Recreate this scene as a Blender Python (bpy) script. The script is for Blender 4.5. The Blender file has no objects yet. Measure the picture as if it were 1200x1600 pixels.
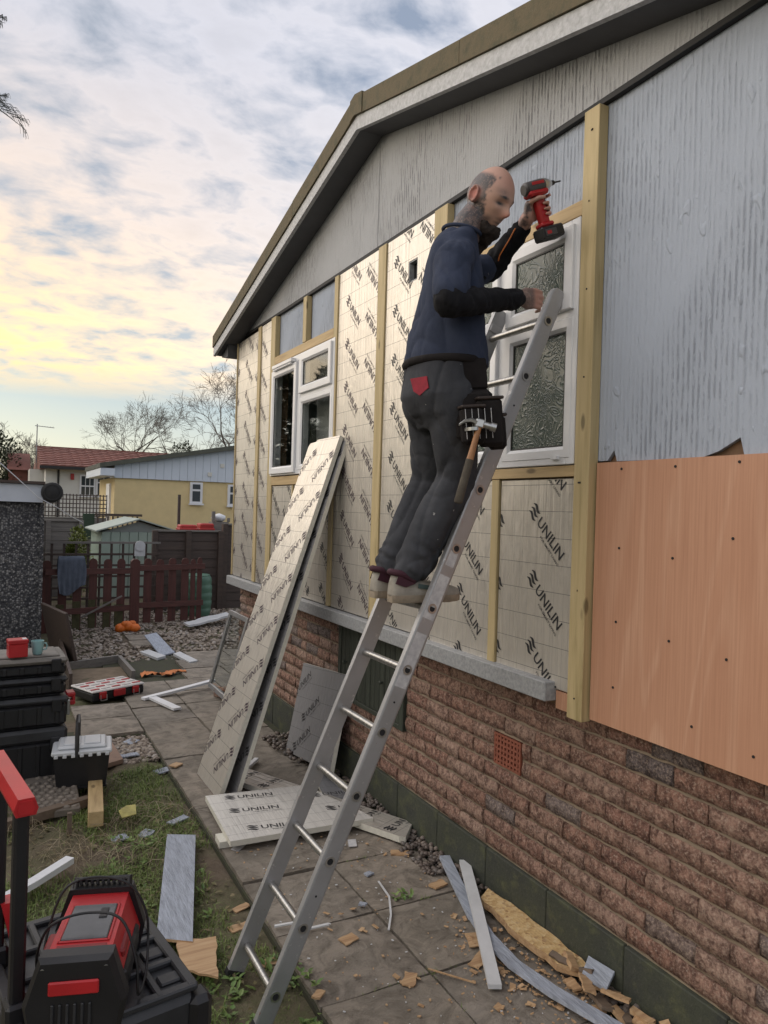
import bpy, bmesh, math, random
from mathutils import Vector, Matrix, Euler, Quaternion, noise
R = math.radians
random.seed(7)
scene = bpy.context.scene
col = scene.collection
# ------------------------------------------------------------------ camera
cam_d = bpy.data.cameras.new('camera'); cam = bpy.data.objects.new('camera', cam_d); col.objects.link(cam)
cam_d.sensor_fit = 'VERTICAL'; cam_d.sensor_height = 24.0; cam_d.lens = 24.0*1150/1600
cam_d.clip_start = 0.05; cam_d.clip_end = 2000
cam.matrix_world = Matrix.Translation((-2.1, 0, 1.85)) @ (Matrix.Rotation(R(-27.7), 4, 'Z') @ Matrix.Rotation(R(89.8), 4, 'X') @ Matrix.Rotation(R(1.7), 4, 'Z'))
scene.camera = cam
scene.render.resolution_x = 768; scene.render.resolution_y = 1024
scene.render.engine = 'CYCLES'
# ------------------------------------------------------------------ light
SUN_AZ = 62.0      # degrees from +Y (along the wall) towards -X
SUN_EL = 17.0
sd = bpy.data.lights.new('sun', 'SUN'); sun = bpy.data.objects.new('sun', sd); col.objects.link(sun)
sd.energy = 1.5; sd.angle = R(105); sd.color = (1.0, 0.92, 0.82)
_to = Vector((-math.sin(R(SUN_AZ))*math.cos(R(SUN_EL)), math.cos(R(SUN_AZ))*math.cos(R(SUN_EL)), math.sin(R(SUN_EL))))
sun.rotation_euler = _to.to_track_quat('Z', 'Y').to_euler(); sun.location = (0, 0, 30)
scene.view_settings.view_transform = 'Standard'; scene.view_settings.look = 'None'
scene.view_settings.gamma = 1.0; scene.view_settings.use_curve_mapping = False
scene.view_settings.exposure = 1.02

def nn(nt, typ, **kw):
    n = nt.nodes.new(typ)
    for k, v in kw.items():
        if k.startswith('i_'):
            key = k[2:]
            key = int(key) if key.isdigit() else key.replace('_', ' ')
            n.inputs[key].default_value = v
        else: setattr(n, k, v)
    return n
def ln(nt, a, b): nt.links.new(a, b)
def ramp(nt, fac, stops, interp='LINEAR'):
    n = nt.nodes.new('ShaderNodeValToRGB'); e = n.color_ramp.elements; n.color_ramp.interpolation = interp
    while len(e) < len(stops): e.new(0.5)
    for el, (p, c) in zip(e, stops):
        el.position = p; el.color = (c, c, c, 1) if isinstance(c, (int, float)) else (*c[:3], 1)
    if fac is not None: ln(nt, fac, n.inputs[0])
    return n.outputs[0]
def mth(nt, op, a, b=None, c=None):
    n = nt.nodes.new('ShaderNodeMath'); n.operation = op
    for i, v in enumerate((a, b, c)):
        if v is None: continue
        if isinstance(v, (int, float)): n.inputs[i].default_value = v
        else: ln(nt, v, n.inputs[i])
    return n.outputs[0]
def mixc(nt, fac, a, b, typ='MIX'):
    n = nt.nodes.new('ShaderNodeMix'); n.data_type = 'RGBA'; n.blend_type = typ
    for i, v in ((0, fac), (6, a), (7, b)):
        if isinstance(v, (int, float)): n.inputs[i].default_value = v
        elif isinstance(v, (tuple, list)): n.inputs[i].default_value = (*v[:3], 1)
        else: ln(nt, v, n.inputs[i])
    return n.outputs[2]
# ------------------------------------------------------------------ sky
world = bpy.data.worlds.new('World'); scene.world = world; world.use_nodes = True
nt = world.node_tree; nt.nodes.clear()
out = nn(nt, 'ShaderNodeOutputWorld')
sky = nn(nt, 'ShaderNodeTexSky', sky_type='NISHITA', sun_disc=False, sun_elevation=R(SUN_EL), sun_rotation=R(-SUN_AZ), dust_density=0.4, air_density=1.0, ozone_density=2.0)
bg1 = nn(nt, 'ShaderNodeBackground', i_Strength=0.072); pass
tc = nn(nt, 'ShaderNodeTexCoord')
sep = nn(nt, 'ShaderNodeSeparateXYZ'); ln(nt, tc.outputs['Generated'], sep.inputs[0])
zz = mth(nt, 'MAXIMUM', sep.outputs[2], 0.0)
den = mth(nt, 'ADD', zz, 0.22)
cx = mth(nt, 'DIVIDE', sep.outputs[0], den); cy = mth(nt, 'DIVIDE', sep.outputs[1], den)
cmb = nn(nt, 'ShaderNodeCombineXYZ'); ln(nt, cx, cmb.inputs[0]); ln(nt, cy, cmb.inputs[1])
mp = nn(nt, 'ShaderNodeMapping'); mp.inputs['Rotation'].default_value = (0, 0, R(38)); mp.inputs['Scale'].default_value = (2.7, 3.7, 1); ln(nt, cmb.outputs[0], mp.inputs[0])
n1 = nn(nt, 'ShaderNodeTexNoise', i_Scale=2.3, i_Detail=7.0, i_Roughness=0.55, i_Distortion=0.35); ln(nt, mp.outputs[0], n1.inputs[0])
n2 = nn(nt, 'ShaderNodeTexNoise', i_Scale=0.6, i_Detail=3.0, i_Roughness=0.5); ln(nt, mp.outputs[0], n2.inputs[0])
n3 = nn(nt, 'ShaderNodeTexNoise', i_Scale=5.2, i_Detail=5.0, i_Roughness=0.55, i_Distortion=0.3); ln(nt, mp.outputs[0], n3.inputs[0])
dens = mth(nt, 'ADD', mth(nt, 'MULTIPLY', n1.outputs[0], 0.62), mth(nt, 'ADD', mth(nt, 'MULTIPLY', n2.outputs[0], 0.28), mth(nt, 'MULTIPLY', n3.outputs[0], 0.22)))
mask = ramp(nt, dens, [(0.43, 0.12), (0.60, 1.0)])
mask = mth(nt, 'MULTIPLY', mask, ramp(nt, zz, [(0.125, 0.0), (0.17, 1.0)]))
# cloud colour: warm near the low sun, pale lilac grey overhead
az = mth(nt, 'ADD', mth(nt, 'MULTIPLY', sep.outputs[0], -math.sin(R(SUN_AZ))), mth(nt, 'MULTIPLY', sep.outputs[1], math.cos(R(SUN_AZ))))
near = ramp(nt, az, [(-0.1, 0.0), (0.5, 1.0)])
lowc = ramp(nt, zz, [(0.10, (1.08, 0.70, 0.20)), (0.20, (1.05, 0.72, 0.34)), (0.34, (0.74, 0.60, 0.49)), (0.52, (0.50, 0.50, 0.55))])
farc = ramp(nt, zz, [(0.1, (0.78, 0.72, 0.68)), (0.5, (0.56, 0.56, 0.61))])
ccol = mixc(nt, near, farc, lowc)
thick = ramp(nt, dens, [(0.50, 1.0), (0.72, 0.87)])
ccol = mixc(nt, 1.0, ccol, thick, 'MULTIPLY')
bg2 = nn(nt, 'ShaderNodeBackground', i_Strength=0.78); ln(nt, ccol, bg2.inputs[0])
warm = mixc(nt, near, (5.0, 5.4, 6.0), (8.4, 7.2, 4.9))
hz = mixc(nt, ramp(nt, zz, [(0.0, 0.75), (0.14, 0.30), (0.3, 0.22)]), sky.outputs[0], warm); ln(nt, hz, bg1.inputs[0])
msh = nn(nt, 'ShaderNodeMixShader'); ln(nt, mth(nt, 'MULTIPLY', mask, 0.92), msh.inputs[0]); ln(nt, bg1.outputs[0], msh.inputs[1]); ln(nt, bg2.outputs[0], msh.inputs[2])
ln(nt, msh.outputs[0], out.inputs[0])

# ------------------------------------------------------------------ mesh helpers
WPOS = {}
class MB:
    def __init__(s): s.v = []; s.f = []; s.fm = []
    def add(s, vs, fs, m=0):
        o = len(s.v); s.v += [tuple(v) for v in vs]
        s.f += [tuple(i+o for i in f) for f in fs]; s.fm += [m]*len(fs); return s
    def box(s, lo, hi, m=0, mat=None):
        x0, y0, z0 = lo; x1, y1, z1 = hi
        vs = [Vector(p) for p in ((x0,y0,z0),(x1,y0,z0),(x1,y1,z0),(x0,y1,z0),(x0,y0,z1),(x1,y0,z1),(x1,y1,z1),(x0,y1,z1))]
        if mat: vs = [mat @ v for v in vs]
        return s.add(vs, [(0,3,2,1),(4,5,6,7),(0,1,5,4),(1,2,6,5),(2,3,7,6),(3,0,4,7)], m)
    def bbox(s, lo, hi, b, m=0, mat=None):
        """box with chamfered edges"""
        lo = Vector(lo); hi = Vector(hi); c = (lo+hi)/2; h = (hi-lo)/2
        b = min(b, h.x*0.9, h.y*0.9, h.z*0.9)
        bm = bmesh.new(); bmesh.ops.create_cube(bm, size=1.0)
        for v in bm.verts: v.co = Vector((v.co.x*2*h.x, v.co.y*2*h.y, v.co.z*2*h.z))+c
        bmesh.ops.bevel(bm, geom=list(bm.edges), offset=b, segments=1, affect='EDGES')
        bm.verts.index_update()
        vs = [v.co.copy() for v in bm.verts]; fs = [[v.index for v in f.verts] for f in bm.faces]; bm.free()
        if mat: vs = [mat @ v for v in vs]
        return s.add(vs, fs, m)
    def prism(s, poly, d, m=0, mat=None):
        """poly: list of 3D points (planar), d: extrusion vector"""
        d = Vector(d); n = len(poly); a = [Vector(p) for p in poly]; b = [p+d for p in a]
        vs = a+b
        if mat: vs = [mat @ v for v in vs]
        fs = [tuple(range(n-1, -1, -1)), tuple(range(n, 2*n))] + [(i, (i+1) % n, n+(i+1) % n, n+i) for i in range(n)]
        return s.add(vs, fs, m)
    def tube(s, pts, rad, seg=8, m=0, cap=True, closed=False):
        pts = [Vector(p) for p in pts]; n = len(pts)
        if not isinstance(rad, (list, tuple)): rad = [rad]*n
        rings = []; prev = None
        for i, p in enumerate(pts):
            if i == 0: t = pts[1]-pts[0]
            elif i == n-1: t = pts[-1]-pts[-2]
            else: t = (pts[i+1]-pts[i]).normalized()+(pts[i]-pts[i-1]).normalized()
            if t.length < 1e-9: t = Vector((0, 0, 1))
            t.normalize()
            if prev is None:
                u = t.orthogonal().normalized()
            else:
                u = prev - t*prev.dot(t)
                u = u.normalized() if u.length > 1e-6 else t.orthogonal().normalized()
            prev = u; w = t.cross(u)
            rings.append([p+(u*math.cos(2*math.pi*k/seg)+w*math.sin(2*math.pi*k/seg))*rad[i] for k in range(seg)])
        vs = [v for r in rings for v in r]; fs = []
        for i in range(n-1):
            for k in range(seg):
                k2 = (k+1) % seg; fs.append((i*seg+k, i*seg+k2, (i+1)*seg+k2, (i+1)*seg+k))
        if cap: fs.append(tuple(range(seg-1, -1, -1))); fs.append(tuple((n-1)*seg+k for k in range(seg)))
        return s.add(vs, fs, m)
    def cyl(s, a, b, r, seg=16, m=0, r2=None): return s.tube([a, b], [r, r if r2 is None else r2], seg, m)
    def ring(s, c, axis, ro, ri, h, seg=20, m=0):
        axis = Vector(axis).normalized(); u = axis.orthogonal().normalized(); w = axis.cross(u); c = Vector(c)
        vs = []
        for (r, z) in ((ro, 0), (ro, h), (ri, h), (ri, 0)):
            vs += [c+axis*z+(u*math.cos(2*math.pi*k/seg)+w*math.sin(2*math.pi*k/seg))*r for k in range(seg)]
        fs = []
        for j in range(4):
            j2 = (j+1) % 4
            for k in range(seg): fs.append((j*seg+k, j*seg+(k+1) % seg, j2*seg+(k+1) % seg, j2*seg+k))
        return s.add(vs, fs, m)
    def lathe(s, prof, seg=16, m=0, mat=None, cap=True):
        vs = []; n = len(prof)
        for (r, z) in prof: vs += [Vector((r*math.cos(2*math.pi*k/seg), r*math.sin(2*math.pi*k/seg), z)) for k in range(seg)]
        fs = [(i*seg+k, i*seg+(k+1) % seg, (i+1)*seg+(k+1) % seg, (i+1)*seg+k) for i in range(n-1) for k in range(seg)]
        if cap: fs.append(tuple(range(seg-1, -1, -1))); fs.append(tuple((n-1)*seg+k for k in range(seg)))
        if mat: vs = [mat @ v for v in vs]
        return s.add(vs, fs, m)
    def ico(s, c, r, sub=2, m=0, mat=None, jit=0.0):
        bm = bmesh.new(); bmesh.ops.create_icosphere(bm, subdivisions=sub, radius=1.0)
        r = Vector((r, r, r)) if isinstance(r, (int, float)) else Vector(r); bm.verts.index_update()
        vs = []
        for v in bm.verts:
            k = 1+jit*random.uniform(-1, 1); vs.append(Vector((v.co.x*r.x, v.co.y*r.y, v.co.z*r.z))*k)
        fs = [[v.index for v in f.verts] for f in bm.faces]; bm.free()
        vs = [(mat @ v if mat else v)+Vector(c) for v in vs]
        return s.add(vs, fs, m)
    def mesh(s, name, mats, smooth=False):
        me = bpy.data.meshes.new(name); me.from_pydata([tuple(v) for v in s.v], [], s.f)
        for mt in (mats if isinstance(mats, (list, tuple)) else [mats]): me.materials.append(mt)
        if any(s.fm): me.polygons.foreach_set('material_index', s.fm)
        if smooth: me.polygons.foreach_set('use_smooth', [True]*len(me.polygons))
        me.update(); return me
    def build(s, name, mats, parent=None, smooth=False, world=False, bottom=False):
        """world=True: verts are world coords; the origin is moved to the centre (or the base) of the piece"""
        c = Vector((0, 0, 0))
        if world:
            n = len(s.v)
            lo = Vector([min(v[i] for v in s.v) for i in range(3)]); hi = Vector([max(v[i] for v in s.v) for i in range(3)])
            c = (lo+hi)/2
            if bottom: c.z = lo.z
            s.v = [(v[0]-c.x, v[1]-c.y, v[2]-c.z) for v in s.v]
        o = link(name, s.mesh(name, mats, smooth), parent, c if world else None)
        if smooth == 'auto' or smooth is True: pass
        return o
def link(name, me, parent=None, wpos=None, loc=None, rot=None):
    o = bpy.data.objects.new(name, me); col.objects.link(o)
    if parent is not None: o.parent = parent
    if wpos is not None:
        w = Vector(wpos); o.location = w-(WPOS.get(parent.name, Vector((0, 0, 0))) if parent is not None else Vector((0, 0, 0)))
        WPOS[o.name] = w
    if loc is not None: o.location = loc
    if rot is not None: o.rotation_euler = rot
    return o
def tag(o, label, cat, group=None, kind=None):
    if label: o['label'] = label
    if cat: o['category'] = cat
    if group: o['group'] = group
    if kind: o['kind'] = kind
    return o
def thing(name, label, cat, loc=(0, 0, 0), rot=None, group=None):
    o = bpy.data.objects.new(name, None); col.objects.link(o); o.empty_display_size = 0.1
    o.location = loc; WPOS[o.name] = Vector(loc)
    if rot is not None: o.rotation_euler = rot
    return tag(o, label, cat, group)
def structure(o): o['kind'] = 'structure'; return o
def copy_tree(o, parent=None):
    c = o.copy(); col.objects.link(c)
    if parent is not None: c.parent = parent
    for ch in list(o.children): copy_tree(ch, c)
    return c
def bake(o):
    """turn an object with modifiers into a plain mesh (no operators)"""
    dg = bpy.context.evaluated_depsgraph_get(); dg.update()
    me = bpy.data.meshes.new_from_object(o.evaluated_get(dg)); old = o.data
    o.modifiers.clear(); o.data = me
    if old.users == 0: bpy.data.meshes.remove(old)
    return o
def sm(o, angle=None):
    me = o.data; me.polygons.foreach_set('use_smooth', [True]*len(me.polygons))
    if angle: me.set_sharp_from_angle(angle=R(angle))
    me.update(); return o

# ------------------------------------------------------------------ materials
MT = {}
def M(name, base=(0.5, 0.5, 0.5), rough=0.6, metal=0.0, var=0.0, vscale=8.0, bump=0.0, bscale=60.0, bdist=0.002, spec=None, objvar=0.0, stretch=None, col2=None, detail=4.0):
    """general procedural surface: noise between base and col2 (or darker base), noise bump, per-object value shift"""
    m = bpy.data.materials.new(name); m.use_nodes = True; nt = m.node_tree
    b = nt.nodes['Principled BSDF']; b.inputs['Roughness'].default_value = rough; b.inputs['Metallic'].default_value = metal
    if spec is not None: b.inputs['Specular IOR Level'].default_value = spec
    tc = nn(nt, 'ShaderNodeTexCoord'); oi = nn(nt, 'ShaderNodeObjectInfo')
    vec = nn(nt, 'ShaderNodeVectorMath', operation='MULTIPLY_ADD')
    ln(nt, tc.outputs['Object'], vec.inputs[0]); vec.inputs[1].default_value = stretch or (1, 1, 1)
    off = nn(nt, 'ShaderNodeVectorMath', operation='SCALE'); off.inputs[0].default_value = (17.3, 31.7, 11.1); ln(nt, oi.outputs['Random'], off.inputs['Scale'])
    ln(nt, off.outputs[0], vec.inputs[2])
    V = vec.outputs[0]
    c = None
    if var > 0 or col2 is not None:
        n = nn(nt, 'ShaderNodeTexNoise', i_Scale=vscale, i_Detail=detail, i_Roughness=0.6); ln(nt, V, n.inputs[0])
        c2 = col2 or tuple(x*(1-var) for x in base)
        c = ramp(nt, n.outputs[0], [(0.32, base), (0.68, c2)])
    if objvar > 0:
        hs = nn(nt, 'ShaderNodeHueSaturation')
        if c is not None: ln(nt, c, hs.inputs['Color'])
        else: hs.inputs['Color'].default_value = (*base, 1)
        mr = mth(nt, 'MULTIPLY_ADD', oi.outputs['Random'], 2*objvar, 1-objvar); ln(nt, mr, hs.inputs['Value']); c = hs.outputs[0]
    if c is not None: ln(nt, c, b.inputs['Base Color'])
    else: b.inputs['Base Color'].default_value = (*base, 1)
    if bump > 0:
        n = nn(nt, 'ShaderNodeTexNoise', i_Scale=bscale, i_Detail=5.0, i_Roughness=0.6); ln(nt, V, n.inputs[0])
        bp = nn(nt, 'ShaderNodeBump', i_Strength=bump, i_Distance=bdist); ln(nt, n.outputs[0], bp.inputs['Height']); ln(nt, bp.outputs[0], b.inputs['Normal'])
    m['_v'] = 0; del m['_v']
    MT[name] = m; return m
def new_mat(name):
    m = bpy.data.materials.new(name); m.use_nodes = True; MT[name] = m
    return m, m.node_tree, m.node_tree.nodes['Principled BSDF']
def objvec(nt, scale=(1, 1, 1), rot=(0, 0, 0), rnd=True):
    tc = nn(nt, 'ShaderNodeTexCoord'); mp = nn(nt, 'ShaderNodeMapping'); mp.inputs['Scale'].default_value = scale; mp.inputs['Rotation'].default_value = rot
    ln(nt, tc.outputs['Object'], mp.inputs[0])
    if rnd:
        oi = nn(nt, 'ShaderNodeObjectInfo'); off = nn(nt, 'ShaderNodeVectorMath', operation='SCALE'); off.inputs[0].default_value = (17.3, 31.7, 11.1)
        ln(nt, oi.outputs['Random'], off.inputs['Scale']); ln(nt, off.outputs[0], mp.inputs['Location'])
    return mp.outputs[0]
def tex(nt, vec, scale, detail=4.0, rough=0.6, dist=0.0):
    n = nn(nt, 'ShaderNodeTexNoise', i_Scale=scale, i_Detail=detail, i_Roughness=rough, i_Distortion=dist); ln(nt, vec, n.inputs[0]); return n.outputs[0]
def bump(nt, b, h, strength, dist, prev=None):
    bp = nn(nt, 'ShaderNodeBump', i_Strength=strength, i_Distance=dist); ln(nt, h, bp.inputs['Height'])
    if prev is not None: ln(nt, prev, bp.inputs['Normal'])
    ln(nt, bp.outputs[0], b.inputs['Normal']); return bp.outputs[0]

# grey rendered cladding board: vertical combed ribs, drips, grime in the grooves
def render_mat(name, base, rib, dirt0=0.12):
    m, nt, b = new_mat(name)
    v = objvec(nt, rnd=False)
    sp = nn(nt, 'ShaderNodeSeparateXYZ'); ln(nt, v, sp.inputs[0])
    wob = tex(nt, objvec(nt, (1, 3, 1.6), rnd=False), 1.6, 3)
    ph = mth(nt, 'MULTIPLY_ADD', wob, 5.0, mth(nt, 'MULTIPLY', sp.outputs[1], 285.0))
    w = mth(nt, 'MULTIPLY_ADD', mth(nt, 'SINE', ph), 0.5, 0.5)
    brk = tex(nt, objvec(nt, (1, 40, 9), rnd=False), 1.0, 5, 0.7)        # ribs come and go
    patch = tex(nt, objvec(nt, (1, 1.2, 0.8), rnd=False), 1.3, 3)
    amt = mth(nt, 'MULTIPLY', ramp(nt, brk, [(0.40, 0.0), (0.58, 1.0)]), ramp(nt, patch, [(0.3, 0.15), (0.6, 1.0)]))
    rh = mth(nt, 'MULTIPLY', w, amt)
    fine = tex(nt, v, 160, 3, 0.7)
    drip = ramp(nt, tex(nt, objvec(nt, (1, 24, 9), rnd=False), 1.0, 2, 0.4, 0.6), [(0.66, 0.0), (0.72, 1.0)])
    h = mth(nt, 'ADD', mth(nt, 'ADD', mth(nt, 'MULTIPLY', rh, rib), mth(nt, 'MULTIPLY', fine, 0.35)), mth(nt, 'MULTIPLY', drip, 0.8))
    bump(nt, b, h, 0.7, 0.007)
    dirt = mth(nt, 'MULTIPLY', ramp(nt, rh, [(0.30, 0.0), (0.70, 1.0)]), ramp(nt, tex(nt, v, 1.7, 3), [(0.35, dirt0), (0.7, dirt0+0.45)]))
    c = mixc(nt, dirt, base, tuple(x*0.32 for x in base))
    c = mixc(nt, ramp(nt, tex(nt, v, 2.5, 4), [(0.3, 0.0), (0.75, 0.4)]), c, tuple(x*0.78 for x in base))
    ln(nt, c, b.inputs['Base Color']); b.inputs['Roughness'].default_value = 0.85; b.inputs['Specular IOR Level'].default_value = 0.2
    return m
render_mat('render_grey', (0.385, 0.43, 0.51), 0.9, 0.16)
render_mat('render_gable', (0.42, 0.43, 0.45), 1.3, 0.45)

# crinkled foil facing with a printed grid
def foil_mat(name, base, rough, crease, metal=0.92):
    m, nt, b = new_mat(name)
    tc = nn(nt, 'ShaderNodeTexCoord'); sp = nn(nt, 'ShaderNodeSeparateXYZ'); ln(nt, tc.outputs['Object'], sp.inputs[0])
    def lines(o, pitch, wd):
        f = mth(nt, 'FRACT', mth(nt, 'ADD', mth(nt, 'DIVIDE', o, pitch), 100.37)); return mth(nt, 'LESS_THAN', f, wd/pitch)
    gr = mth(nt, 'MAXIMUM', lines(sp.outputs[2], 0.113, 0.0022), mth(nt, 'MULTIPLY', lines(sp.outputs[1], 0.058, 0.0014), 0.45))
    tone = tex(nt, objvec(nt, (1, 5, 0.8)), 1.5, 4)
    c = mixc(nt, tone, base, tuple(x*0.86 for x in base))
    c = mixc(nt, mth(nt, 'MULTIPLY', gr, 0.75), c, (0.06, 0.06, 0.065)); ln(nt, c, b.inputs['Base Color'])
    b.inputs['Metallic'].default_value = metal
    rg = mth(nt, 'MULTIPLY_ADD', tex(nt, objvec(nt), 30, 3), 0.18, rough-0.09); rg = mth(nt, 'MAXIMUM', rg, mth(nt, 'MULTIPLY', gr, 0.6)); ln(nt, rg, b.inputs['Roughness'])
    vcre = ramp(nt, tex(nt, objvec(nt, (1, 46, 0.7)), 1.0, 3, 0.55), [(0.40, 0.0), (0.66, 1.0)])
    crk = tex(nt, objvec(nt, (1, 1.6, 1.0)), 38, 3, 0.6, 0.4)
    wav = tex(nt, objvec(nt, (1, 3.0, 1.0)), 4.5, 2)
    n1 = bump(nt, b, wav, 0.5, 0.014)
    n2 = bump(nt, b, vcre, crease, 0.0025, n1)
    bump(nt, b, crk, 0.45, 0.0016, n2)
    return m
foil_mat('foil', (0.69, 0.65, 0.585), 0.36, 1.0, 0.55)
foil_mat('foil_white', (0.66, 0.64, 0.60), 0.5, 0.3, 0.2)
foil_mat('foil_matt', (0.26, 0.26, 0.27), 0.55, 0.25, 0.3)

def wood_mat(name, a, c2, dark, along=2, scale=1.0, rough=0.62, knots=True):
    """straight grain running along the given local axis"""
    m, nt, b = new_mat(name)
    s = [26.0*scale]*3; s[along] = 1.6*scale
    g = tex(nt, objvec(nt, tuple(s)), 1.0, 5, 0.65, 0.5)
    c = ramp(nt, g, [(0.30, a), (0.52, c2), (0.72, dark)])
    big = tex(nt, objvec(nt), 3.0, 3); c = mixc(nt, ramp(nt, big, [(0.35, 0.0), (0.75, 0.55)]), c, c2)
    if knots:
        s2 = [9.0, 9.0, 9.0]; s2[along] = 3.2
        vo = nn(nt, 'ShaderNodeTexVoronoi', i_Scale=1.0); ln(nt, objvec(nt, tuple(s2)), vo.inputs[0])
        k = ramp(nt, vo.outputs['Distance'], [(0.07, 1.0), (0.13, 0.0)]); c = mixc(nt, mth(nt, 'MULTIPLY', k, 0.75), c, tuple(x*0.35 for x in dark))
    ln(nt, c, b.inputs['Base Color']); b.inputs['Roughness'].default_value = rough
    bump(nt, b, g, 0.3, 0.0015); return m
wood_mat('timber_v', (0.55, 0.44, 0.25), (0.45, 0.355, 0.185), (0.27, 0.21, 0.09), 2)
wood_mat('timber_h', (0.57, 0.42, 0.23), (0.47, 0.34, 0.17), (0.30, 0.20, 0.09), 1)
wood_mat('timber_x', (0.56, 0.43, 0.20), (0.47, 0.36, 0.15), (0.28, 0.24, 0.07), 0)
wood_mat('raw_wood', (0.56, 0.40, 0.24), (0.44, 0.28, 0.15), (0.25, 0.135, 0.07), 0, knots=False, scale=2.0)
wood_mat('old_wood', (0.20, 0.15, 0.11), (0.15, 0.11, 0.08), (0.07, 0.055, 0.04), 0)
wood_mat('grey_wood', (0.23, 0.21, 0.185), (0.18, 0.165, 0.15), (0.11, 0.10, 0.09), 0, knots=False)
wood_mat('fence_red', (0.115, 0.036, 0.028), (0.085, 0.028, 0.022), (0.05, 0.022, 0.018), 2, knots=False)
wood_mat('fence_dark', (0.085, 0.058, 0.045), (0.065, 0.045, 0.036), (0.04, 0.03, 0.025), 0, knots=False)

# plywood face: broad cathedral figure
m, nt, b = new_mat('plywood')
v = objvec(nt, (1, 2.6, 0.34), rnd=False)
fld = tex(nt, v, 1.3, 2, 0.45, 0.3)
rings = mth(nt, 'MULTIPLY_ADD', mth(nt, 'SINE', mth(nt, 'MULTIPLY', fld, 55.0)), 0.5, 0.5)
fib = tex(nt, objvec(nt, (1, 120, 2.5), rnd=False), 1.0, 4, 0.6)
c = mixc(nt, mth(nt, 'MULTIPLY', ramp(nt, rings, [(0.70, 0.0), (1.0, 1.0)]), 0.55), (0.50, 0.275, 0.175), (0.61, 0.385, 0.265))
c = mixc(nt, ramp(nt, fld, [(0.35, 0.0), (0.62, 0.5)]), c, (0.45, 0.235, 0.145))
c = mixc(nt, ramp(nt, fib, [(0.40, 0.0), (0.72, 0.75)]), c, (0.38, 0.185, 0.11)); ln(nt, c, b.inputs['Base Color'])
b.inputs['Roughness'].default_value = 0.55; bump(nt, b, fib, 0.15, 0.001)

# split-face brick: tone per brick, coarse broken face
m, nt, b = new_mat('brick')
oi = nn(nt, 'ShaderNodeObjectInfo'); v = objvec(nt)
tone = ramp(nt, oi.outputs['Random'], [(0.0, (0.39, 0.235, 0.175)), (0.3, (0.33, 0.175, 0.125)), (0.5, (0.43, 0.285, 0.22)), (0.7, (0.30, 0.15, 0.11)), (0.9, (0.38, 0.245, 0.185)), (0.96, (0.22, 0.18, 0.17)), (1.0, (0.17, 0.14, 0.14))])
sp1 = tex(nt, v, 30, 5, 0.7, 0.4); sp2 = tex(nt, v, 95, 4, 0.75)
c = mixc(nt, ramp(nt, sp1, [(0.42, 0.0), (0.60, 0.92)]), tone, mixc(nt, 1.0, tone, (0.30, 0.24, 0.23), 'MULTIPLY'))
c = mixc(nt, ramp(nt, sp2, [(0.50, 0.0), (0.70, 0.8)]), c, (0.56, 0.43, 0.34))
c = mixc(nt, ramp(nt, sp2, [(0.30, 0.7), (0.46, 0.0)]), c, (0.07, 0.04, 0.035))
ln(nt, c, b.inputs['Base Color']); b.inputs['Roughness'].default_value = 0.85
n1 = bump(nt, b, sp1, 1.0, 0.022); bump(nt, b, sp2, 1.0, 0.007, n1)
M('mortar', (0.30, 0.235, 0.17), 0.9, var=0.35, vscale=6, bump=0.6, bscale=140, bdist=0.003)
# damp concrete with moss
m, nt, b = new_mat('plinth')
v = objvec(nt); a1 = tex(nt, v, 5, 5); a2 = tex(nt, v, 70, 4, 0.7)
c = ramp(nt, a1, [(0.32, (0.036, 0.039, 0.034)), (0.55, (0.046, 0.052, 0.036)), (0.75, (0.030, 0.033, 0.030))])
c = mixc(nt, ramp(nt, tex(nt, v, 11, 5, 0.7), [(0.52, 0.0), (0.68, 0.8)]), c, (0.085, 0.092, 0.045)); c = mixc(nt, ramp(nt, a2, [(0.55, 0.0), (0.8, 0.5)]), c, (0.11, 0.11, 0.09)); c = mixc(nt, ramp(nt, a2, [(0.28, 0.8), (0.42, 0.0)]), c, (0.02, 0.022, 0.018))
ln(nt, c, b.inputs['Base Color']); b.inputs['Roughness'].default_value = 0.8; bump(nt, b, a2, 0.7, 0.004)
# mossy roof edge
m, nt, b = new_mat('moss_edge')
v = objvec(nt); a1 = tex(nt, v, 9, 5, 0.7); a2 = tex(nt, v, 120, 3, 0.7)
c = ramp(nt, a1, [(0.3, (0.085, 0.078, 0.045)), (0.5, (0.12, 0.095, 0.055)), (0.72, (0.06, 0.062, 0.035))])
c = mixc(nt, ramp(nt, a2, [(0.6, 0.0), (0.78, 0.6)]), c, (0.20, 0.19, 0.13)); ln(nt, c, b.inputs['Base Color'])
b.inputs['Roughness'].default_value = 0.9; bump(nt, b, a2, 0.7, 0.004)
# stippled paint of trims and fascia
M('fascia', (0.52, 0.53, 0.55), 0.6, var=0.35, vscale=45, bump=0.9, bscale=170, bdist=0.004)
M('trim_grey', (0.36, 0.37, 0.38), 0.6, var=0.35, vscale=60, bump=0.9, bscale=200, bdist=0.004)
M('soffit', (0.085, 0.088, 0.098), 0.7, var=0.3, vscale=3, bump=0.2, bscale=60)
M('black_gap', (0.012, 0.012, 0.014), 0.7)
M('ink', (0.022, 0.022, 0.025), 0.5)
M('ink_purple', (0.065, 0.045, 0.055), 0.5)
M('upvc', (0.74, 0.75, 0.77), 0.32, var=0.10, vscale=3, bump=0.04, bscale=20)
M('seal', (0.012, 0.012, 0.013), 0.5)
M('dark_room', (0.02, 0.02, 0.022), 0.9)
M('blind', (0.22, 0.22, 0.215), 0.8, bump=0.1, bscale=300)
M('curtain', (0.05, 0.055, 0.045), 0.8, var=0.3, vscale=6)
m, nt, b = new_mat('glass_clear')
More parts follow.
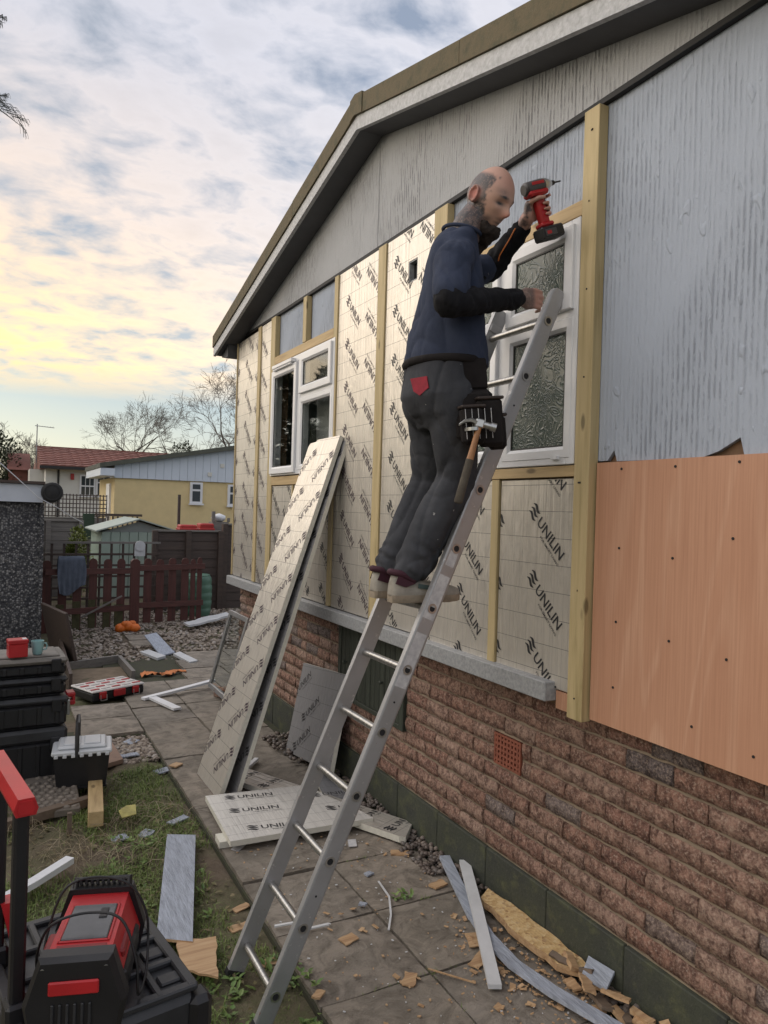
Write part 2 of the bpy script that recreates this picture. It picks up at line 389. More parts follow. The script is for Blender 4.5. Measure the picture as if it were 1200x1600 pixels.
b.inputs['Base Color'].default_value = (0.93, 0.97, 0.95, 1); b.inputs['Roughness'].default_value = 0.02; b.inputs['Transmission Weight'].default_value = 1.0; b.inputs['IOR'].default_value = 1.2
m, nt, b = new_mat('glass_obscure')
v = objvec(nt, (1, 1, 1)); vd = nn(nt, 'ShaderNodeVectorMath', operation='ADD')
nz = nn(nt, 'ShaderNodeTexNoise', i_Scale=7.0, i_Detail=1.0); ln(nt, v, nz.inputs[0]); sc = nn(nt, 'ShaderNodeVectorMath', operation='SCALE'); sc.inputs['Scale'].default_value = 0.28; ln(nt, nz.outputs['Color'], sc.inputs[0])
ln(nt, v, vd.inputs[0]); ln(nt, sc.outputs[0], vd.inputs[1])
vo = nn(nt, 'ShaderNodeTexVoronoi', i_Scale=24.0, feature='SMOOTH_F1'); vo.inputs['Smoothness'].default_value = 0.6; ln(nt, vd.outputs[0], vo.inputs[0])
curl = mth(nt, 'MULTIPLY_ADD', mth(nt, 'SINE', mth(nt, 'MULTIPLY', vo.outputs['Distance'], 26.0)), 0.5, 0.5)
b.inputs['Base Color'].default_value = (0.14, 0.18, 0.155, 1); b.inputs['Roughness'].default_value = 0.22; b.inputs['Transmission Weight'].default_value = 0.45
bump(nt, b, mth(nt, 'POWER', curl, 3.0), 0.45, 0.004)
# ================================================================== THE MOBILE HOME
HY0, HY1, RY = 1.13, 7.13, 4.13
house = thing('mobile_home', 'grey mobile home being clad with foil insulation above a brick base', 'house', (0.0, RY, 0.0))
def wb(name, lo, hi, mat, parent=house, bev=0.0, m=None):
    b = MB()
    (b.bbox(lo, hi, bev) if bev else b.box(lo, hi))
    return b.build(name, MT[mat], parent, world=True)
# --- shell behind everything (core, room, far walls)
wall_core = MB()
for (y0, y1, z0, z1) in ((HY0, 2.285, 1.06, 3.5), (3.28, 4.71, 1.06, 3.5), (6.02, HY1, 1.06, 3.5), (2.285, 3.28, 1.06, 2.065), (2.285, 3.28, 3.045, 3.5), (4.71, 6.02, 1.06, 2.11), (4.71, 6.02, 3.035, 3.5)):
    wall_core.box((0.021, y0, z0), (0.10, y1, z1))
M('core_board', (0.20, 0.12, 0.07), 0.85, var=0.3, vscale=20, bump=0.4, bscale=80)
wall_core.build('wall_core', MT['core_board'], house, world=True)
shell = MB()
shell.box((0.13, HY1-0.1, 0.2), (9.0, HY1-0.02, 3.45)); shell.box((0.13, HY0+0.02, 0.2), (9.0, HY0+0.1, 3.45)); shell.box((8.9, HY0+0.1, 0.2), (9.0, HY1-0.1, 3.45))
shell.build('side_wall', MT['render_grey'], house, world=True)
room = MB(); room.box((2.4, HY0+0.12, 1.1), (2.5, HY1-0.12, 3.4)); room.box((0.13, HY0+0.12, 1.02), (2.4, HY1-0.12, 1.08)); room.box((0.13, HY0+0.12, 3.40), (2.4, HY1-0.12, 3.44)); room.box((0.12, 3.9, 1.09), (2.39, 3.96, 3.39))
room.build('inner_room', MT['dark_room'], house, world=True)

# --- rendered boards still on the wall
def board_poly(name, pts, x0, x1, mat, parent=house):
    b = MB(); b.prism([(x0, y, z) for (y, z) in pts], (x1-x0, 0, 0)); return b.build(name, MT[mat], parent, world=True)
ptsr = [(HY0, 3.478), (HY0, 2.052), (1.30, 2.05), (1.545, 2.058), (1.56, 2.115), (1.64, 2.075), (1.70, 2.058), (1.98, 2.06), (2.09, 2.062), (2.105, 2.105), (2.14, 2.066), (2.20, 2.066), (2.20, 3.478)]
rb = board_poly('cladding_board', ptsr, 0.0, 0.018, 'render_grey'); rb['label'] = 'big grey textured board with a chipped lower edge'
wb('cladding_board', (0.0, 2.265, 3.125), (0.018, 3.30, 3.478), 'render_grey')
wb('cladding_board', (0.0, 5.36, 3.115), (0.018, 6.0, 3.478), 'render_grey')
wb('cladding_board', (0.0, 4.75, 3.115), (0.018, 5.28, 3.478), 'render_grey')
def roof_z(y, off=0.0): return 4.385-0.252*abs(y-RY)+off
for (a, c) in ((HY0-0.02, RY+0.028), (RY+0.034, HY1+0.02)):
    pts = [(a, 3.50), (a, roof_z(a, -0.10)), (c, roof_z(c, -0.10)), (c, 3.50)]
    if a < RY < c: pts = [(a, 3.50), (a, roof_z(a, -0.10)), (RY, roof_z(RY, -0.10)), (c, roof_z(c, -0.10)), (c, 3.50)]
    board_poly('gable_board', pts, -0.018, 0.022, 'render_gable')
wb('joint_strip', (-0.006, RY+0.029, 3.502), (0.01, RY+0.033, 4.25), 'black_gap')
wb('drip_strip', (-0.026, HY0, 3.476), (0.016, HY1, 3.499), 'black_gap')
# --- plywood sheet with its screws
ply = wb('plywood_sheet', (-0.014, 1.135, 1.047), (-0.001, 2.18, 2.058), 'plywood')
for (y, z) in ((2.05, 2.03), (1.80, 2.03), (1.55, 2.035), (2.05, 1.73), (1.80, 1.71), (1.565, 1.79), (2.055, 1.45), (1.805, 1.42), (1.575, 1.40), (2.06, 1.20), (1.70, 1.15), (1.47, 1.12)):
    s = MB(); s.cyl((-0.0165, y, z), (-0.0135, y, z), 0.005, 8); s.build('screw_head', MT['black_gap'], ply, world=True)
spl = MB(); random.seed(3)
for i in range(14):
    y = random.uniform(1.35, 2.1); l = random.uniform(0.006, 0.02); spl.add([(-0.013, y, 1.05), (-0.005, y+0.004, 1.05), (-0.012+random.uniform(-.008, .004), y+random.uniform(-.008, .012), 1.05-l)], [(0, 1, 2)])
spl.build('splinters', MT['raw_wood'], ply, world=True)['kind'] = 'stuff'

# --- battens
def batten(y0, y1, z0, z1, mat='timber_v', x0=-0.046, x1=-0.002): return wb('batten', (x0, y0, z0), (x1, y1, z1), mat, bev=0.002)
random.seed(11)
bat_r = batten(2.187, 2.272, 1.035, 3.468, x0=-0.050)
bat_r['label'] = 'tall right batten with a chamfered edge and knots'
for (y0, y1, z0, z1) in ((6.385, 6.465, 1.165, 3.462), (5.995, 6.105, 1.165, 3.468), (5.285, 5.355, 3.118, 3.468), (4.695, 4.755, 1.165, 3.468), (3.985, 4.085, 1.165, 3.470), (3.295, 3.425, 2.01, 3.470), (2.775, 2.83, 1.13, 2.003), (5.475, 5.500, 1.165, 2.02), (7.112, 7.130, 1.165, 3.44)):
    batten(y0, y1, z0, z1)
batten(4.757, 5.993, 3.048, 3.114, 'timber_h'); batten(4.757, 5.993, 2.026, 2.096, 'timber_h')
batten(2.274, 3.293, 3.060, 3.122, 'timber_h'); batten(2.274, 3.293, 2.006, 2.052, 'timber_h')
for o, (zs) in ((bat_r, (1.12, 1.55, 1.98, 2.4, 2.75, 3.1, 3.38)),):
    for z in zs:
        s = MB(); s.cyl((-0.0518, 2.23+random.uniform(-.015, .015), z), (-0.0495, 2.23, z), 0.0038, 8); s.build('screw_head', MT['black_gap'], o, world=True)

# --- lettering (flat print, built as thin outlines)
def text_mesh(body, size, offset=0.0):
    cu = bpy.data.curves.new('print', 'FONT'); cu.body = body; cu.size = size; cu.offset = offset; cu.resolution_u = 2
    o = bpy.data.objects.new('print', cu); col.objects.link(o)
    dg = bpy.context.evaluated_depsgraph_get(); dg.update(); me = bpy.data.meshes.new_from_object(o.evaluated_get(dg))
    vs = [v.co.copy() for v in me.vertices]; fs = [tuple(p.vertices) for p in me.polygons]
    bpy.data.objects.remove(o); bpy.data.curves.remove(cu); bpy.data.meshes.remove(me)
    return vs, fs
TXT = text_mesh('UNILIN', 0.066, 0.0009)
_w = max(v.x for v in TXT[0]); TXT = ([Vector((v.x*0.215/_w, v.y*1.0, 0)) for v in TXT[0]], TXT[1])
SML = text_mesh('FOR SMART LIVING', 0.016, 0.0001); _w = max(v.x for v in SML[0])
SML = ([Vector((0.06+v.x*0.165/_w, v.y-0.026, 0)) for v in SML[0]], SML[1])
def logo_geo():
    """one printed mark: three waves, UNILIN, small line; x along the text, y up; starts at 0"""
    vs = []; fs = []
    for k in range(3):
        o = len(vs); n = 8
        for i in range(n+1):
            t = i/n; x = t*0.062; y = 0.002+k*0.022+0.006*math.sin(t*6.3); th = 0.0075*math.sin(math.pi*min(1, max(0.06, t)))+0.001
            vs += [Vector((x, y-th, 0)), Vector((x, y+th, 0))]
        fs += [(o+2*i, o+2*i+2, o+2*i+3, o+2*i+1) for i in range(n)]
    for (a, b, sx) in ((TXT[0], TXT[1], 0.074), (SML[0], SML[1], 0.074)):
        o = len(vs); vs += [Vector((v.x+sx, v.y, 0)) for v in a]; fs += [tuple(i+o for i in f) for f in b]
    return vs, fs
LOGO = logo_geo(); LOGO_L = 0.074+0.215
def print_on(u0, u1, w0, w1, marks, skip=()):
    """marks: (u, w, angle) starts; returns verts/faces in (u, w) clipped to the rectangle"""
    bm = bmesh.new()
    for (u, w, a) in marks:
        ca, sa = math.cos(a), math.sin(a); vl = [bm.verts.new((u+v.x*ca-v.y*sa, w+v.x*sa+v.y*ca, 0)) for v in LOGO[0]]
        for f in LOGO[1]:
            try: bm.faces.new([vl[i] for i in f])
            except ValueError: pass
    for co, no in (((u0, 0, 0), (-1, 0, 0)), ((u1, 0, 0), (1, 0, 0)), ((0, w0, 0), (0, -1, 0)), ((0, w1, 0), (0, 1, 0))):
        bmesh.ops.bisect_plane(bm, geom=bm.verts[:]+bm.edges[:]+bm.faces[:], plane_co=co, plane_no=no, clear_outer=True)
    bm.verts.index_update(); vs = [v.co.copy() for v in bm.verts]; fs = [[v.index for v in f.verts] for f in bm.faces]; bm.free()
    return vs, fs
def grid_marks(u0, u1, w0, w1, up, wp, pitch_u=0.355, pitch_w=0.29, ang=-45):
    out = []; k0 = int((u0-up)/pitch_u)-3; k1 = int((u1-up)/pitch_u)+3
    for k in range(k0, k1):
        for j in range(int((w0-wp)/pitch_w)-3, int((w1-wp)/pitch_w)+4):
            u = up+k*pitch_u; w = wp+j*pitch_w
            a = R(ang)
            if k % 2: # the next column is printed upside down
                u += LOGO_L*math.cos(a)-0.02; w += LOGO_L*math.sin(a)+pitch_w*0.5; a += math.pi
            if u0-0.4 < u < u1+0.4 and w0-0.4 < w < w1+0.4: out.append((u, w, a))
    return out
LOGO_ME = {}
def put_marks(o, u0, u1, w0, w1, marks, ink, fn, local=False):
    """every printed mark is a piece of its own; whole marks at one angle share a mesh"""
    for (u, w, a) in marks:
        ends = [(u+x*math.cos(a)-y*math.sin(a), w+x*math.sin(a)+y*math.cos(a)) for (x, y) in ((0, -.03), (0, .06), (LOGO_L, -.03), (LOGO_L, .06))]
        if max(e[0] for e in ends) < u0 or min(e[0] for e in ends) > u1 or max(e[1] for e in ends) < w0 or min(e[1] for e in ends) > w1: continue
        whole = all(u0 < e[0] < u1 and w0 < e[1] < w1 for e in ends)
        if not local and whole:
            key = (round(a, 3), ink)
            if key not in LOGO_ME:
                t = MB(); ca, sa = math.cos(a), math.sin(a); t.add([(0, -(v.x*ca-v.y*sa), v.x*sa+v.y*ca) for v in LOGO[0]], LOGO[1]); LOGO_ME[key] = t.mesh('printed_mark', MT[ink])
            link('printed_mark', LOGO_ME[key], o, fn(u, w)); continue
        vs, fs = print_on(u0, u1, w0, w1, [(u, w, a)])
        if not fs: continue
        t = MB(); t.add([fn(v.x, v.y) for v in vs], fs); t.build('printed_mark', MT[ink], o, world=not local)
# --- foil boards on the wall.  (Y high, Y low, z0, z1, phase of the print)
def foil_board(ya, yb, z0, z1, yp, zp, hole=None, label=None, mat='foil', ink='ink'):
    b = MB(); x0, x1 = -0.036, -0.001
    if hole is None: b.bbox((x0, yb, z0), (x1, ya, z1), 0.003)
    else:
        ha, hb, h0, h1 = hole
        b.box((x0, yb, z0), (x1, hb, z1)); b.box((x0, ha, z0), (x1, ya, z1)); b.box((x0, hb, z0), (x1, ha, h0)); b.box((x0, hb, h1), (x1, ha, z1))
    o = b.build('insulation_board', MT[mat], house, world=True)
    if label: o['label'] = label
    put_marks(o, -ya+0.004, -yb-0.004, z0+0.004, z1-0.004, grid_marks(-ya, -yb, z0, z1, -yp, zp), ink, lambda u, w: (-0.0372, -u, w))
    return o
foil_board(7.108, 6.47, 1.165, 3.44, 6.86, 2.62, ink='ink_purple')
foil_board(6.38, 6.11, 1.165, 3.46, 6.44, 2.50, ink='ink_purple')
foil_board(5.99, 5.505, 1.165, 2.02, 6.02, 1.98)
foil_board(5.47, 4.76, 1.165, 2.02, 5.62, 1.86)
foil_board(4.69, 4.09, 1.165, 3.468, 4.575, 2.965, ink='ink_purple')
fb = foil_board(3.98, 3.43, 1.165, 3.468, 3.90, 2.745, hole=(3.715, 3.612, 3.155, 3.28), label='foil board with a small square vent hole')
foil_board(3.427, 2.835, 1.13, 2.0, 3.13, 1.46, ink='ink')
foil_board(2.77, 2.275, 1.128, 2.0, 2.562, 1.863, label='bright crinkled foil board right of the short batten')
wb('vent_duct', (-0.0, 3.62, 3.165), (0.02, 3.708, 3.272), 'black_gap', fb)
vr = MB()
for (a, c, d, e) in ((3.612, 3.622, 3.155, 3.28), (3.705, 3.715, 3.155, 3.28), (3.622, 3.705, 3.155, 3.165), (3.622, 3.705, 3.27, 3.28)): vr.box((-0.034, a+.001, d+.001), (-0.003, c-.001, e-.001))
vr.build('vent_frame', MT['trim_grey'], fb, world=True)

# --- windows
def sash(par, y0, y1, z0, z1, w=0.058, x0=-0.068, x1=-0.03, glass='glass_clear', name='sash'):
    b = MB(); c = 0.010
    # mitred frame with a chamfered inner edge
    o = [(y0, z0), (y1, z0), (y1, z1), (y0, z1)]; i = [(y0+w, z0+w), (y1-w, z0+w), (y1-w, z1-w), (y0+w, z1-w)]
    i2 = [(y0+w-0.014, z0+w-0.014), (y1-w+0.014, z0+w-0.014), (y1-w+0.014, z1-w+0.014), (y0+w-0.014, z1-w+0.014)]
    o2 = [(y0+0.004, z0+0.004), (y1-0.004, z0+0.004), (y1-0.004, z1-0.004), (y0+0.004, z1-0.004)]
    vs = [(x1, *p) for p in o]+[(x0+0.004, *p) for p in o]+[(x0, *p) for p in o2]+[(x0, *p) for p in i2]+[(x0+c, *p) for p in i]+[(x1, *p) for p in i]
    fs = []
    for r in range(6):
        r2 = (r+1) % 6
        for k in range(4): fs.append((r*4+k, r*4+(k+1) % 4, r2*4+(k+1) % 4, r2*4+k))
    b.add(vs, fs); s = b.build(name, MT['upvc'], par, world=True)
    g = MB(); g.box((x0+0.016, y0+w-0.004, z0+w-0.004), (x0+0.026, y1-w+0.004, z1-w+0.004)); g.build('pane', MT[glass], par, world=True)
    q = MB()
    for (a, bb, d, e) in ((y0+w, y0+w+.006, z0+w, z1-w), (y1-w-.006, y1-w, z0+w, z1-w), (y0+w+.006, y1-w-.006, z0+w, z0+w+.006), (y0+w+.006, y1-w-.006, z1-w-.006, z1-w)): q.box((x0+c+0.001, a, d), (x0+0.0155, bb, e))
    q.build('seal', MT['seal'], par, world=True)
    return s
def frame(y0, y1, z0, z1, ym, trans):
    """ym: mullion centre, trans: list of (ya, yb, z) transoms"""
    b = MB(); w = 0.05; x0, x1 = -0.050, 0.03
    b.bbox((x0, y0, z0), (x1, y0+w, z1), .003); b.bbox((x0, y1-w, z0), (x1, y1, z1), .003)
    b.bbox((x0, y0+w, z0), (x1, y1-w, z0+w), .003); b.bbox((x0, y0+w, z1-w), (x1, y1-w, z1), .003)
    b.bbox((x0+.001, ym-0.032, z0+w), (x1, ym+0.032, z1-w), .003)
    for (ya, yb, z) in trans: b.bbox((x0+.002, ya, z-0.03), (x1, yb, z+0.03), .003)
    return b.build('window', MT['upvc'], house, world=True)
w2 = frame(2.277, 3.290, 2.056, 3.056, 2.775, [(2.32, 2.745, 2.672), (2.805, 3.24, 2.672)])
w2['label'] = 'right window with patterned obscure glass behind the ladder'
sash(w2, 2.300, 2.738, 2.688, 3.030, glass='glass_obscure'); sash(w2, 2.300, 2.752, 2.082, 2.658, x0=-0.053, x1=-0.02, w=0.05, glass='glass_obscure', name='bead')
sash(w2, 2.800, 3.262, 2.688, 3.030, glass='glass_obscure'); sash(w2, 2.800, 3.262, 2.082, 2.662, glass='glass_obscure')
wb('drain_cap', (-0.066, 2.36, 2.078), (-0.05, 2.40, 2.092), 'upvc', w2)
hb = MB(); hb.bbox((-0.085, 2.98, 2.99), (-0.05, 3.14, 3.02), .004); hb.build('trickle_vent', MT['upvc'], w2, world=True)
w1 = frame(4.715, 6.025, 2.105, 3.042, 5.385, [(4.765, 5.353, 2.705)])
w1['label'] = 'left clear window with one tall sash'
sash(w1, 5.420, 6.000, 2.118, 2.985); sash(w1, 4.745, 5.352, 2.722, 3.020); sash(w1, 4.738, 5.365, 2.135, 2.69, x0=-0.053, x1=-0.02, w=0.045, name='bead')
hb = MB(); hb.bbox((-0.092, 5.47, 2.99), (-0.05, 5.93, 3.022), .005); hb.bbox((-0.088, 5.49, 2.975), (-0.054, 5.91, 2.989), .004); hb.build('trickle_vent', MT['upvc'], w1, world=True)
bl = MB(); bl.box((0.10, 4.75, 2.34), (0.106, 5.36, 3.04)); bl.cyl((0.103, 4.75, 2.335), (0.103, 5.36, 2.335), .011, 10); bl.build('roller_blind', MT['blind'], w1, world=True)
cu = MB(); n = 26
for (ya, yb) in ((5.44, 5.98),):
    vs = []
    for i in range(n+1):
        y = ya+(yb-ya)*i/n; x = 0.30+0.018*math.sin(i*1.7); vs += [(x, y, 2.08), (x, y, 2.62)]
    cu.add(vs, [(2*i, 2*i+2, 2*i+3, 2*i+1) for i in range(n)])
cu.build('net_curtain', MT['curtain'], w1, world=True)
for w in (w1, w2):
    pass
# --- base trim
tr = wb('base_trim', (-0.088, 2.362, 1.078), (0.02, HY1, 1.158), 'trim_grey', bev=0.004)
wb('packing_strip', (-0.03, 2.276, 1.048), (0.0, 2.360, 1.122), 'plywood')
fl = wb('floor_beam', (0.02, HY0, 1.045), (0.4, HY1, 1.06), 'core_board')

# --- brick base
M('brick_vent', (0.27, 0.085, 0.05), 0.7, var=0.25, vscale=20, bump=0.3, bscale=80)
CH, ZB, XB = 0.0822, 0.2265, 0.058
base = MB(); base.box((XB+0.008, HY0+0.01, -0.1), (0.22, HY1-0.03, 1.044))
base_o = base.build('base_wall', MT['mortar'], house, world=True)
random.seed(21)
def brick_mesh(L, seed):
    rr = random.Random(seed); b = MB(); H = CH-0.0125; nx, nz = 7, 2; vs = []; D = 0.03
    for j in range(nz+1):
        for i in range(nx+1):
            edge = i in (0, nx) or j in (0, nz)
            x = (0.0015 if j in (0, nz) else -0.004)+rr.uniform(-.004, .004)
            vs.append((x, -L/2+L*i/nx+(0 if edge else rr.uniform(-.2, .2)*L/nx)+(rr.uniform(-.002, .002)), -H/2+H*j/nz+(rr.uniform(-.0025, .0025))))
    n0 = len(vs); fs = [(j*(nx+1)+i, (j+1)*(nx+1)+i, (j+1)*(nx+1)+i+1, j*(nx+1)+i+1) for j in range(nz) for i in range(nx)]
    ringi = [i for i in range(nx+1)]+[(j+1)*(nx+1)+nx for j in range(nz)]+[nz*(nx+1)+i for i in range(nx-1, -1, -1)]+[j*(nx+1) for j in range(nz-1, 0, -1)]
    back = [(D, vs[i][1], vs[i][2]) for i in ringi]; vs += back; k = len(ringi)
    fs += [(ringi[i], ringi[(i+1) % k], n0+(i+1) % k, n0+i) for i in range(k)]
    b.add(vs, fs); me = b.mesh('brick', MT['brick']); me.polygons.foreach_set('use_smooth', [p < nx*nz for p in range(len(me.polygons))]); return me
PITCH = 0.2268
BM = [brick_mesh(PITCH-0.0035, s) for s in range(10)]
BH = [brick_mesh(PITCH/2-0.0035, 50+s) for s in range(4)]
door_iv = (3.752, 4.702, 0.54, 1.05); vent_iv = (2.676, 2.888, 0.640, 0.800)
for k in range(10):
    zc = ZB+(k+0.5)*CH; y = HY0-(PITCH/2 if k % 2 else 0)+random.uniform(-.02, .02)
    while y < HY1-0.02:
        a, c = y, y+PITCH; y += PITCH; half = False
        if random.random() < 0.06: c = a+PITCH/2; y = c
        a = max(a, HY0); c = min(c, HY1); segs = [(a, c)]
        for (d0, d1, e0, e1) in (door_iv, vent_iv):
            if e0 < zc < e1:
                ns = []
                for (p, q) in segs:
                    if q <= d0 or p >= d1: ns.append((p, q)); continue
                    if p < d0-0.03: ns.append((p, d0))
                    if q > d1+0.03: ns.append((d1, q))
                segs = ns
        for (p, q) in segs:
            L = q-p
            if abs(L-PITCH) < 0.003: me = random.choice(BM)
            elif abs(L-PITCH/2) < 0.003: me = random.choice(BH)
            else: me = brick_mesh(max(0.02, L-0.0035), random.randint(0, 9999))
            o = link('brick', me, house, (XB+random.uniform(-.003, .003), (p+q)/2, zc+random.uniform(-.002, .002)))
# --- concrete plinth
y = HY0; i = 0
while y < HY1:
    L = min(0.447, HY1-y); b = MB(); b.bbox((XB-0.012+random.uniform(-.002,.002), y+0.0015, -0.12), (0.21, y+L-0.0015, ZB-0.006), 0.004); b.build('concrete_block', MT['plinth'], house, world=True); y += 0.447
# --- clay air brick
av = MB(); y0, y1, z0, z1 = 2.681, 2.883, 0.646, 0.795; x = XB-0.006
av.box((x+0.012, y0, z0), (x+0.03, y1, z1)); nh, nv = 8, 6
for i in range(nh+1):
    yy = y0+(y1-y0)*i/nh; wd = 0.011 if i in (0, nh) else 0.006; av.box((x, max(y0, yy-wd), z0), (x+0.013, min(y1, yy+wd), z1))
for j in range(nv+1):
    zc = z0+(z1-z0)*j/nv; wd = 0.010 if j in (0, nv) else 0.0055; av.box((x+0.0006, y0+0.001, max(z0, zc-wd)), (x+0.0124, y1-0.001, min(z1, zc+wd)))
ao = av.build('air_vent', MT['brick_vent'], house, world=True)
bk = MB(); bk.box((x+0.0105, y0+.005, z0+.005), (x+0.0115, y1-.005, z1-.005)); bk.build('vent_back', MT['black_gap'], ao, world=True)
# --- slatted access door
M('door_green', (0.040, 0.048, 0.036), 0.6, var=0.3, vscale=7, bump=0.4, bscale=60, objvar=0.15, stretch=(1, 6, 1))
dr = MB(); y0, y1, z0, z1 = 3.757, 4.698, 0.545, 1.045
dr.box((XB-0.005, y0, z0), (XB+0.012, y1, z1))
for (a, c, d, e) in ((y0, y0+.05, z0, z1), (y1-.045, y1, z0, z1)): dr.bbox((XB-0.022, a, d), (XB-0.005, c, e), .003)
dr.bbox((XB-0.020, y0+.051, z0), (XB-0.005, y1-.046, z0+.03), .003)
do = dr.build('access_door', MT['door_green'], house, world=True)
n = 13; ya = y0+.053; yb = y1-.048; st = (yb-ya)/n
for i in range(n): 
    b = MB(); b.bbox((XB-0.017-random.uniform(0, .003), ya+i*st+.004, z0+.032), (XB-0.0052, ya+(i+1)*st-.004, z1-.002), .005); b.build('slat', MT['door_green'], do, world=True)
for (yy, zz) in ((4.56, 0.80), (4.44, 0.79), (4.02, 0.78)):
    b = MB(); b.cyl((XB-0.016, yy, zz), (XB-0.032, yy, zz), .007, 8); b.ico((XB-0.038, yy, zz), .013, 1); sm(b.build('knob', MT['door_green'], do, world=True))

# --- roof
roof = MB(); XF = -0.20
def slab(b, y0, y1, x0, x1, t0, t1, m=0):
    """sloped slab following the roof between y0, y1; t0/t1 vertical offsets of top and bottom"""
    a = [(y0, roof_z(y0, t0)), (y1, roof_z(y1, t0)), (y1, roof_z(y1, t1)), (y0, roof_z(y0, t1))]
    b.prism([(x0, y, z) for (y, z) in a], (x1-x0, 0, 0), m)
EY0, EY1 = RY-3.3, RY+3.3
M('roof_felt', (0.09, 0.085, 0.06), 0.9, var=0.4, vscale=8, bump=0.5, bscale=90)
slab(roof, EY0, RY, XF+0.03, 9.2, -0.012, -0.09); slab(roof, RY, EY1, XF+0.03, 9.2, -0.012, -0.09)
roof_o = roof.build('roof', MT['roof_felt'], house, world=True)
segs = [(EY0, 1.78), (1.784, 2.96), (2.964, RY-0.10), (RY+0.06, 5.2), (5.204, 6.4), (6.404, EY1)]
for (a, c) in segs:
    b = MB(); slab(b, a, c, XF-0.016, XF+0.14, 0.0+random.uniform(-.004, .004), -0.118); b.build('edge_flashing', MT['moss_edge'], roof_o, world=True)
b = MB(); slab(b, RY-0.104, RY, XF-0.022, XF+0.14, 0.008, -0.120); slab(b, RY, RY+0.064, XF-0.022, XF+0.14, 0.008, -0.120); b.build('ridge_cap', MT['moss_edge'], roof_o, world=True)
b = MB(); slab(b, EY0, RY, XF-0.004, XF+0.022, -0.120, -0.205); b.build('fascia_board', MT['fascia'], roof_o, world=True)
b = MB(); slab(b, RY+.001, EY1, XF-0.004, XF+0.022, -0.120, -0.205); b.build('fascia_board', MT['fascia'], roof_o, world=True)
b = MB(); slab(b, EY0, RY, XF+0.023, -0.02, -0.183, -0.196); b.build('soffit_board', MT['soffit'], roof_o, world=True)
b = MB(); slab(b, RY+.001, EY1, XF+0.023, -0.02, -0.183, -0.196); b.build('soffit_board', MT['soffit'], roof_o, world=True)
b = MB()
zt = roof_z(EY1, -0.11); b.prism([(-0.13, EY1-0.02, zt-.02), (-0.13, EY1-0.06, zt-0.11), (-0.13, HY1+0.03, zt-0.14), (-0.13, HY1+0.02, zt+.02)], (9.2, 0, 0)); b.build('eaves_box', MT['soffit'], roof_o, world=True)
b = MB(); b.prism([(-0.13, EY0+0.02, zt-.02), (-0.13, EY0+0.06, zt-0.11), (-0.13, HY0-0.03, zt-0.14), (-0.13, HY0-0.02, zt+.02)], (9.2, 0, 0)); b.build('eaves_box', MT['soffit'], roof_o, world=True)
# ================================================================== GROUND AND PATH
m, nt, b = new_mat('soil')
tc = nn(nt, 'ShaderNodeTexCoord'); v = tc.outputs['Object']
a1 = tex(nt, v, 1.1, 5); a2 = tex(nt, v, 9, 6, 0.7); a3 = tex(nt, v, 70, 4, 0.7)
c = ramp(nt, a2, [(0.3, (0.085, 0.062, 0.044)), (0.5, (0.13, 0.098, 0.068)), (0.72, (0.18, 0.14, 0.10))])
c = mixc(nt, mth(nt, 'MULTIPLY', ramp(nt, a1, [(0.42, 0.0), (0.6, 1.0)]), ramp(nt, a3, [(0.35, 0.2), (0.6, 0.9)])), c, (0.085, 0.105, 0.035))
c = mixc(nt, ramp(nt, a3, [(0.62, 0.0), (0.75, 0.6)]), c, (0.20, 0.17, 0.13))
ln(nt, c, b.inputs['Base Color']); b.inputs['Roughness'].default_value = 0.95
n1 = bump(nt, b, a2, 0.8, 0.03); bump(nt, b, a3, 0.8, 0.008, n1)
def axis_coords(lo, hi, step, far_lo, far_hi):
    a = []; x = lo
    while x < hi+1e-6: a.append(x); x += step
    s = step
    while a[-1] < far_hi: s *= 1.6; a.append(a[-1]+s)
    s = step
    while a[0] > far_lo: s *= 1.6; a.insert(0, a[0]-s)
    return a
gx = axis_coords(-3.2, 0.4, 0.05, -400, 400); gy = axis_coords(1.2, 9.0, 0.06, -300, 700)
def gz(x, y):
    z = -0.052
    if -3.6 < x < -0.99 and 0.5 < y < 9.5:
        d = min(1.0, max(0.0, (-1.0-x)/0.12))
        z += d*(0.018+0.028*(noise.fractal((x*2.2, y*2.2, 0.3), 1.0, 2.0, 4))+0.02*noise.noise((x*9, y*9, 2.0)))
        z = min(z, -0.008) if x > -1.15 else min(z, 0.03)
    return z
vs = [(x, y, gz(x, y)) for y in gy for x in gx]; nx = len(gx)
g = MB(); g.add(vs, [(j*nx+i, j*nx+i+1, (j+1)*nx+i+1, (j+1)*nx+i) for j in range(len(gy)-1) for i in range(nx-1)])
ground = g.build('ground', MT['soil'], smooth=True); structure(ground)

# riven paving slabs, each a piece of the path
m, nt, b = new_mat('slab')
v = objvec(nt); oi = nn(nt, 'ShaderNodeObjectInfo')
a1 = tex(nt, objvec(nt, (1, 2.2, 1), (0, 0, 0.5)), 4.5, 6, 0.6, 0.6); a2 = tex(nt, v, 2.4, 4); a3 = tex(nt, v, 90, 4, 0.75)
tone = ramp(nt, oi.outputs['Random'], [(0.0, (0.265, 0.228, 0.182)), (0.5, (0.30, 0.255, 0.205)), (1.0, (0.25, 0.22, 0.185))])
c = mixc(nt, ramp(nt, a2, [(0.35, 0.0), (0.7, 0.8)]), tone, (0.155, 0.138, 0.112))
c = mixc(nt, ramp(nt, a1, [(0.55, 0.0), (0.75, 0.5)]), c, (0.32, 0.285, 0.24)); c = mixc(nt, ramp(nt, tex(nt, v, 7, 6, 0.7, 1.0), [(0.44, 0.0), (0.66, 0.85)]), c, (0.105, 0.088, 0.068))
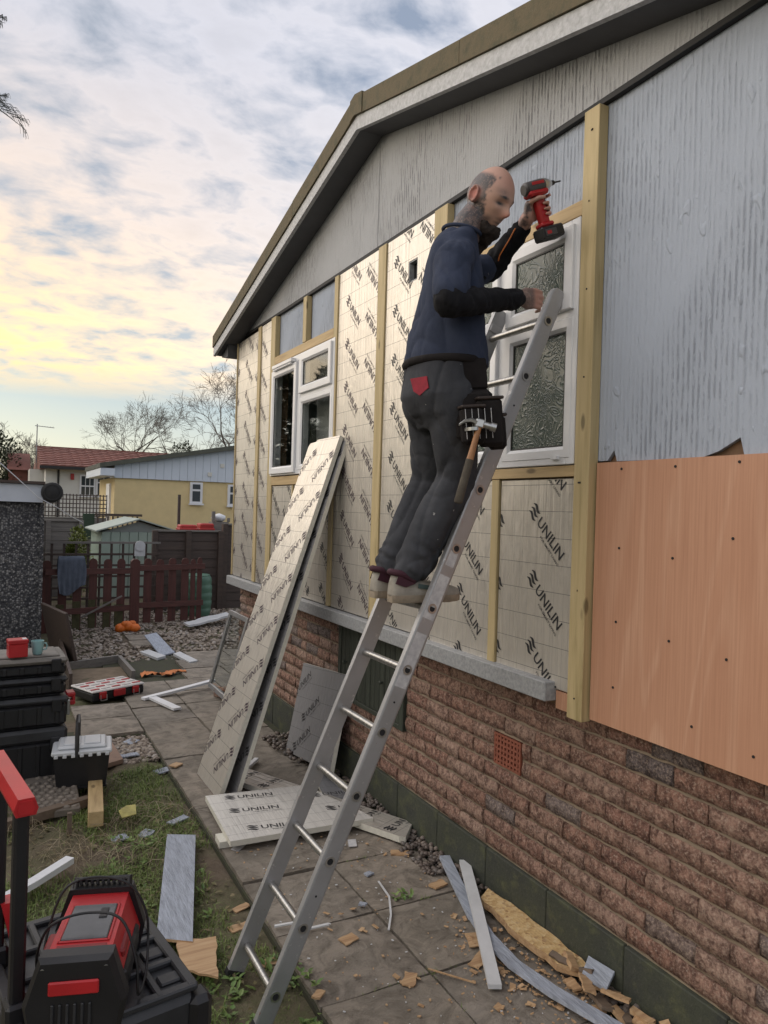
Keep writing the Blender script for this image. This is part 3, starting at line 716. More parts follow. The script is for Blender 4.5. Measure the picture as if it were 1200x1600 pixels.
c = mixc(nt, ramp(nt, a3, [(0.60, 0.0), (0.75, 0.55)]), c, (0.38, 0.345, 0.30)); c = mixc(nt, ramp(nt, a3, [(0.25, 0.6), (0.4, 0.0)]), c, (0.09, 0.08, 0.066))
ln(nt, c, b.inputs['Base Color']); b.inputs['Roughness'].default_value = 0.8
n1 = bump(nt, b, a1, 1.0, 0.03); bump(nt, b, a3, 0.8, 0.004, n1)
M('joint_soil', (0.045, 0.04, 0.03), 0.95, var=0.4, vscale=20, bump=0.8, bscale=60, col2=(0.05, 0.055, 0.024))
path_bed = MB(); path_bed.box((-1.0, -1.0, -0.09), (0.045, 9.2, -0.026)); path_bed.box((-1.75, 6.15, -0.09), (-1.001, 7.2, -0.027)); path_bed.box((0.046, 7.2, -0.09), (0.9, 9.3, -0.0275))
path = path_bed.build('path', MT['joint_soil']); structure(path); WPOS[path.name] = Vector((0, 0, 0))
def slab_mesh(w, l, seed):
    rr = random.Random(seed); n = 7; b = MB(); vs = []; ph = rr.uniform(0, 50)
    for j in range(n+1):
        for i in range(n+1):
            e = i in (0, n) or j in (0, n); x = -w/2+w*i/n; y = -l/2+l*j/n
            if e: x += rr.uniform(-.0025, .0025); y += rr.uniform(-.0025, .0025)
            vs.append((x, y, 0.0045*noise.noise((x*5+ph, y*5, 1.0))+0.003*noise.noise((x*14+ph, y*14, 3.0))-(0.005 if e else 0)))
    N = n+1; fs = [(j*N+i, j*N+i+1, (j+1)*N+i+1, (j+1)*N+i) for j in range(n) for i in range(n)]
    rg = [i for i in range(N)]+[(j)*N+n for j in range(1, N)]+[n*N+i for i in range(n-1, -1, -1)]+[j*N for j in range(n-1, 0, -1)]
    o = len(vs); vs += [(vs[i][0], vs[i][1], -0.05) for i in rg]; k = len(rg)
    fs += [(rg[i], o+i, o+(i+1) % k, rg[(i+1) % k]) for i in range(k)]
    b.add(vs, fs); return b.mesh('paving_slab', MT['slab'])
SLM = {}
random.seed(5)
def slab_at(x0, x1, y0, y1, mat=None, dz=0.0):
    key = (round(x1-x0, 3), round(y1-y0, 3), random.randint(0, 3))
    if key not in SLM: SLM[key] = slab_mesh(x1-x0-0.012, y1-y0-0.012, len(SLM))
    o = link('paving_slab', SLM[key], path, ((x0+x1)/2, (y0+y1)/2, dz+random.uniform(-.004, .004)))
    o.rotation_euler = (random.uniform(-.008, .008), random.uniform(-.008, .008), random.uniform(-.006, .006)); return o
YJ = [0.54, 1.03, 1.52, 2.01, 2.495, 2.995, 3.485, 3.97, 4.455, 4.94, 5.42, 5.905, 6.39, 6.875, 7.36, 7.845]
for i in range(len(YJ)-1):
    for (x0, x1) in ((-0.995, -0.515), (-0.515, -0.032)):
        slab_at(x0, x1, YJ[i], YJ[i+1])
for (x0, x1, y0, y1) in ((-1.48, -0.998, 6.17, 6.65), (-1.48, -0.998, 6.65, 7.13), (-0.03, 0.45, 7.36, 7.845), (0.45, 0.93, 7.36, 7.845), (-0.27, 0.21, 7.85, 8.33), (0.21, 0.69, 7.85, 8.33), (-0.21, 0.27, 8.33, 8.81), (0.27, 0.75, 8.33, 8.81), (0.0, 0.48, 8.81, 9.29), (0.48, 0.96, 8.81, 9.29)):
    slab_at(x0, x1, y0, y1)
for (x0, y0) in ((-0.5, 9.95), (-0.48, 10.4)): slab_at(x0, x0+0.45, y0, y0+0.43, dz=-0.02)

# gravel (nobody could count it)
m, nt, b = new_mat('gravel')
ge = nn(nt, 'ShaderNodeNewGeometry')
c = ramp(nt, ge.outputs['Random Per Island'], [(0.0, (0.16, 0.125, 0.10)), (0.3, (0.27, 0.22, 0.175)), (0.55, (0.36, 0.305, 0.25)), (0.75, (0.21, 0.17, 0.14)), (0.92, (0.42, 0.38, 0.34)), (1.0, (0.13, 0.11, 0.10))])
ln(nt, c, b.inputs['Base Color']); b.inputs['Roughness'].default_value = 0.75
m, nt, b = new_mat('pebble')
ge = nn(nt, 'ShaderNodeNewGeometry')
c = ramp(nt, ge.outputs['Random Per Island'], [(0.0, (0.09, 0.07, 0.06)), (0.4, (0.15, 0.115, 0.095)), (0.7, (0.12, 0.105, 0.095)), (1.0, (0.20, 0.16, 0.13))])
ln(nt, c, b.inputs['Base Color']); b.inputs['Roughness'].default_value = 0.5
ICO0 = None
def stones(name, label, cat, regions, mat, smooth=False, sub=1):
    bm = bmesh.new(); bmesh.ops.create_icosphere(bm, subdivisions=sub, radius=1.0); bm.verts.index_update()
    base = [v.co.copy() for v in bm.verts]; fb = [[v.index for v in f.verts] for f in bm.faces]; bm.free()
    b = MB()
    for (n, fn, r0, r1) in regions:
        for _ in range(n):
            p = fn()
            if p is None: continue
            r = random.uniform(r0, r1); q = Euler((random.uniform(-.4, .4), random.uniform(-.4, .4), random.uniform(0, 6.3))).to_matrix()
            sx, sy, sz = r*random.uniform(.8, 1.3), r*random.uniform(.7, 1.0), r*random.uniform(.45, .75)
            b.add([q @ Vector((v.x*sx*random.uniform(.85, 1.1), v.y*sy*random.uniform(.85, 1.1), v.z*sz*random.uniform(.85, 1.1)))+Vector(p) for v in base], fb)
    o = b.build(name, MT[mat], smooth=smooth); tag(o, label, cat, kind='stuff'); return o
random.seed(9)
U = random.uniform
def in_gravel():
    x, y = U(-1.42, 2.2), U(9.0, 13.0)
    if x < -0.75 and y < 9.0: return None
    if -0.55 < x < -0.02 and 9.9 < y < 10.85: return None
    if x > -0.03 and y < 9.35: return None
    return (x, y, -0.035+0.03*noise.noise((x*2, y*2, 0))+U(0, .02))
stones('gravel', 'loose brown gravel spread in front of the picket fence', 'gravel', [(5200, in_gravel, .016, .034), (500, lambda: (U(-1.26, -1.01), U(5.5, 6.12), -0.035+U(0, .015)), .012, .026), (700, lambda: (U(-0.8, -0.22), U(7.9, 9.4), -0.045+U(0, .01)), .007, .014)], 'gravel', sub=1)
def by_wall():
    y = U(1.3, 5.6); t = U(0, 1)
    return (-0.02+t*0.065, y, -0.02+t*0.045+U(0, .012))
stones('pebbles', 'rounded brown pebbles along the foot of the wall', 'pebbles', [(750, by_wall, .011, .021), (150, lambda: (U(-.13, .04), U(3.15, 3.75), .0+U(0, .02)), .012, .022), (130, lambda: (U(-.2, .03), U(4.9, 5.6), .005+U(0, .04)), .014, .026)], 'pebble', True, sub=1)

# grass and weeds
def leafmat(name, a, c2, tr=0.2):
    m, nt, b = new_mat(name); ge = nn(nt, 'ShaderNodeNewGeometry')
    ln(nt, ramp(nt, ge.outputs['Random Per Island'], [(0.0, a), (0.6, c2), (1.0, tuple(x*0.6 for x in a))]), b.inputs['Base Color']); b.inputs['Roughness'].default_value = 0.6
    return m
leafmat('grass', (0.115, 0.185, 0.035), (0.19, 0.23, 0.065)); leafmat('weed', (0.10, 0.185, 0.04), (0.17, 0.235, 0.065)); leafmat('dry_stalk', (0.26, 0.21, 0.13), (0.34, 0.28, 0.18)); leafmat('dead_leaf', (0.17, 0.13, 0.06), (0.13, 0.12, 0.05))
def grass_density(x, y):
    d = 0.62+0.9*noise.fractal((x*3.1, y*3.1, 7.7), 1.0, 2.0, 3)
    if x > -1.08: d -= 0.5*(1-max(0, min(1, (-1.0-x)/0.08)))
    if -1.12 < x and 3.0 < y < 4.0: d -= 0.75
    if -1.15 < x and 4.4 < y < 5.4: d -= 0.4
    if y > 5.35: d -= 2
    if x < -1.62 and y > 4.0: d -= 0.65
    return d
random.seed(14)
gb = MB(); n = 0
while n < 34000:
    x, y = U(-2.35, -1.0), U(1.9, 5.5)
    if y > 2.2+3*U(0, 1)**1.3 and U(0, 1) < 0.2: pass
    if U(0, 1) > grass_density(x, y): 
        n += 0.15; continue
    z = gz(x, y)-0.004; h = U(.02, .075)*(0.7+0.6*noise.noise((x*4, y*4, 9))); h = max(.012, h)
    a = U(0, 6.3); ln_ = U(.2, 1.5)*h; w = U(.0012, .0026); dx, dy = math.cos(a), math.sin(a)
    p0 = Vector((x, y, z)); p1 = p0+Vector((dx*ln_*.35, dy*ln_*.35, h*.65)); p2 = p0+Vector((dx*ln_, dy*ln_, h*U(.5, 1.0))); s = Vector((-dy, dx, 0))*w
    gb.add([p0-s, p0+s, p1+s*.8, p1-s*.8, p2], [(0, 1, 2, 3), (3, 2, 4)]); n += 1
# tufts in the slab joints
for _ in range(420):
    j = random.choice((-0.515, -0.995)); x = j+U(-.008, .008); y = U(2.0, 4.2)
    if random.random() < .5: y = random.choice((2.495, 2.995, 3.485))+U(-.006, .006); x = U(-.9, -.2)
    if noise.noise((x*3, y*3, 4.0)) < 0.12: continue
    h = U(.006, .02); a = U(0, 6.3); p0 = Vector((x, y, -.006)); s = Vector((math.sin(a), -math.cos(a), 0))*.0018
    gb.add([p0-s, p0+s, p0+Vector((math.cos(a)*h, math.sin(a)*h, h))], [(0, 1, 2)])
tag(gb.build('grass', MT['grass']), 'short patchy green grass beside the path', 'grass', kind='stuff')
def leaf(b, p, d, up, L, W):
    d = d.normalized(); s = d.cross(up).normalized(); n_ = s.cross(d)
    b.add([p, p+d*L*.3+s*W+n_*L*.08, p+d*L*.65+s*W*.8+n_*L*.06, p+d*L-n_*L*.05, p+d*L*.65-s*W*.8+n_*L*.06, p+d*L*.3-s*W+n_*L*.08, p+d*L*.5+n_*L*.02], [(0, 1, 6), (1, 2, 6), (2, 3, 6), (3, 4, 6), (4, 5, 6), (5, 0, 6)])
wbm = MB(); dl = MB()
spots = [(U(-1.55, -1.12), U(3.2, 4.5)) for _ in range(90)]+[(U(-1.32, -1.0), U(2.2, 2.9)) for _ in range(80)]+[(U(-1.75, -1.3), U(2.6, 3.4)) for _ in range(50)]+[(-.36+U(-.03, .05), 3.03+U(-.03, .03)) for _ in range(5)]+[(-1.0+U(-.04, .03), U(2.3, 3.0)) for _ in range(14)]+[(.0+U(-.03, .03), 4.6+U(-.3, .3)) for _ in range(10)]
for (x, y) in spots:
    if x < -1 and noise.noise((x*3.3, y*3.3, 21)) < -0.12: continue
    z = gz(x, y) if x < -.99 else -.004
    for k in range(random.randint(4, 8)):
        a = U(0, 6.3); leaf(wbm, Vector((x+U(-.02, .02), y+U(-.02, .02), z+U(.0, .018))), Vector((math.cos(a), math.sin(a), U(.1, .8))), Vector((0, 0, 1)), U(.018, .042), U(.005, .011))
for _ in range(700):
    x, y = U(-2.2, -1.02), U(2.0, 5.3); a = U(0, 6.3); leaf(dl, Vector((x, y, gz(x, y)+U(.004, .02))), Vector((math.cos(a), math.sin(a), U(-.2, .3))), Vector((U(-.3, .3), U(-.3, .3), 1)).normalized(), U(.015, .045), U(.004, .012))
tag(wbm.build('weeds', MT['weed']), 'small leafy weeds among the grass and slab joints', 'weeds', kind='stuff')
tag(dl.build('leaf_litter', MT['dead_leaf']), 'withered leaves lying over the garden bed', 'leaves', kind='stuff')
ds = MB()
for (cx, cy, n, sp, L) in ((-1.72, 4.15, 70, .10, .22), (-1.34, 4.55, 60, .12, .28), (-1.40, 4.1, 30, .1, .2), (-1.85, 4.6, 25, .1, .2)):
    for _ in range(n):
        x, y = cx+random.gauss(0, sp), cy+random.gauss(0, sp); a = U(0, 6.3); l = L*U(.4, 1.0); h = U(.02, .09); z = gz(x, y); bend = U(-1, 1)
        pts = [(x+math.cos(a+bend*t)*l*t, y+math.sin(a+bend*t)*l*t, z+h*math.sin(math.pi*min(1, t*1.1))+.004) for t in (0, .3, .6, 1.0)]
        ds.tube(pts, [.0016, .0015, .0012, .0006], 3, cap=False)
tag(ds.build('dry_stalks', MT['dry_stalk']), 'tangled dry pale plant stalks on the bed', 'stalks', kind='stuff')
# ================================================================== LADDER
m, nt, b = new_mat('alu')
v = objvec(nt); a1 = tex(nt, objvec(nt, (30, 30, 2)), 1.0, 4); a2 = tex(nt, v, 24, 5, 0.7); a3 = tex(nt, v, 6, 4)
c = mixc(nt, ramp(nt, a3, [(0.35, 0.0), (0.7, 0.6)]), (0.42, 0.42, 0.43), (0.30, 0.295, 0.29))
c = mixc(nt, ramp(nt, a2, [(0.62, 0.0), (0.68, 1.0)]), c, (0.58, 0.57, 0.56)); c = mixc(nt, ramp(nt, tex(nt, v, 11, 5, 0.75), [(0.68, 0.0), (0.72, 0.8)]), c, (0.35, 0.16, 0.12))
ln(nt, c, b.inputs['Base Color']); b.inputs['Metallic'].default_value = 0.55; b.inputs['Roughness'].default_value = 0.45; bump(nt, b, a1, 0.15, 0.001)
M('alu_rung', (0.50, 0.49, 0.47), 0.33, 0.9, var=0.35, vscale=14, bump=0.2, bscale=90, stretch=(1, 6, 1))
M('sticker', (0.62, 0.62, 0.62), 0.5, var=0.4, vscale=30, col2=(0.40, 0.40, 0.42))
M('rubber', (0.02, 0.02, 0.02), 0.7)
LB0, LT0 = Vector((-1.21, 2.53, -0.03)), Vector((-0.083, 2.36, 2.77)); LB1, LT1 = Vector((-1.21, 2.87, -0.03)), Vector((-0.083, 2.745, 2.77))
ladder = thing('ladder', 'scratched aluminium ladder leaning on the wall under the man', 'ladder', (-1.21, 2.70, -0.03))
ldir = (LT0-LB0).normalized(); lw = (LB1-LB0).normalized(); lnorm = ldir.cross(lw).normalized()   # across the stile face
def stile(a, t, side):
    b = MB(); d = (t-a); L = d.length; d.normalize(); w = (Vector((0, 1, 0))-d*d.y).normalized(); n = d.cross(w)
    hw, ht = 0.034, 0.012; prof = [(-hw, -ht), (-hw*.8, -ht*1.2), (hw*.8, -ht*1.2), (hw, -ht), (hw, ht), (-hw, ht)]
    vs = []
    for (s, k) in ((0.0, 1.0), (L-0.03, 1.0), (L-0.008, 0.8), (L, 0.5)):
        vs += [a+d*s+n*(p[0]*k)+w*(p[1]*side) for p in prof]
    m_ = len(prof); fs = [(r*m_+i, r*m_+(i+1) % m_, (r+1)*m_+(i+1) % m_, (r+1)*m_+i) for r in range(3) for i in range(m_)]
    fs += [tuple(range(m_-1, -1, -1)), tuple(3*m_+i for i in range(m_))]
    if side < 0: fs = [tuple(reversed(f)) for f in fs]
    b.add(vs, fs); return b.build('stile', MT['alu'], ladder, world=True), d, w, n
s0, d0, w0, n0 = stile(LB0, LT0, 1); s1, d1, w1_, n1_ = stile(LB1, LT1, -1)
NR = 12; L0 = (LT0-LB0).length
for i in range(NR):
    t = 0.115+i*0.2512
    a = LB0+d0*t; c = LB1+d1*t*((LT1-LB1).length/L0); ax = (c-a).normalized()
    b = MB(); b.cyl(a+ax*0.01, c-ax*0.01, 0.0145, 14); sm(b.build('rung', MT['alu_rung'], ladder, world=True), 40)
    for (p, o, dr) in ((a, s0, -1), (c, s1, 1)):
        b = MB(); b.ring(p+ax*dr*0.0135, ax*dr, 0.0195, 0.0125, 0.004, 18); sm(b.build('ferrule', MT['alu_rung'], o, world=True), 40)
        b = MB(); b.cyl(p+ax*dr*0.0125, p+ax*dr*0.0152, 0.0123, 14); b.build('rung_hollow', MT['black_gap'], o, world=True)
    if i in (1, 4, 9): 
        b = MB(); b.cyl(a+d0*.12-ax*.012, a+d0*.12-ax*.0155, .0042, 8); b.build('rivet_hole', MT['black_gap'], s0, world=True)
for (a, d) in ((LB0, d0), (LB1, d1)):
    b = MB(); n = d.cross(Vector((0, 1, 0))).normalized(); b.prism([a-n*.037-Vector((0, .016, 0))-d*.01, a+n*.037-Vector((0, .016, 0))-d*.01, a+n*.037-Vector((0, .016, 0))+d*.012, a-n*.037-Vector((0, .016, 0))+d*.012], (0, .032, 0)); b.build('foot', MT['rubber'], ladder, world=True)
for (t0, t1, k) in ((1.30, 1.52, .026), (1.58, 1.76, .026), (1.80, 1.86, .02)):
    b = MB(); w = -w0; p = LB0+w0*(-0.0148); b.prism([p+d0*t0-n0*k, p+d0*t0+n0*k, p+d0*t1+n0*k*.95, p+d0*t1-n0*k*.9], w0*0.0006); b.build('sticker', MT['sticker'], s0, world=True)
b = MB(); p = LB1+d1*(L0-.10); b.bbox((-.03, -.018, -.02), (.03, .03, .02), .004, mat=Matrix.Translation(p) @ Matrix(((n1_.x, w1_.x, d1.x), (n1_.y, w1_.y, d1.y), (n1_.z, w1_.z, d1.z))).to_4x4()); b.build('bracket', MT['alu'], ladder, world=True)

# ================================================================== LOOSE INSULATION BOARDS
M('foam', (0.66, 0.64, 0.56), 0.85, var=0.12, vscale=40, bump=0.3, bscale=150)
def basis(BL, BR, TL):
    BL, BR, TL = Vector(BL), Vector(BR), Vector(TL); r = (BR-BL).normalized(); up = (TL-BL); up = (up-r*up.dot(r)).normalized(); nrm = r.cross(up)*-1   # away from the viewer
    return Matrix(((nrm.x, -r.x, up.x, BL.x), (nrm.y, -r.y, up.y, BL.y), (nrm.z, -r.z, up.z, BL.z), (0, 0, 0, 1)))
def loose_board(name, label, BL, BR, TL, W, H, T, marks, mat='foil', ink='ink', ang=-45, poly=None, cat='board', group=None, edge='foam'):
    """local: z up the board, -y to the right, face towards the viewer at x = 0, thickness to +x; origin at the lower left corner"""
    M4 = basis(BL, BR, TL)
    poly = poly or [(0, 0), (W, 0), (W, H), (0, H)]
    b = MB(); n = len(poly); a = [(0, -u, w) for (u, w) in poly]; c = [(T, -u, w) for (u, w) in poly]
    b.add(a+c, [tuple(range(n))], 0); b.add(c, [tuple(range(n-1, -1, -1))], 0); b.add(a+c, [(i, n+i, n+(i+1) % n, (i+1) % n) for i in range(n)], 1)
    o = b.build(name, [MT[mat], MT[edge]]); o.matrix_world = M4; tag(o, label, cat, group)
    if marks: put_marks(o, .004, W-.004, .004, H-.004, [(u, w, R(a_)) for (u, w, a_) in marks], ink, lambda u, w: (-0.0012, -u, w), local=True)
    return o
mk = []
for j in range(10):
    mk.append((0.10, 0.06+j*0.285, 62)); mk.append((0.34, -0.02+j*0.285, 62+0))
lean = loose_board('insulation_board', 'long foil board leaning on the wall, front one of the leaning pair', (-0.845, 5.03, 0.004), (-0.835, 4.53, 0.004), (-0.075, 4.88, 2.335), 0.50, 2.46, 0.03,
    [(0.16, 0.36+j*0.29, 225) for j in range(8)]+[(0.47, 0.33+j*0.29, 225) for j in range(8)], ink='ink_purple', poly=[(0, 0), (.5, 0), (.5, 2.46), (.13, 2.455), (.115, 2.44), (.02, 2.435), (0, 2.41)])
lean2 = loose_board('insulation_board', 'foil board with dark taped edge sandwiched behind the front leaning board', (-0.745, 5.00, 0.004), (-0.735, 4.50, 0.004), (-0.032, 4.85, 2.34), 0.50, 2.44, 0.028, [(0.47, 0.33+j*0.29, 225) for j in range(8)], mat='foil_matt')
square = loose_board('insulation_board', 'dull grey foil square with two dark prints leaning on the brick base', (-0.13, 5.235, 0.01), (-0.11, 4.42, 0.10), (0.018, 5.38, 0.66), 0.80, 0.66, 0.03, [(0.20, 0.24, 38), (-0.02, 0.40, 38), (0.14, 0.02, 38)], mat='foil_matt', poly=[(0, 0), (.79, .0), (.80, .64), (.02, .66)])
# offcuts lying on the slabs: local z points away from the viewer
def flat_board(name, label, p0, p1, p2, W, H, T, marks, z, mat='foil', poly=None, tilt=0.0, group=None, edge='foam'):
    """p0 near-left, p1 near-right, p2 far-left on the ground plane; top face at z"""
    return loose_board(name, label, (*p0, z), (*p1, z+tilt), (*p2, z), W, H, T, marks, mat, poly=poly, group=group, edge=edge)
off1 = flat_board('insulation_offcut', 'broad white faced offcut lying flat on the slabs by the ladder', (-0.965, 3.80), (-0.135, 3.76), (-0.80, 4.42), .83, .64, .030, [(0.10, 0.56, -6), (0.08, 0.36, -6), (0.12, 0.10, -6), (0.60, 0.42, -6), (.62, .2, -6)], 0.068, mat='foil_white', poly=[(0, 0), (.83, .0), (.80, .12), (.62, .62), (0, .66)])
off2 = flat_board('insulation_offcut', 'long shiny silver strip of foil board under the white offcut', (-0.08, 3.50), (0.04, 3.56), (-0.33, 4.90), .20, 1.52, .035, [(.02, .10+.2*k, 4) for k in range(8)], 0.05, mat='foil', poly=[(0.02, 0), (.17, .06), (.20, .12), (.20, 1.5), (0, 1.5), (0, .03)])
off3 = flat_board('insulation_offcut', 'thin cream strip poking out behind the white offcut', (-0.30, 3.9), (-0.10, 3.86), (-0.36, 4.66), .16, .8, .018, [], 0.025, mat='foil_matt')
off4 = flat_board('insulation_offcut', 'small white block beneath the near corner of the white offcut', (-1.0, 3.88), (-0.80, 3.87), (-1.0, 3.99), .2, .11, .034, [], 0.036, mat='foam')

# ================================================================== REMOVED SASH, TRIMS, OFFCUTS
M('pale_plastic', (0.60, 0.61, 0.62), 0.45, var=0.12, vscale=12)
M('old_alu', (0.38, 0.38, 0.38), 0.4, 0.6, var=0.3, vscale=10)
M4 = basis((-0.22, 7.22, 0.05), (-0.22, 6.62, 0.05), (-0.02, 7.14, 0.80))
sashT = thing('window_sash', 'old aluminium window sash leaning on the brick corner behind the long board', 'window'); sashT.matrix_world = M4
b = MB()
for (u0, u1, v0, v1) in ((0, .045, 0, .78), (.555, .60, 0, .78), (.046, .554, 0, .045), (.046, .554, .735, .78)): b.bbox((0, -u1, v0), (.035, -u0, v1), .004)
b.build('frame', MT['old_alu'], sashT)
b = MB(); b.box((.012, -.556, .04), (.02, -.044, .74)); b.build('pane', MT['glass_clear'], sashT)
M('render_chip', (0.42, 0.46, 0.54), 0.7, var=0.42, vscale=5, bump=1.0, bscale=9, bdist=0.008, stretch=(18, 2.2, 1), detail=6)
def plate(name, label, cat, pts, z, T, mat, dz=None, group=None, edge=None, jag=0):
    """flat piece from ground points (list of (x, y)), top at z+T; dz: extra height per corner"""
    c = Vector((sum(p[0] for p in pts)/len(pts), sum(p[1] for p in pts)/len(pts), z)); P = []
    for i, p in enumerate(pts):
        P.append((p[0]-c.x, p[1]-c.y, (dz[i] if dz else 0.0)))
    if jag:
        Q = []
        for i in range(len(P)):
            a, d = Vector(P[i]), Vector(P[(i+1) % len(P)]); k = max(1, int((d-a).length/jag))
            for j in range(k): Q.append(tuple(a.lerp(d, j/k)+Vector((U(-1, 1), U(-1, 1), 0))*jag*.22))
        P = Q
    n = len(P); b = MB(); lo = [Vector(p) for p in P]; hi = [p+Vector((0, 0, T)) for p in lo]
    if sum(lo[i].x*lo[(i+1) % n].y-lo[(i+1) % n].x*lo[i].y for i in range(n)) < 0: lo.reverse(); hi.reverse()
    b.add(lo+hi, [tuple(range(n, 2*n))], 0); b.add(lo, [tuple(range(n-1, -1, -1))], 0); b.add(lo+hi, [(i, (i+1) % n, n+(i+1) % n, n+i) for i in range(n)], 1)
    o = b.build(name, [MT[mat], MT[edge or mat]]); o.location = c; return tag(o, label, cat, group)
random.seed(33)
plate('cladding_plank', 'long pale grey ribbed cladding plank lying on the grass', 'plank', [(-1.228, 4.12), (-1.088, 4.05), (-1.335, 3.06), (-1.466, 3.15)], 0.012, .012, 'render_chip', edge='raw_wood')
plate('board_fragment', 'cream splintered board end below the grey plank on the grass', 'board', [(-1.39, 3.10), (-1.235, 3.06), (-1.27, 2.93), (-1.30, 2.80), (-1.41, 2.90)], 0.01, .009, 'raw_wood', jag=.03)
def strip(name, label, cat, pts, w, h, mat, group=None, edge=None):
    """bent flat bar along 3D points"""
    P = [Vector(p) for p in pts]; b = MB(); vs = []; c = P[0].copy()
    for i, p in enumerate(P):
        t = (P[min(i+1, len(P)-1)]-P[max(i-1, 0)]); t.z = 0; t.normalize(); s = Vector((-t.y, t.x, 0))*w/2
        vs += [p-c-s, p-c+s, p-c+s+Vector((0, 0, h)), p-c-s+Vector((0, 0, h))]
    k = len(P); fs = []
    for i in range(k-1):
        for j in range(4): fs.append((i*4+j, (i+1)*4+j, (i+1)*4+(j+1) % 4, i*4+(j+1) % 4))
    fs += [(0, 1, 2, 3), ((k-1)*4+3, (k-1)*4+2, (k-1)*4+1, (k-1)*4)]
    b.add(vs, fs); o = b.build(name, MT[mat]); o.location = c; return tag(o, label, cat, group)
strip('cladding_strip', 'short straight pale grey strip on the pebbles beside the white bar', 'strip', [(0.02, 3.24, .03), (-0.06, 3.0, .02), (-0.15, 2.72, .012)], .055, .016, 'render_chip')
strip('cladding_strip', 'long curved pale grey strip running to the bottom edge', 'strip', [(-0.15, 2.74, .03), (-0.20, 2.55, .03), (-0.215, 2.35, .028), (-0.18, 2.15, .025), (-0.10, 1.9, .02), (.0, 1.66, .02)], .06, .014, 'render_chip')
strip('metal_bar', 'straight silver white bar lying across the grey strips', 'bar', [(0.05, 3.10, .06), (-0.15, 2.70, .055), (-0.355, 2.285, .012)], .052, .018, 'pale_plastic')
strip('plastic_trim', 'white plastic channel lying on soil behind the red handle', 'trim', [(-2.12, 3.62, .03), (-1.90, 3.81, .03), (-1.735, 3.965, .035)], .05, .03, 'upvc')
# chipboard slab by the wall
m, nt, b = new_mat('chipboard')
v = objvec(nt); vo = nn(nt, 'ShaderNodeTexVoronoi', i_Scale=70.0); ln(nt, v, vo.inputs[0]); hs = nn(nt, 'ShaderNodeSeparateColor'); ln(nt, vo.outputs['Color'], hs.inputs[0])
c = ramp(nt, hs.outputs[0], [(0.0, (0.44, 0.28, 0.12)), (0.5, (0.58, 0.40, 0.19)), (0.9, (0.62, 0.46, 0.25)), (1.0, (0.30, 0.16, 0.07))]); c = mixc(nt, ramp(nt, tex(nt, v, 6, 4), [(0.55, 0.0), (0.75, 0.6)]), c, (0.30, 0.15, 0.07))
ln(nt, c, b.inputs['Base Color']); b.inputs['Roughness'].default_value = 0.85; bump(nt, b, vo.outputs['Distance'], 0.7, 0.004)
plate('chipboard_slab', 'rotten straw coloured chipboard slab lying along the plinth', 'board', [(-0.065, 2.80), (0.03, 2.86), (0.042, 2.6), (0.038, 2.25), (0.02, 2.12), (-0.075, 2.26), (-0.085, 2.5)], 0.025, .03, 'chipboard', jag=.05, edge='raw_wood')
plate('cladding_chip', 'small grey square of cladding at the end of the chipboard slab', 'chip', [(0.02, 2.18), (0.04, 2.06), (-0.03, 2.03), (-0.05, 2.14)], .06, .014, 'render_chip', dz=[.03, .03, 0, 0])
WC = [((-0.13, 3.06), .085, .05, 'fibrous orange wood chunk just left of the grey strip top', 0.2), ((-0.235, 2.60), .10, .06, 'brown torn wood chunk left of the silver bar', 1.2), ((-0.30, 2.47), .11, .05, 'pale torn chunk under the silver bar foot', 0.5),
      ((-0.141, 3.43), .10, .055, 'flat tan wood flake on the slab near the pebbles', 2.6), ((-0.724, 2.83), .075, .055, 'square wood chip in the middle of a paving slab', 0.3), ((-0.621, 2.485), .085, .05, 'pale wood chip on the slab joint near the bottom', 0.9),
      ((-1.04, 3.34), .09, .04, 'tan wood piece on soil left of the upper ladder foot', 0.4), ((-1.10, 3.18), .09, .05, 'pinkish wood block on soil beside the far ladder foot', 0.1), ((-1.06, 2.89), .08, .045, 'brown wood piece on the grass between the ladder feet', 0.0),
      ((-0.943, 5.24), .08, .06, 'small square of bare wood at the path edge', 0.7), ((-0.98, 2.55), .045, .035, 'round rusty lump at the slab edge by the ladder foot', 0.7), ((-0.08, 2.02), .08, .05, 'yellow wood chip beside the long curved strip', 0.4), ((-0.16, 2.12), .07, .03, 'pale cream sliver between the slab and curved strip', 0.5)]
for (p, w, l, lab, a) in WC:
    ca, sa = math.cos(a), math.sin(a); q = [(-w/2, -l/2), (w/2, -l/2), (w/2, l/2), (-w/2, l/2)]
    zg = gz(*p)+.004 if p[0] < -1 else .004
    plate('wood_chip', lab, 'wood chip', [(p[0]+x*ca-y*sa, p[1]+x*sa+y*ca) for (x, y) in q], zg, U(.004, .009), 'raw_wood', jag=.016)
BC = [((-1.46, 4.27), .09, .07, 'pale blue chip on the grass, leftmost of two near the plank', .3), ((-1.307, 4.28), .09, .07, 'pale blue chip on the grass just above the grey plank', .9), ((-1.11, 4.40), .13, .06, 'long pale blue flake on grass at the path edge', .5), ((-1.02, 5.27), .12, .08, 'pale blue chip lying over the path corner', .4),
      ((-1.133, 5.97), .10, .10, 'pale chip on the little gravel gap in the path', .7), ((-1.21, 5.60), .13, .06, 'pale flake at the lower edge of the gravel gap', .1), ((-1.307, 6.37), .14, .06, 'white chip on the slab behind the white lidded box', .3), ((-1.163, 7.04), .12, .09, 'pale blue chip beside the organiser case', .3),
      ((-0.40, 3.30), .04, .03, 'tiny blue chip beside the white tag on the slab', .3), ((-0.55, 3.05), .03, .03, 'tiny pale blue chip near the slab joint', .8)]
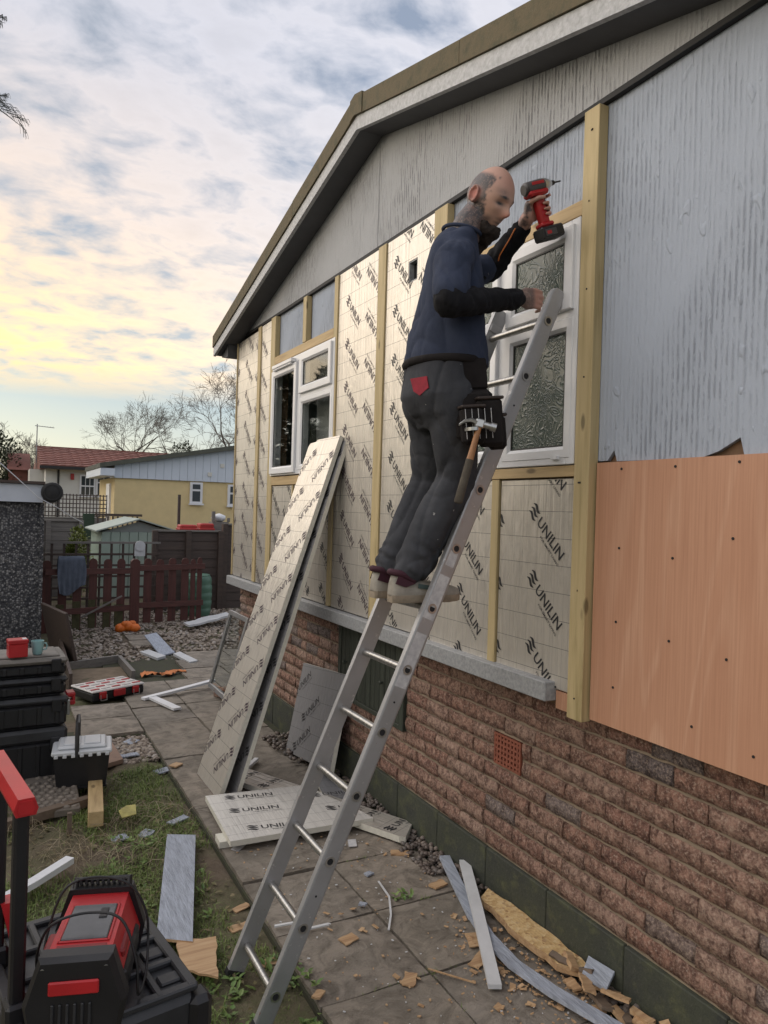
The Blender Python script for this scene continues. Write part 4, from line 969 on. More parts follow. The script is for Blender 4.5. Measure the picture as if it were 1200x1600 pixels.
for (p, w, l, lab, a) in BC:
    ca, sa = math.cos(a), math.sin(a); q = [(-w/2, -l/2), (w/2, -l/2), (w/2, l/2), (-w/2, l/2)]
    zg = gz(*p)+.012 if p[0] < -1 else .005
    plate('cladding_chip', lab, 'chip', [(p[0]+x*ca-y*sa, p[1]+x*sa+y*ca) for (x, y) in q], zg, .008, 'render_chip', jag=.035)
plate('plastic_tag', 'small white tag with dark print on the slab by the ladder', 'tag', [(-0.33, 3.69), (-0.285, 3.68), (-0.315, 3.60), (-0.36, 3.61)], .004, .003, 'sticker')
plate('plastic_bag', 'small clear packet on the slab beside the white offcut', 'packet', [(-0.95, 3.84), (-0.88, 3.90), (-0.85, 3.87), (-0.92, 3.80)], .004, .004, 'sticker')
plate('plastic_scrap', 'yellow scrap on the dry stalks', 'scrap', [(-1.42, 4.44), (-1.34, 4.44), (-1.33, 4.53), (-1.38, 4.56), (-1.43, 4.50)], .02, .004, M('yellow_scrap', (0.42, 0.37, 0.11), .6, var=.4, vscale=20).name, dz=[0, .01, .03, .02, .02])
strip('wood_sliver', 'thin white sliver along the slab joint', 'sliver', [(-0.384, 3.21, .006), (-0.41, 3.05, .012), (-0.47, 2.92, .006), (-0.535, 2.82, .004)], .009, .004, 'pale_plastic')
strip('wood_sliver', 'thin straw coloured sliver by the bottom slab joint', 'sliver', [(-0.52, 2.51, .005), (-0.40, 2.35, .008)], .007, .004, 'raw_wood')
strip('foil_scrap', 'crumpled white tape scrap on the slab behind the ladder', 'scrap', [(-0.98, 3.05, .006), (-0.90, 3.02, .018), (-0.84, 2.97, .006), (-0.76, 2.96, .01)], .014, .006, 'pale_plastic')
strip('plastic_trim', 'white strip lying behind the white offcut', 'trim', [(-0.70, 4.62, .01), (-0.55, 4.92, .012), (-0.40, 5.10, .012)], .03, .02, 'upvc')
strip('plastic_trim', 'long white trim lying across the path towards the brick', 'trim', [(-0.86, 7.08, .01), (-0.5, 7.22, .03), (-0.12, 7.36, .06)], .06, .022, 'upvc')
strip('plastic_trim', 'short white trim pointing down the path', 'trim', [(-0.78, 7.12, .012), (-0.64, 6.62, .012)], .075, .02, 'upvc')
# splinters and crumbs: too many and too small to tell apart
cr = MB()
for _ in range(620):
    if U(0, 1) < .55: x, y = random.gauss(-0.20, .10), random.gauss(2.33, .20)
    elif U(0, 1) < .4: x, y = random.gauss(-0.0, .05), random.gauss(2.0, .18)
    else: x, y = U(-.95, .0), U(2.0, 4.0); 
    if x > .03: continue
    s = U(.003, .007)*(2.6 if U(0, 1) < .16 else 1); a = U(0, 6.3); q = Euler((U(-.3, .3), U(-.3, .3), a)).to_matrix(); w = U(.25, .8)
    cr.box((-s, -s*w, 0), (s, s*w, .003), mat=Matrix.Translation((x, y, .004+U(0, .004))) @ q.to_4x4())
tag(cr.build('wood_crumbs', MT['raw_wood']), 'scattered splinters and crumbs of torn wood on the slabs', 'splinters', kind='stuff')
cr = MB()
for _ in range(150):
    x, y = U(-.95, .0), U(2.0, 4.2); s = U(.002, .006); a = U(0, 6.3); cr.box((-s, -s*.6, 0), (s, s*.6, .002), mat=Matrix.Translation((x, y, .005)) @ Matrix.Rotation(a, 4, 'Z'))
tag(cr.build('paint_flakes', MT['pale_plastic']), 'tiny pale paint flakes scattered over the slabs', 'flakes', kind='stuff')
# heap of broken wood at the foot of the wall, bottom right
for i in range(16):
    x, y = U(-.07, .03), 1.72+i*.035+U(-.02, .02); w = U(.05, .12); l = U(.02, .05); a = U(-.6, .6)+1.4; ca, sa = math.cos(a), math.sin(a)
    o = plate('broken_wood', 'broken brown wood piece in the heap below the grey chip', 'wood piece', [(x+px_*ca-py_*sa, y+px_*sa+py_*ca) for (px_, py_) in ((-w/2, -l/2), (w/2, -l/2), (w/2, l/2), (-w/2, l/2))], U(.01, .07), U(.008, .02), 'raw_wood' if i % 3 else 'old_wood', jag=.02, group='heap of broken wood by the plinth', dz=None)
    o.rotation_euler = (U(-.35, .35), U(-.35, .35), 0)
plate('cladding_chip', 'white broken chip at the wall foot in the right corner', 'chip', [(0.03, 1.62), (-0.03, 1.60), (-0.06, 1.50), (0.02, 1.50)], .02, .015, 'pale_plastic', dz=[.05, .02, 0, .05])
# ================================================================== GARDEN EDGE: fences, shed, butt, garage
random.seed(41)
fence = thing('picket_fence', 'dark red picket fence with mossy feet and a jacket over it', 'fence', (-0.3, 11.8, -0.06))
FY = lambda x: 11.62+0.17*(x+0.4)
M('fence_moss', (0.085, 0.078, 0.035), 0.9, var=0.4, vscale=14, bump=0.4, bscale=60)
def picket(x, h, w, zb=-0.06, mat='fence_red', round_top=True, dy=0.0):
    b = MB(); y = FY(x)+dy; pr = [(x-w/2, zb), (x+w/2, zb), (x+w/2, h-.05), (x+w*.36, h-.018), (x+w*.18, h-.003), (x-w*.18, h-.003), (x-w*.36, h-.018), (x-w/2, h-.05)]
    b.prism([(a, y, z) for (a, z) in pr], (0, 0.02, 0)); return b.build('picket', MT[mat], fence, world=True)
xs = [-1.46, -1.25, -1.05, -0.83, -0.625, -0.43]
for i, x in enumerate(xs): picket(x, 0.99+U(-.015, .015), .115)
for x in (-1.28, -1.06, -0.85, -0.64, -0.45):
    b = MB(); y = FY(x)-.004; b.box((x-.055+U(-.02, .02), y-.012, -.06), (x+.055, y-.001, .36+U(-.08, .1))); b.build('repair_board', MT['fence_moss'], fence, world=True)
for x in (-0.03, 0.16, 0.355, 0.56, 0.69, 0.80): picket(x, 0.985+U(-.015, .015), .115 if x < .6 else .075, zb=0.0)
b = MB(); x = -0.225; b.prism([(x-.065, FY(x)-.05, -.08), (x+.065, FY(x)-.05, -.08), (x+.065, FY(x)-.05, .95), (x+.03, FY(x)-.05, .985), (x-.03, FY(x)-.05, .985), (x-.065, FY(x)-.05, .95)], (0, .10, 0)); b.build('post', MT['fence_red'], fence, world=True)
wood_mat('fence_rail', (0.12, 0.042, 0.033), (0.085, 0.03, 0.024), (0.05, 0.022, 0.018), 0, knots=False)
for (x0, x1, z0) in ((-1.48, -.29, .78), (-1.36, -.29, .20), (-.16, .88, .80), (-.16, .86, .235)):
    b = MB(); b.prism([(x0, FY(x0)-.035, z0), (x0, FY(x0)-.035, z0+.085), (x0, FY(x0)-.008, z0+.085), (x0, FY(x0)-.008, z0)], (x1-x0, FY(x1)-FY(x0), U(-.015, .015))); b.build('rail', MT['fence_rail'], fence, world=True)
b = MB(); b.box((-.012, -.008, 0), (.012, .008, .62), mat=Matrix.Translation((-.98, FY(-.98)-.06, .16)) @ Matrix.Rotation(R(62), 4, 'Y')); b.build('loose_stick', MT['grey_wood'], fence, world=True)
# jacket draped over the fence
M('jacket', (0.105, 0.125, 0.165), 0.9, var=0.3, vscale=9, bump=0.5, bscale=60, bdist=.004)
b = MB(); nu, nv = 14, 16; vs = []
for side in (-1, 1):
    for j in range(nv+1):
        t = j/nv
        for i in range(nu+1):
            u = i/nu; x = -1.14+ (u-.5)*(.34+.05*math.sin(t*3))+.02*t; fold = .022*math.sin(u*17+t*2)*(.3+t)
            L = (.55+.05*math.sin(u*5)-.07*u) if side < 0 else .3
            y = FY(x)-.015+side*(.045+abs(fold)*1.3+.03*t) if t > .08 else FY(x)-.015+side*.04*(t/.08)
            z = 1.045-max(0, t-.04)*L+(.012 if t < .06 else 0)*0
            vs.append((x, y, z))
n_ = (nu+1)*(nv+1)
fs = [(s*n_+j*(nu+1)+i, s*n_+j*(nu+1)+i+1, s*n_+(j+1)*(nu+1)+i+1, s*n_+(j+1)*(nu+1)+i) for s in (0, 1) for j in range(nv) for i in range(nu)]
b.add(vs, fs); o = b.build('jacket', MT['jacket'], world=True, bottom=True); sm(o); tag(o, 'grey blue jacket hung over the picket fence', 'jacket')
# trellis behind
tr_ = thing('trellis', 'dark open trellis standing behind the picket fence', 'trellis', (-0.6, 12.8, -0.06))
for k in range(11):
    x = -1.5+k*.18; b = MB(); b.box((x-.018, 12.80, -.06), (x+.018, 12.82, 1.19)); b.build('upright', MT['fence_dark'], tr_, world=True)
for z in (1.17, .98, .80, .62, .44, .26): 
    b = MB(); b.box((-1.6, 12.778, z-.018), (.36, 12.799, z+.018)); b.build('rail', MT['grey_wood'] if z > 1.1 else MT['fence_dark'], tr_, world=True)
# dark board fence panels
def panel_fence(name, label, x0, y0, x1, y1, zt, rows, mat='fence_dark', posts=2, top=True):
    f = thing(name, label, 'fence', ((x0+x1)/2, (y0+y1)/2, -.06)); d = Vector((x1-x0, y1-y0, 0)); L = d.length; d.normalize(); n = Vector((d.y, -d.x, 0)); h = (zt+.06)/rows
    for k in range(rows):
        b = MB(); z = -.06+k*h; p = Vector((x0, y0, z)); b.prism([p+n*.0, p+n*.022, p+n*.008+Vector((0, 0, h*1.12)), p+Vector((0, 0, h*1.12))], d*L); b.build('board', MT[mat], f, world=True)
    for k in range(posts+1):
        q = Vector((x0, y0, 0))+d*L*k/posts; b = MB(); b.box((-.045, -.045, -.06), (.045, .045, zt+.03), mat=Matrix.Translation(q-n*.0+n*.05) @ Matrix.Rotation(math.atan2(d.y, d.x), 4, 'Z')); b.build('post', MT[mat], f, world=True)
    if top:
        b = MB(); p = Vector((x0, y0, zt+.008)); b.prism([p-n*.02, p+n*.05, p+n*.05+Vector((0, 0, .03)), p-n*.02+Vector((0, 0, .03))], d*L); b.build('capping', MT['grey_wood'], f, world=True)
    return f
panel_fence('panel_fence', 'dark brown lapped board fence behind the water butt', .34, 13.25, 1.50, 13.25, 1.34, 9)
panel_fence('panel_fence', 'taller dark board fence beside the mobile home corner', 1.58, 13.3, 3.6, 13.5, 1.47, 10)
panel_fence('panel_fence', 'weathered grey board fence left of the green shed', -2.4, 15.8, -.62, 15.8, 1.42, 8, mat='grey_wood', posts=3)
panel_fence('panel_fence', 'grey fence standing below the cream bungalow', -.6, 17.6, 3.8, 17.6, .95, 6, mat='grey_wood', posts=4)
# raised deck rail of the white house
dk = thing('deck_rail', 'dark deck balustrade in front of the white house', 'railing', (.1, 18.2, .9))
for k in range(9): b = MB(); x = -.05+k*.11; b.box((x, 18.2, .9), (x+.035, 18.24, 1.50)); b.build('baluster', MT['fence_dark'], dk, world=True)
b = MB(); b.box((-.1, 18.17, 1.505), (.95, 18.26, 1.56)); b.build('handrail', MT['fence_dark'], dk, world=True)
b = MB(); b.box((-.35, 18.25, .8), (-.10, 18.33, 1.55)); b.build('green_panel', M('deck_green', (.035, .06, .035), .8), dk, world=True)
dl_ = thing('lattice_panel', 'diamond lattice panel below the white house window', 'lattice', (-.6, 18.9, 1.0))
for k in range(24): b = MB(); x = -1.5+k*.075; b.box((x, 18.9, 1.45), (x+.022, 18.92, 2.0)); b.build('upright', MT['fence_dark'], dl_, world=True)
for k in range(6): b = MB(); z = 1.46+k*.1; b.box((-1.5, 18.921, z), (.25, 18.935, z+.022)); b.build('rail', MT['fence_dark'], dl_, world=True)
b = MB(); b.box((-2.4, 18.95, -.06), (.25, 19.05, 1.44)); b.build('base_boards', MT['grey_wood'], dl_, world=True)
# water butt
M('butt_green', (0.075, 0.16, 0.11), 0.5, var=0.15, vscale=5)
wbut = thing('water_butt', 'green ribbed plastic water butt by the dark fence', 'water butt', (.90, 12.40, -.06))
b = MB(); prof = [(.0, 0), (.20, 0), (.205, .02)]
for k in range(5): z = .05+k*.13; prof += [(.215+.03*math.sin((z)*4), z), (.222+.03*math.sin((z+.05)*4), z+.05), (.222+.03*math.sin((z+.1)*4), z+.10), (.214+.03*math.sin((z+.11)*4), z+.115)]
prof += [(.205, .715)]; b.lathe(prof, 28); sm(b.build('barrel', MT['butt_green'], wbut), 50)
b = MB(); b.lathe([(.0, .73), (.19, .73), (.212, .718), (.212, .70), (.206, .70)], 28); sm(b.build('lid', MT['butt_green'], wbut), 40)
# green metal shed
M('shed_green', (0.33, 0.42, 0.36), 0.5, var=0.12, vscale=3, objvar=.04); M('shed_roof', (0.40, 0.46, 0.41), 0.5, var=.2, vscale=4); M('shed_trim', (0.22, 0.25, 0.235), .6)
shed = thing('garden_shed', 'pale green metal garden shed with a low gable roof', 'shed', (.35, 15.9, -.06))
SX0, SX1, SY0, SY1 = -.30, 1.08, 15.2, 17.0
for k in range(8):
    x = SX0+k*(SX1-SX0)/8; b = MB(); b.bbox((x+.004, SY0, -.06), (x+(SX1-SX0)/8-.004, SY0+.03, 1.25), .006); b.build('wall_panel', MT['shed_green'], shed, world=True)
b = MB(); b.box((SX0+.0, SY0+.031, -.06), (SX0+.03, SY1, 1.25)); b.box((SX1-.03, SY0+.031, -.06), (SX1, SY1, 1.25)); b.box((SX0+.031, SY1-.03, -.06), (SX1-.031, SY1, 1.25)); b.build('side_panels', MT['shed_green'], shed, world=True)
xm = (SX0+SX1)/2; b = MB(); b.prism([(SX0, SY0+.002, 1.252), (SX1, SY0+.002, 1.252), (xm, SY0+.002, 1.46)], (0, .02, 0)); b.build('gable', MT['shed_trim'], shed, world=True)
for (a, c) in ((SX0-.12, xm), (SX1+.12, xm)):
    b = MB(); b.prism([(a, SY0-.10, 1.255), (c, SY0-.10, 1.50), (c, SY0-.10, 1.525), (a, SY0-.10, 1.28)], (0, 2.0, 0)); b.build('roof', MT['shed_roof'], shed, world=True)
for k in range(5): b = MB(); x = SX0+.0+k*.17; z = 1.285+(x-SX0+.12)*.30; b.box((x, SY0-.095, z-.028), (x+.012, SY1+.05, z-.008)); b.build('roof_rib', MT['shed_roof'], shed, world=True)
# basket things on the shed: white clock on the trellis
b = MB(); b.lathe([(0, 0), (.085, 0), (.085, .03), (0, .03)], 20, mat=Matrix.Translation((.02, 12.77, 1.12)) @ Matrix.Rotation(R(90), 4, 'X')); b.box((-.065, 12.755, .95), (.105, 12.775, 1.11)); tag(b.build('wall_plaque', MT['pale_plastic'], world=True), 'small white plaque hung on the trellis', 'plaque')
# red crates and a pot beyond the dark fence
M('crate_red', (.42, .03, .025), .5, var=.2, vscale=6)
for i, (x, w, lab) in enumerate(((.86, .30, 'red crate showing above the dark fence, left one'), (1.22, .26, 'orange red crate showing above the dark fence, right one'))):
    b = MB(); b.bbox((x, 13.6, .2), (x+w, 13.9, 1.46+.03*i), .02); b.bbox((x-.015, 13.58, 1.36), (x+w+.015, 13.92, 1.40), .01); tag(b.build('crate', MT['crate_red'], world=True, bottom=True), lab, 'crate')
b = MB(); b.box((1.48, 13.7, .1), (1.78, 14.0, 1.52)); b.box((1.46, 13.69, 1.522), (1.52, 13.75, 1.72)); b.box((1.76, 13.69, 1.522), (1.80, 13.75, 1.60)); tag(b.build('planter_box', MT['grey_wood'], world=True, bottom=True), 'grey wooden box beyond the dark fence', 'planter')
b = MB(); b.ico((1.63, 13.85, 1.60), (.14, .12, .08), 2, jit=.12); tag(sm(b.build('plastic_sack', MT['upvc'], world=True, bottom=True)), 'white crumpled sack on the grey wooden box', 'sack')
for (x, y, z0, z1, lab) in ((1.02, 14.6, -.05, 2.02, 'bare tall pole in front of the cream wall'),):
    b = MB(); b.box((x, y, z0), (x+.05, y+.05, z1)); tag(b.build('pole', MT['fence_dark'], world=True, bottom=True), lab, 'pole')

# pebble-dash garage, left
m, nt, b = new_mat('pebbledash')
v = objvec(nt, rnd=False); vo = nn(nt, 'ShaderNodeTexVoronoi', i_Scale=42.0); ln(nt, v, vo.inputs[0]); sc_ = nn(nt, 'ShaderNodeSeparateColor'); ln(nt, vo.outputs['Color'], sc_.inputs[0])
c = ramp(nt, sc_.outputs[0], [(0.0, (.04, .04, .045)), (.35, (.10, .10, .105)), (.65, (.22, .215, .21)), (.85, (.36, .35, .34)), (1.0, (.08, .075, .07))])
c = mixc(nt, ramp(nt, vo.outputs['Distance'], [(.35, 0.0), (.6, .8)]), c, (.035, .035, .04)); ln(nt, c, b.inputs['Base Color']); b.inputs['Roughness'].default_value = .8; bump(nt, b, vo.outputs['Distance'], .8, .012).node.invert = True
M('roof_white', (.62, .66, .72), .5, var=.1, vscale=4)
gar = thing('garage', 'grey pebbledash garage with a white fascia board', 'garage', (-3.0, 11.5, -.06))
b = MB(); b.box((-4.4, 10.2, -.06), (-1.585, 14.8, 1.80)); b.build('wall', MT['pebbledash'], gar, world=True)
b = MB(); b.box((-1.62, 10.17, -.06), (-1.578, 10.199, 1.80)); b.build('corner_strip', MT['pebbledash'], gar, world=True)
b = MB(); b.prism([(-4.45, 10.12, 1.83), (-1.60, 10.12, 1.81), (-1.60, 10.12, 2.03), (-4.45, 10.12, 2.06)], (0, .03, 0)); b.build('fascia_board', MT['roof_white'], gar, world=True)
b = MB(); b.prism([(-4.5, 10.08, 2.064), (-1.58, 10.08, 2.036), (-1.58, 10.08, 2.07), (-4.5, 10.08, 2.10)], (0, 4.8, 0)); b.build('roof', MT['fence_dark'], gar, world=True)
b = MB(); b.lathe([(0, 0), (.085, 0), (.122, .02), (.128, .05), (.128, 4.0), (0, 4.0)], 24, mat=Matrix.Translation((-1.50, 10.02, 1.94)) @ Matrix.Rotation(R(-90), 4, 'X')); b.ring((-1.5, 10.022, 1.94), (0, -1, 0), .10, .085, .006, 24); sm(b.build('gutter', MT['rubber'], gar, world=True), 40)
b = MB(); b.tube([(-2.25, 9.9, 2.42), (-1.9, 9.95, 2.1), (-1.66, 10.0, 1.87), (-1.45, 10.05, 1.76), (-1.2, 10.8, 1.62), (-.9, 12.5, 1.5)], .006, 5); tag(b.build('washing_line', MT['upvc'], world=True), 'thin white line running past the garage gutter', 'line')
b = MB(); M4 = basis((-1.50, 10.05, -.05), (-1.40, 9.25, -.05), (-1.58, 10.1, 0.95)); b.bbox((0, -1.3, 0), (.04, 0, .62), .004, mat=Matrix.Translation((-1.47, 10.1, -.05)) @ Matrix.Rotation(R(-12), 4, 'Y') @ Matrix.Rotation(R(8), 4, 'Z')); tag(b.build('leaning_plank', MT['fence_dark'], world=True, bottom=True), 'dark plank leaning against the garage corner', 'plank')
strip('plank', 'long dark board edge running beside the tool stack', 'plank', [(-1.40, 9.9, .0), (-1.42, 8.9, .0), (-1.44, 7.6, -.03)], .03, .22, 'fence_dark')

# timber edged bed
for (lab, p) in (('back timber edge of the empty bed by the garage', [(-1.38, 8.78, -.04), (-.80, 9.02, -.04)]), ('right timber edge of the empty bed by the gravel', [(-.80, 8.98, -.04), (-.78, 8.12, -.04)])):
    strip('timber_edging', lab, 'edging', p, .04, .10, 'grey_wood')
M('sand', (.20, .15, .10), .95, var=.3, vscale=12, bump=.5, bscale=90)
b = MB(); b.box((-1.38, 7.75, -.06), (-.82, 8.75, -.02)); structure(b.build('bed_sand', MT['sand'], world=True))
b = MB(); b.box((-.77, 7.86, -.06), (-.29, 9.4, -.03)); structure(b.build('sand_patch', MT['sand'], world=True))
# orange things
M('orange', (.75, .17, .02), .5, var=.25, vscale=9); M('orange_cloth', (.72, .26, .10), .9, var=.3, vscale=10, bump=.4, bscale=50)
b = MB()
for (dx, dz, r) in ((-.09, .0, .085), (.02, .02, .10), (.10, .0, .08), (-.03, .06, .06), (.07, .06, .055)): b.ico((-.40+dx, 11.1+U(-.03, .03), .03+dz), (r, r*.9, r*.8), 2, jit=.08)
tag(sm(b.build('carrier_bag', MT['orange'], world=True, bottom=True)), 'crumpled bright orange bag at the foot of the picket fence', 'bag')
b = MB(); nu, nv = 16, 6; vs = [(-.70+.48*i/nu+U(-.008, .008), 8.16+.05*math.sin(i*.6)+(j/nv-.5)*(.10+.06*math.sin(i*.8))+U(-.006, .006), -.02+.035*abs(math.sin(i*1.3+j*.9))+.004) for j in range(nv+1) for i in range(nu+1)]
b.add(vs, [(j*(nu+1)+i, j*(nu+1)+i+1, (j+1)*(nu+1)+i+1, (j+1)*(nu+1)+i) for j in range(nv) for i in range(nu)]); tag(sm(b.build('rag', MT['orange_cloth'], world=True, bottom=True)), 'pale orange rag lying on the sand patch', 'rag')
plate('cladding_chip', 'curved pale blue board scrap on the sand, largest of three', 'scrap', [(-.36, 9.95), (-.18, 10.1), (-.10, 9.3), (-.30, 9.15)], -.02, .015, 'render_chip', dz=[.12, .12, 0, 0])
plate('cladding_chip', 'white board scrap left of the curved blue scrap', 'scrap', [(-.50, 9.4), (-.38, 9.5), (-.26, 9.05), (-.38, 8.95)], -.02, .03, 'pale_plastic')
plate('cladding_chip', 'white board scrap right of the curved blue scrap', 'scrap', [(-.16, 9.1), (-.06, 9.2), (.02, 8.62), (-.09, 8.55)], -.01, .03, 'pale_plastic')
plate('plastic_sheet', 'long white board lying on the gravel by the house corner', 'board', [(.45, 10.9), (1.2, 11.35), (1.18, 11.65), (.42, 11.2)], .03, .03, 'pale_plastic', dz=[0, .06, .06, 0], jag=.15)
plate('sandy_slab', 'thin pinkish slab beside the white lidded box', 'slab', [(-1.43, 6.1), (-1.29, 6.1), (-1.26, 5.5), (-1.42, 5.42)], -.02, .03, M('pink_slab', (.30, .20, .15), .85, var=.25, vscale=10, bump=.4).name)
b = MB(); b.bbox((-.11, -.052, 0), (.11, .052, .07), .004); o = b.build('loose_brick', MT['brick']); o.location = (-.10, 7.0, .006); o.rotation_euler = (0, 0, .5); tag(o, 'loose brown brick at the foot of the old sash', 'brick')

# ================================================================== HOUSES BEHIND
def rect(par, name, mat, x0, x1, y, z0, z1, t=.05): b = MB(); b.box((x0, y-t, z0), (x1, y, z1)); return b.build(name, MT[mat], par, world=True)
M('cream_wall', (.70, .56, .30), .85, var=.1, vscale=4, bump=.4, bscale=60, bdist=.01); M('white_wall', (.66, .65, .60), .85, var=.08, vscale=3, bump=.2); M('clad_white', (.58, .64, .72), .5, var=.05, vscale=3)
M('tile_red', (.20, .075, .055), .8, var=.25, vscale=5, objvar=.12); M('win_dark', (.05, .06, .065), .08)
cb = thing('bungalow', 'cream bungalow with a white boarded gable and dark roof edge', 'bungalow', (4.0, 19.0, 0))
CX0, CX1, CY = .42, 9.0, 19.0; CR = (CX0+CX1)/2
b = MB(); b.box((CX0, CY, -.1), (CX1, CY+3, 2.44)); b.build('wall', MT['cream_wall'], cb, world=True)
cz = lambda x: 2.73+.192*(x-CX0) if x < CR else 2.73+.192*(CX1-x)
nb = 44
for k in range(nb):
    x0 = CX0-.02+(CX1-CX0+.04)*k/nb; x1 = CX0-.02+(CX1-CX0+.04)*(k+1)/nb-.006
    if x0 > 4.4: 
        continue
    b = MB(); b.prism([(x0, CY-.06, 2.43), (x1, CY-.06, 2.43), (x1, CY-.06, cz(x1)), (x0, CY-.06, cz(x0))], (0, .05, 0)); b.build('gable_board', MT['clad_white'], cb, world=True)
b = MB(); b.prism([(4.4, CY-.06, 2.43), (CX1+.02, CY-.06, 2.43), (CX1+.02, CY-.06, cz(CX1)), (CR, CY-.06, cz(CR)), (4.4, CY-.06, cz(4.4))], (0, .05, 0)); b.build('gable_infill', MT['clad_white'], cb, world=True)
M('roof_green', (.10, .105, .085), .9, var=.3, vscale=6)
for (a, c) in ((CX0-.38, CR), (CX1+.38, CR)):
    za, zc = 2.73-.192*.38, cz(CR); b = MB(); b.prism([(a, CY-.25, za), (c, CY-.25, zc), (c, CY-.25, zc+.11), (a, CY-.25, za+.11)], (0, 3.4, 0)); b.build('roof', MT['roof_green'], cb, world=True)
b = MB(); b.box((CX0-.36, CY-.22, 2.47), (CX0-.03, CY+3, 2.65)); b.build('eaves_box', MT['clad_white'], cb, world=True)
def small_window(par, x0, x1, z0, z1, y, tr=None, cols=1):
    w = rect(par, 'window', 'upvc', x0, x1, y, z0, z1, .06); zz = [z0+.05] + ([tr-.02] if tr else [z1-.05])
    rows = [(z0+.05, (tr-.025) if tr else z1-.05)] + ([(tr+.025, z1-.05)] if tr else [])
    for (a, c) in rows:
        for k in range(cols):
            u0 = x0+.05+(x1-x0-.1)*k/cols+.012; u1 = x0+.05+(x1-x0-.1)*(k+1)/cols-.012; b = MB(); b.box((u0, y-.065, a), (u1, y-.061, c)); b.build('pane', MT['win_dark'], w, world=True)
    b = MB(); b.box((x0-.03, y-.10, z0-.04), (x1+.03, y-.061, z0-.001)); b.build('sill', MT['upvc'], w, world=True)
small_window(cb, 2.24, 2.56, 1.86, 2.40, CY, tr=2.2); small_window(cb, 3.22, 3.6, 1.83, 2.38, CY, tr=2.15)
for (x, z) in ((2.73, 2.62), (3.05, 2.86)): rect(cb, 'wall_vent', 'white_wall', x-.05, x+.05, CY-.06, z-.05, z+.05, .03)
b = MB(); b.box((CX0-.05, CY+.6, 1.2), (CX0, CY+1.2, 2.3)); b.build('side_door', MT['upvc'], cb, world=True)
wh = thing('bungalow', 'white bungalow with a red tiled roof and lattice window', 'bungalow', (3.0, 30.0, 0))
b = MB(); b.box((-.55, 30, .0), (7, 38, 3.15)); b.build('wall', MT['white_wall'], wh, world=True)
b = MB(); b.box((-1.05, 31.2, .0), (-.551, 37, 3.0)); b.build('side_wing', MT['white_wall'], wh, world=True)
# tiled slope: each course a row of tiles
ry0, ry1, rz0, rz1 = 29.6, 33.5, 3.08, 3.98
rows, cols_ = 10, 26; tm = None
for r in range(rows):
    b = MB(); t0 = r/rows; t1 = (r+1.12)/rows; y0, z0 = ry0+(ry1-ry0)*t0, rz0+(rz1-rz0)*t0; y1, z1 = ry0+(ry1-ry0)*t1, rz0+(rz1-rz0)*t1
    seg = 90; vs = []
    for i in range(seg+1):
        x = -.75+7.9*i/seg; w = .03*abs(math.sin(i*math.pi*cols_/seg)); vs += [(x, y0-.02, z0-.02), (x, y0-.02, z0+.045+w), (x, y1, z1+.01+w)]
    b.add(vs, [f for i in range(seg) for f in ((3*i, 3*i+3, 3*i+4, 3*i+1), (3*i+1, 3*i+4, 3*i+5, 3*i+2))]); b.build('tile_course', MT['tile_red'], wh, world=True)
b = MB(); b.prism([(-.72, ry1+.05, rz1-.02), (-.72, 37.4, 3.0), (-.72, ry0+.03, 3.0)], (7.8, 0, 0)); b.build('roof', MT['tile_red'], wh, world=True)
b = MB(); b.box((-.78, ry1-.08, rz1+.0), (7.2, ry1+.12, rz1+.07)); b.build('ridge', MT['tile_red'], wh, world=True)
b = MB(); b.box((-.78, ry0-.13, 2.98), (7.2, ry0-.02, 3.09)); b.build('gutter', MT['rubber'], wh, world=True)
b = MB(); b.cyl((-.12, 29.93, 2.98), (-.12, 29.93, .8), .035, 8); b.build('downpipe', MT['rubber'], wh, world=True)
small_window(wh, .62, 1.18, 2.02, 2.82, 30, tr=2.4, cols=3); small_window(wh, 1.2, 1.75, 2.02, 2.82, 30, tr=2.55, cols=2)
b = MB(); b.box((.30, 29.93, 2.62), (.42, 29.99, 2.85)); o = b.build('alarm_box', MT['crate_red'], wh, world=True)
b = MB(); b.box((-1.75, 33, .0), (-1.0, 36, 3.0)); b.prism([(-1.8, 32.8, 3.0), (-.95, 32.8, 3.0), (-.95, 34.5, 3.75), (-1.8, 34.5, 3.75)], (0, .3, 0)); tag(b.build('outbuilding', MT['tile_red'], world=True, bottom=True), 'brown gable end peeping left of the white bungalow', 'building')
ae = thing('tv_aerial', 'thin television aerial above the red tiled roof', 'aerial', (-.78, 32.5, 3.4))
b = MB(); b.cyl((-.78, 32.5, 3.3), (-.78, 32.5, 4.85), .022, 6); b.build('mast', MT['old_alu'], ae, world=True)
b = MB(); b.cyl((-.86, 32.5, 4.78), (-.15, 32.5, 4.74), .014, 5)
for k in range(6): x = -.7+k*.1; b.cyl((x, 32.35, 4.77), (x, 32.65, 4.77), .007, 4)
b.build('antenna', MT['old_alu'], ae, world=True)
# ornament on the cream wall ledge
b = MB(); 
for (dx, dz, r) in ((0, 0, .06), (.12, .02, .07), (.2, .05, .05), (-.08, .06, .045)): b.ico((.78+dx, 17.45, 1.16+dz), (r, .05, r*1.2), 1, jit=.2)
b.box((.70, 17.4, .97), (1.0, 17.5, 1.10)); tag(b.build('planter', MT['old_wood'], world=True, bottom=True), 'small dark planter standing on the fence before the cream wall', 'planter')

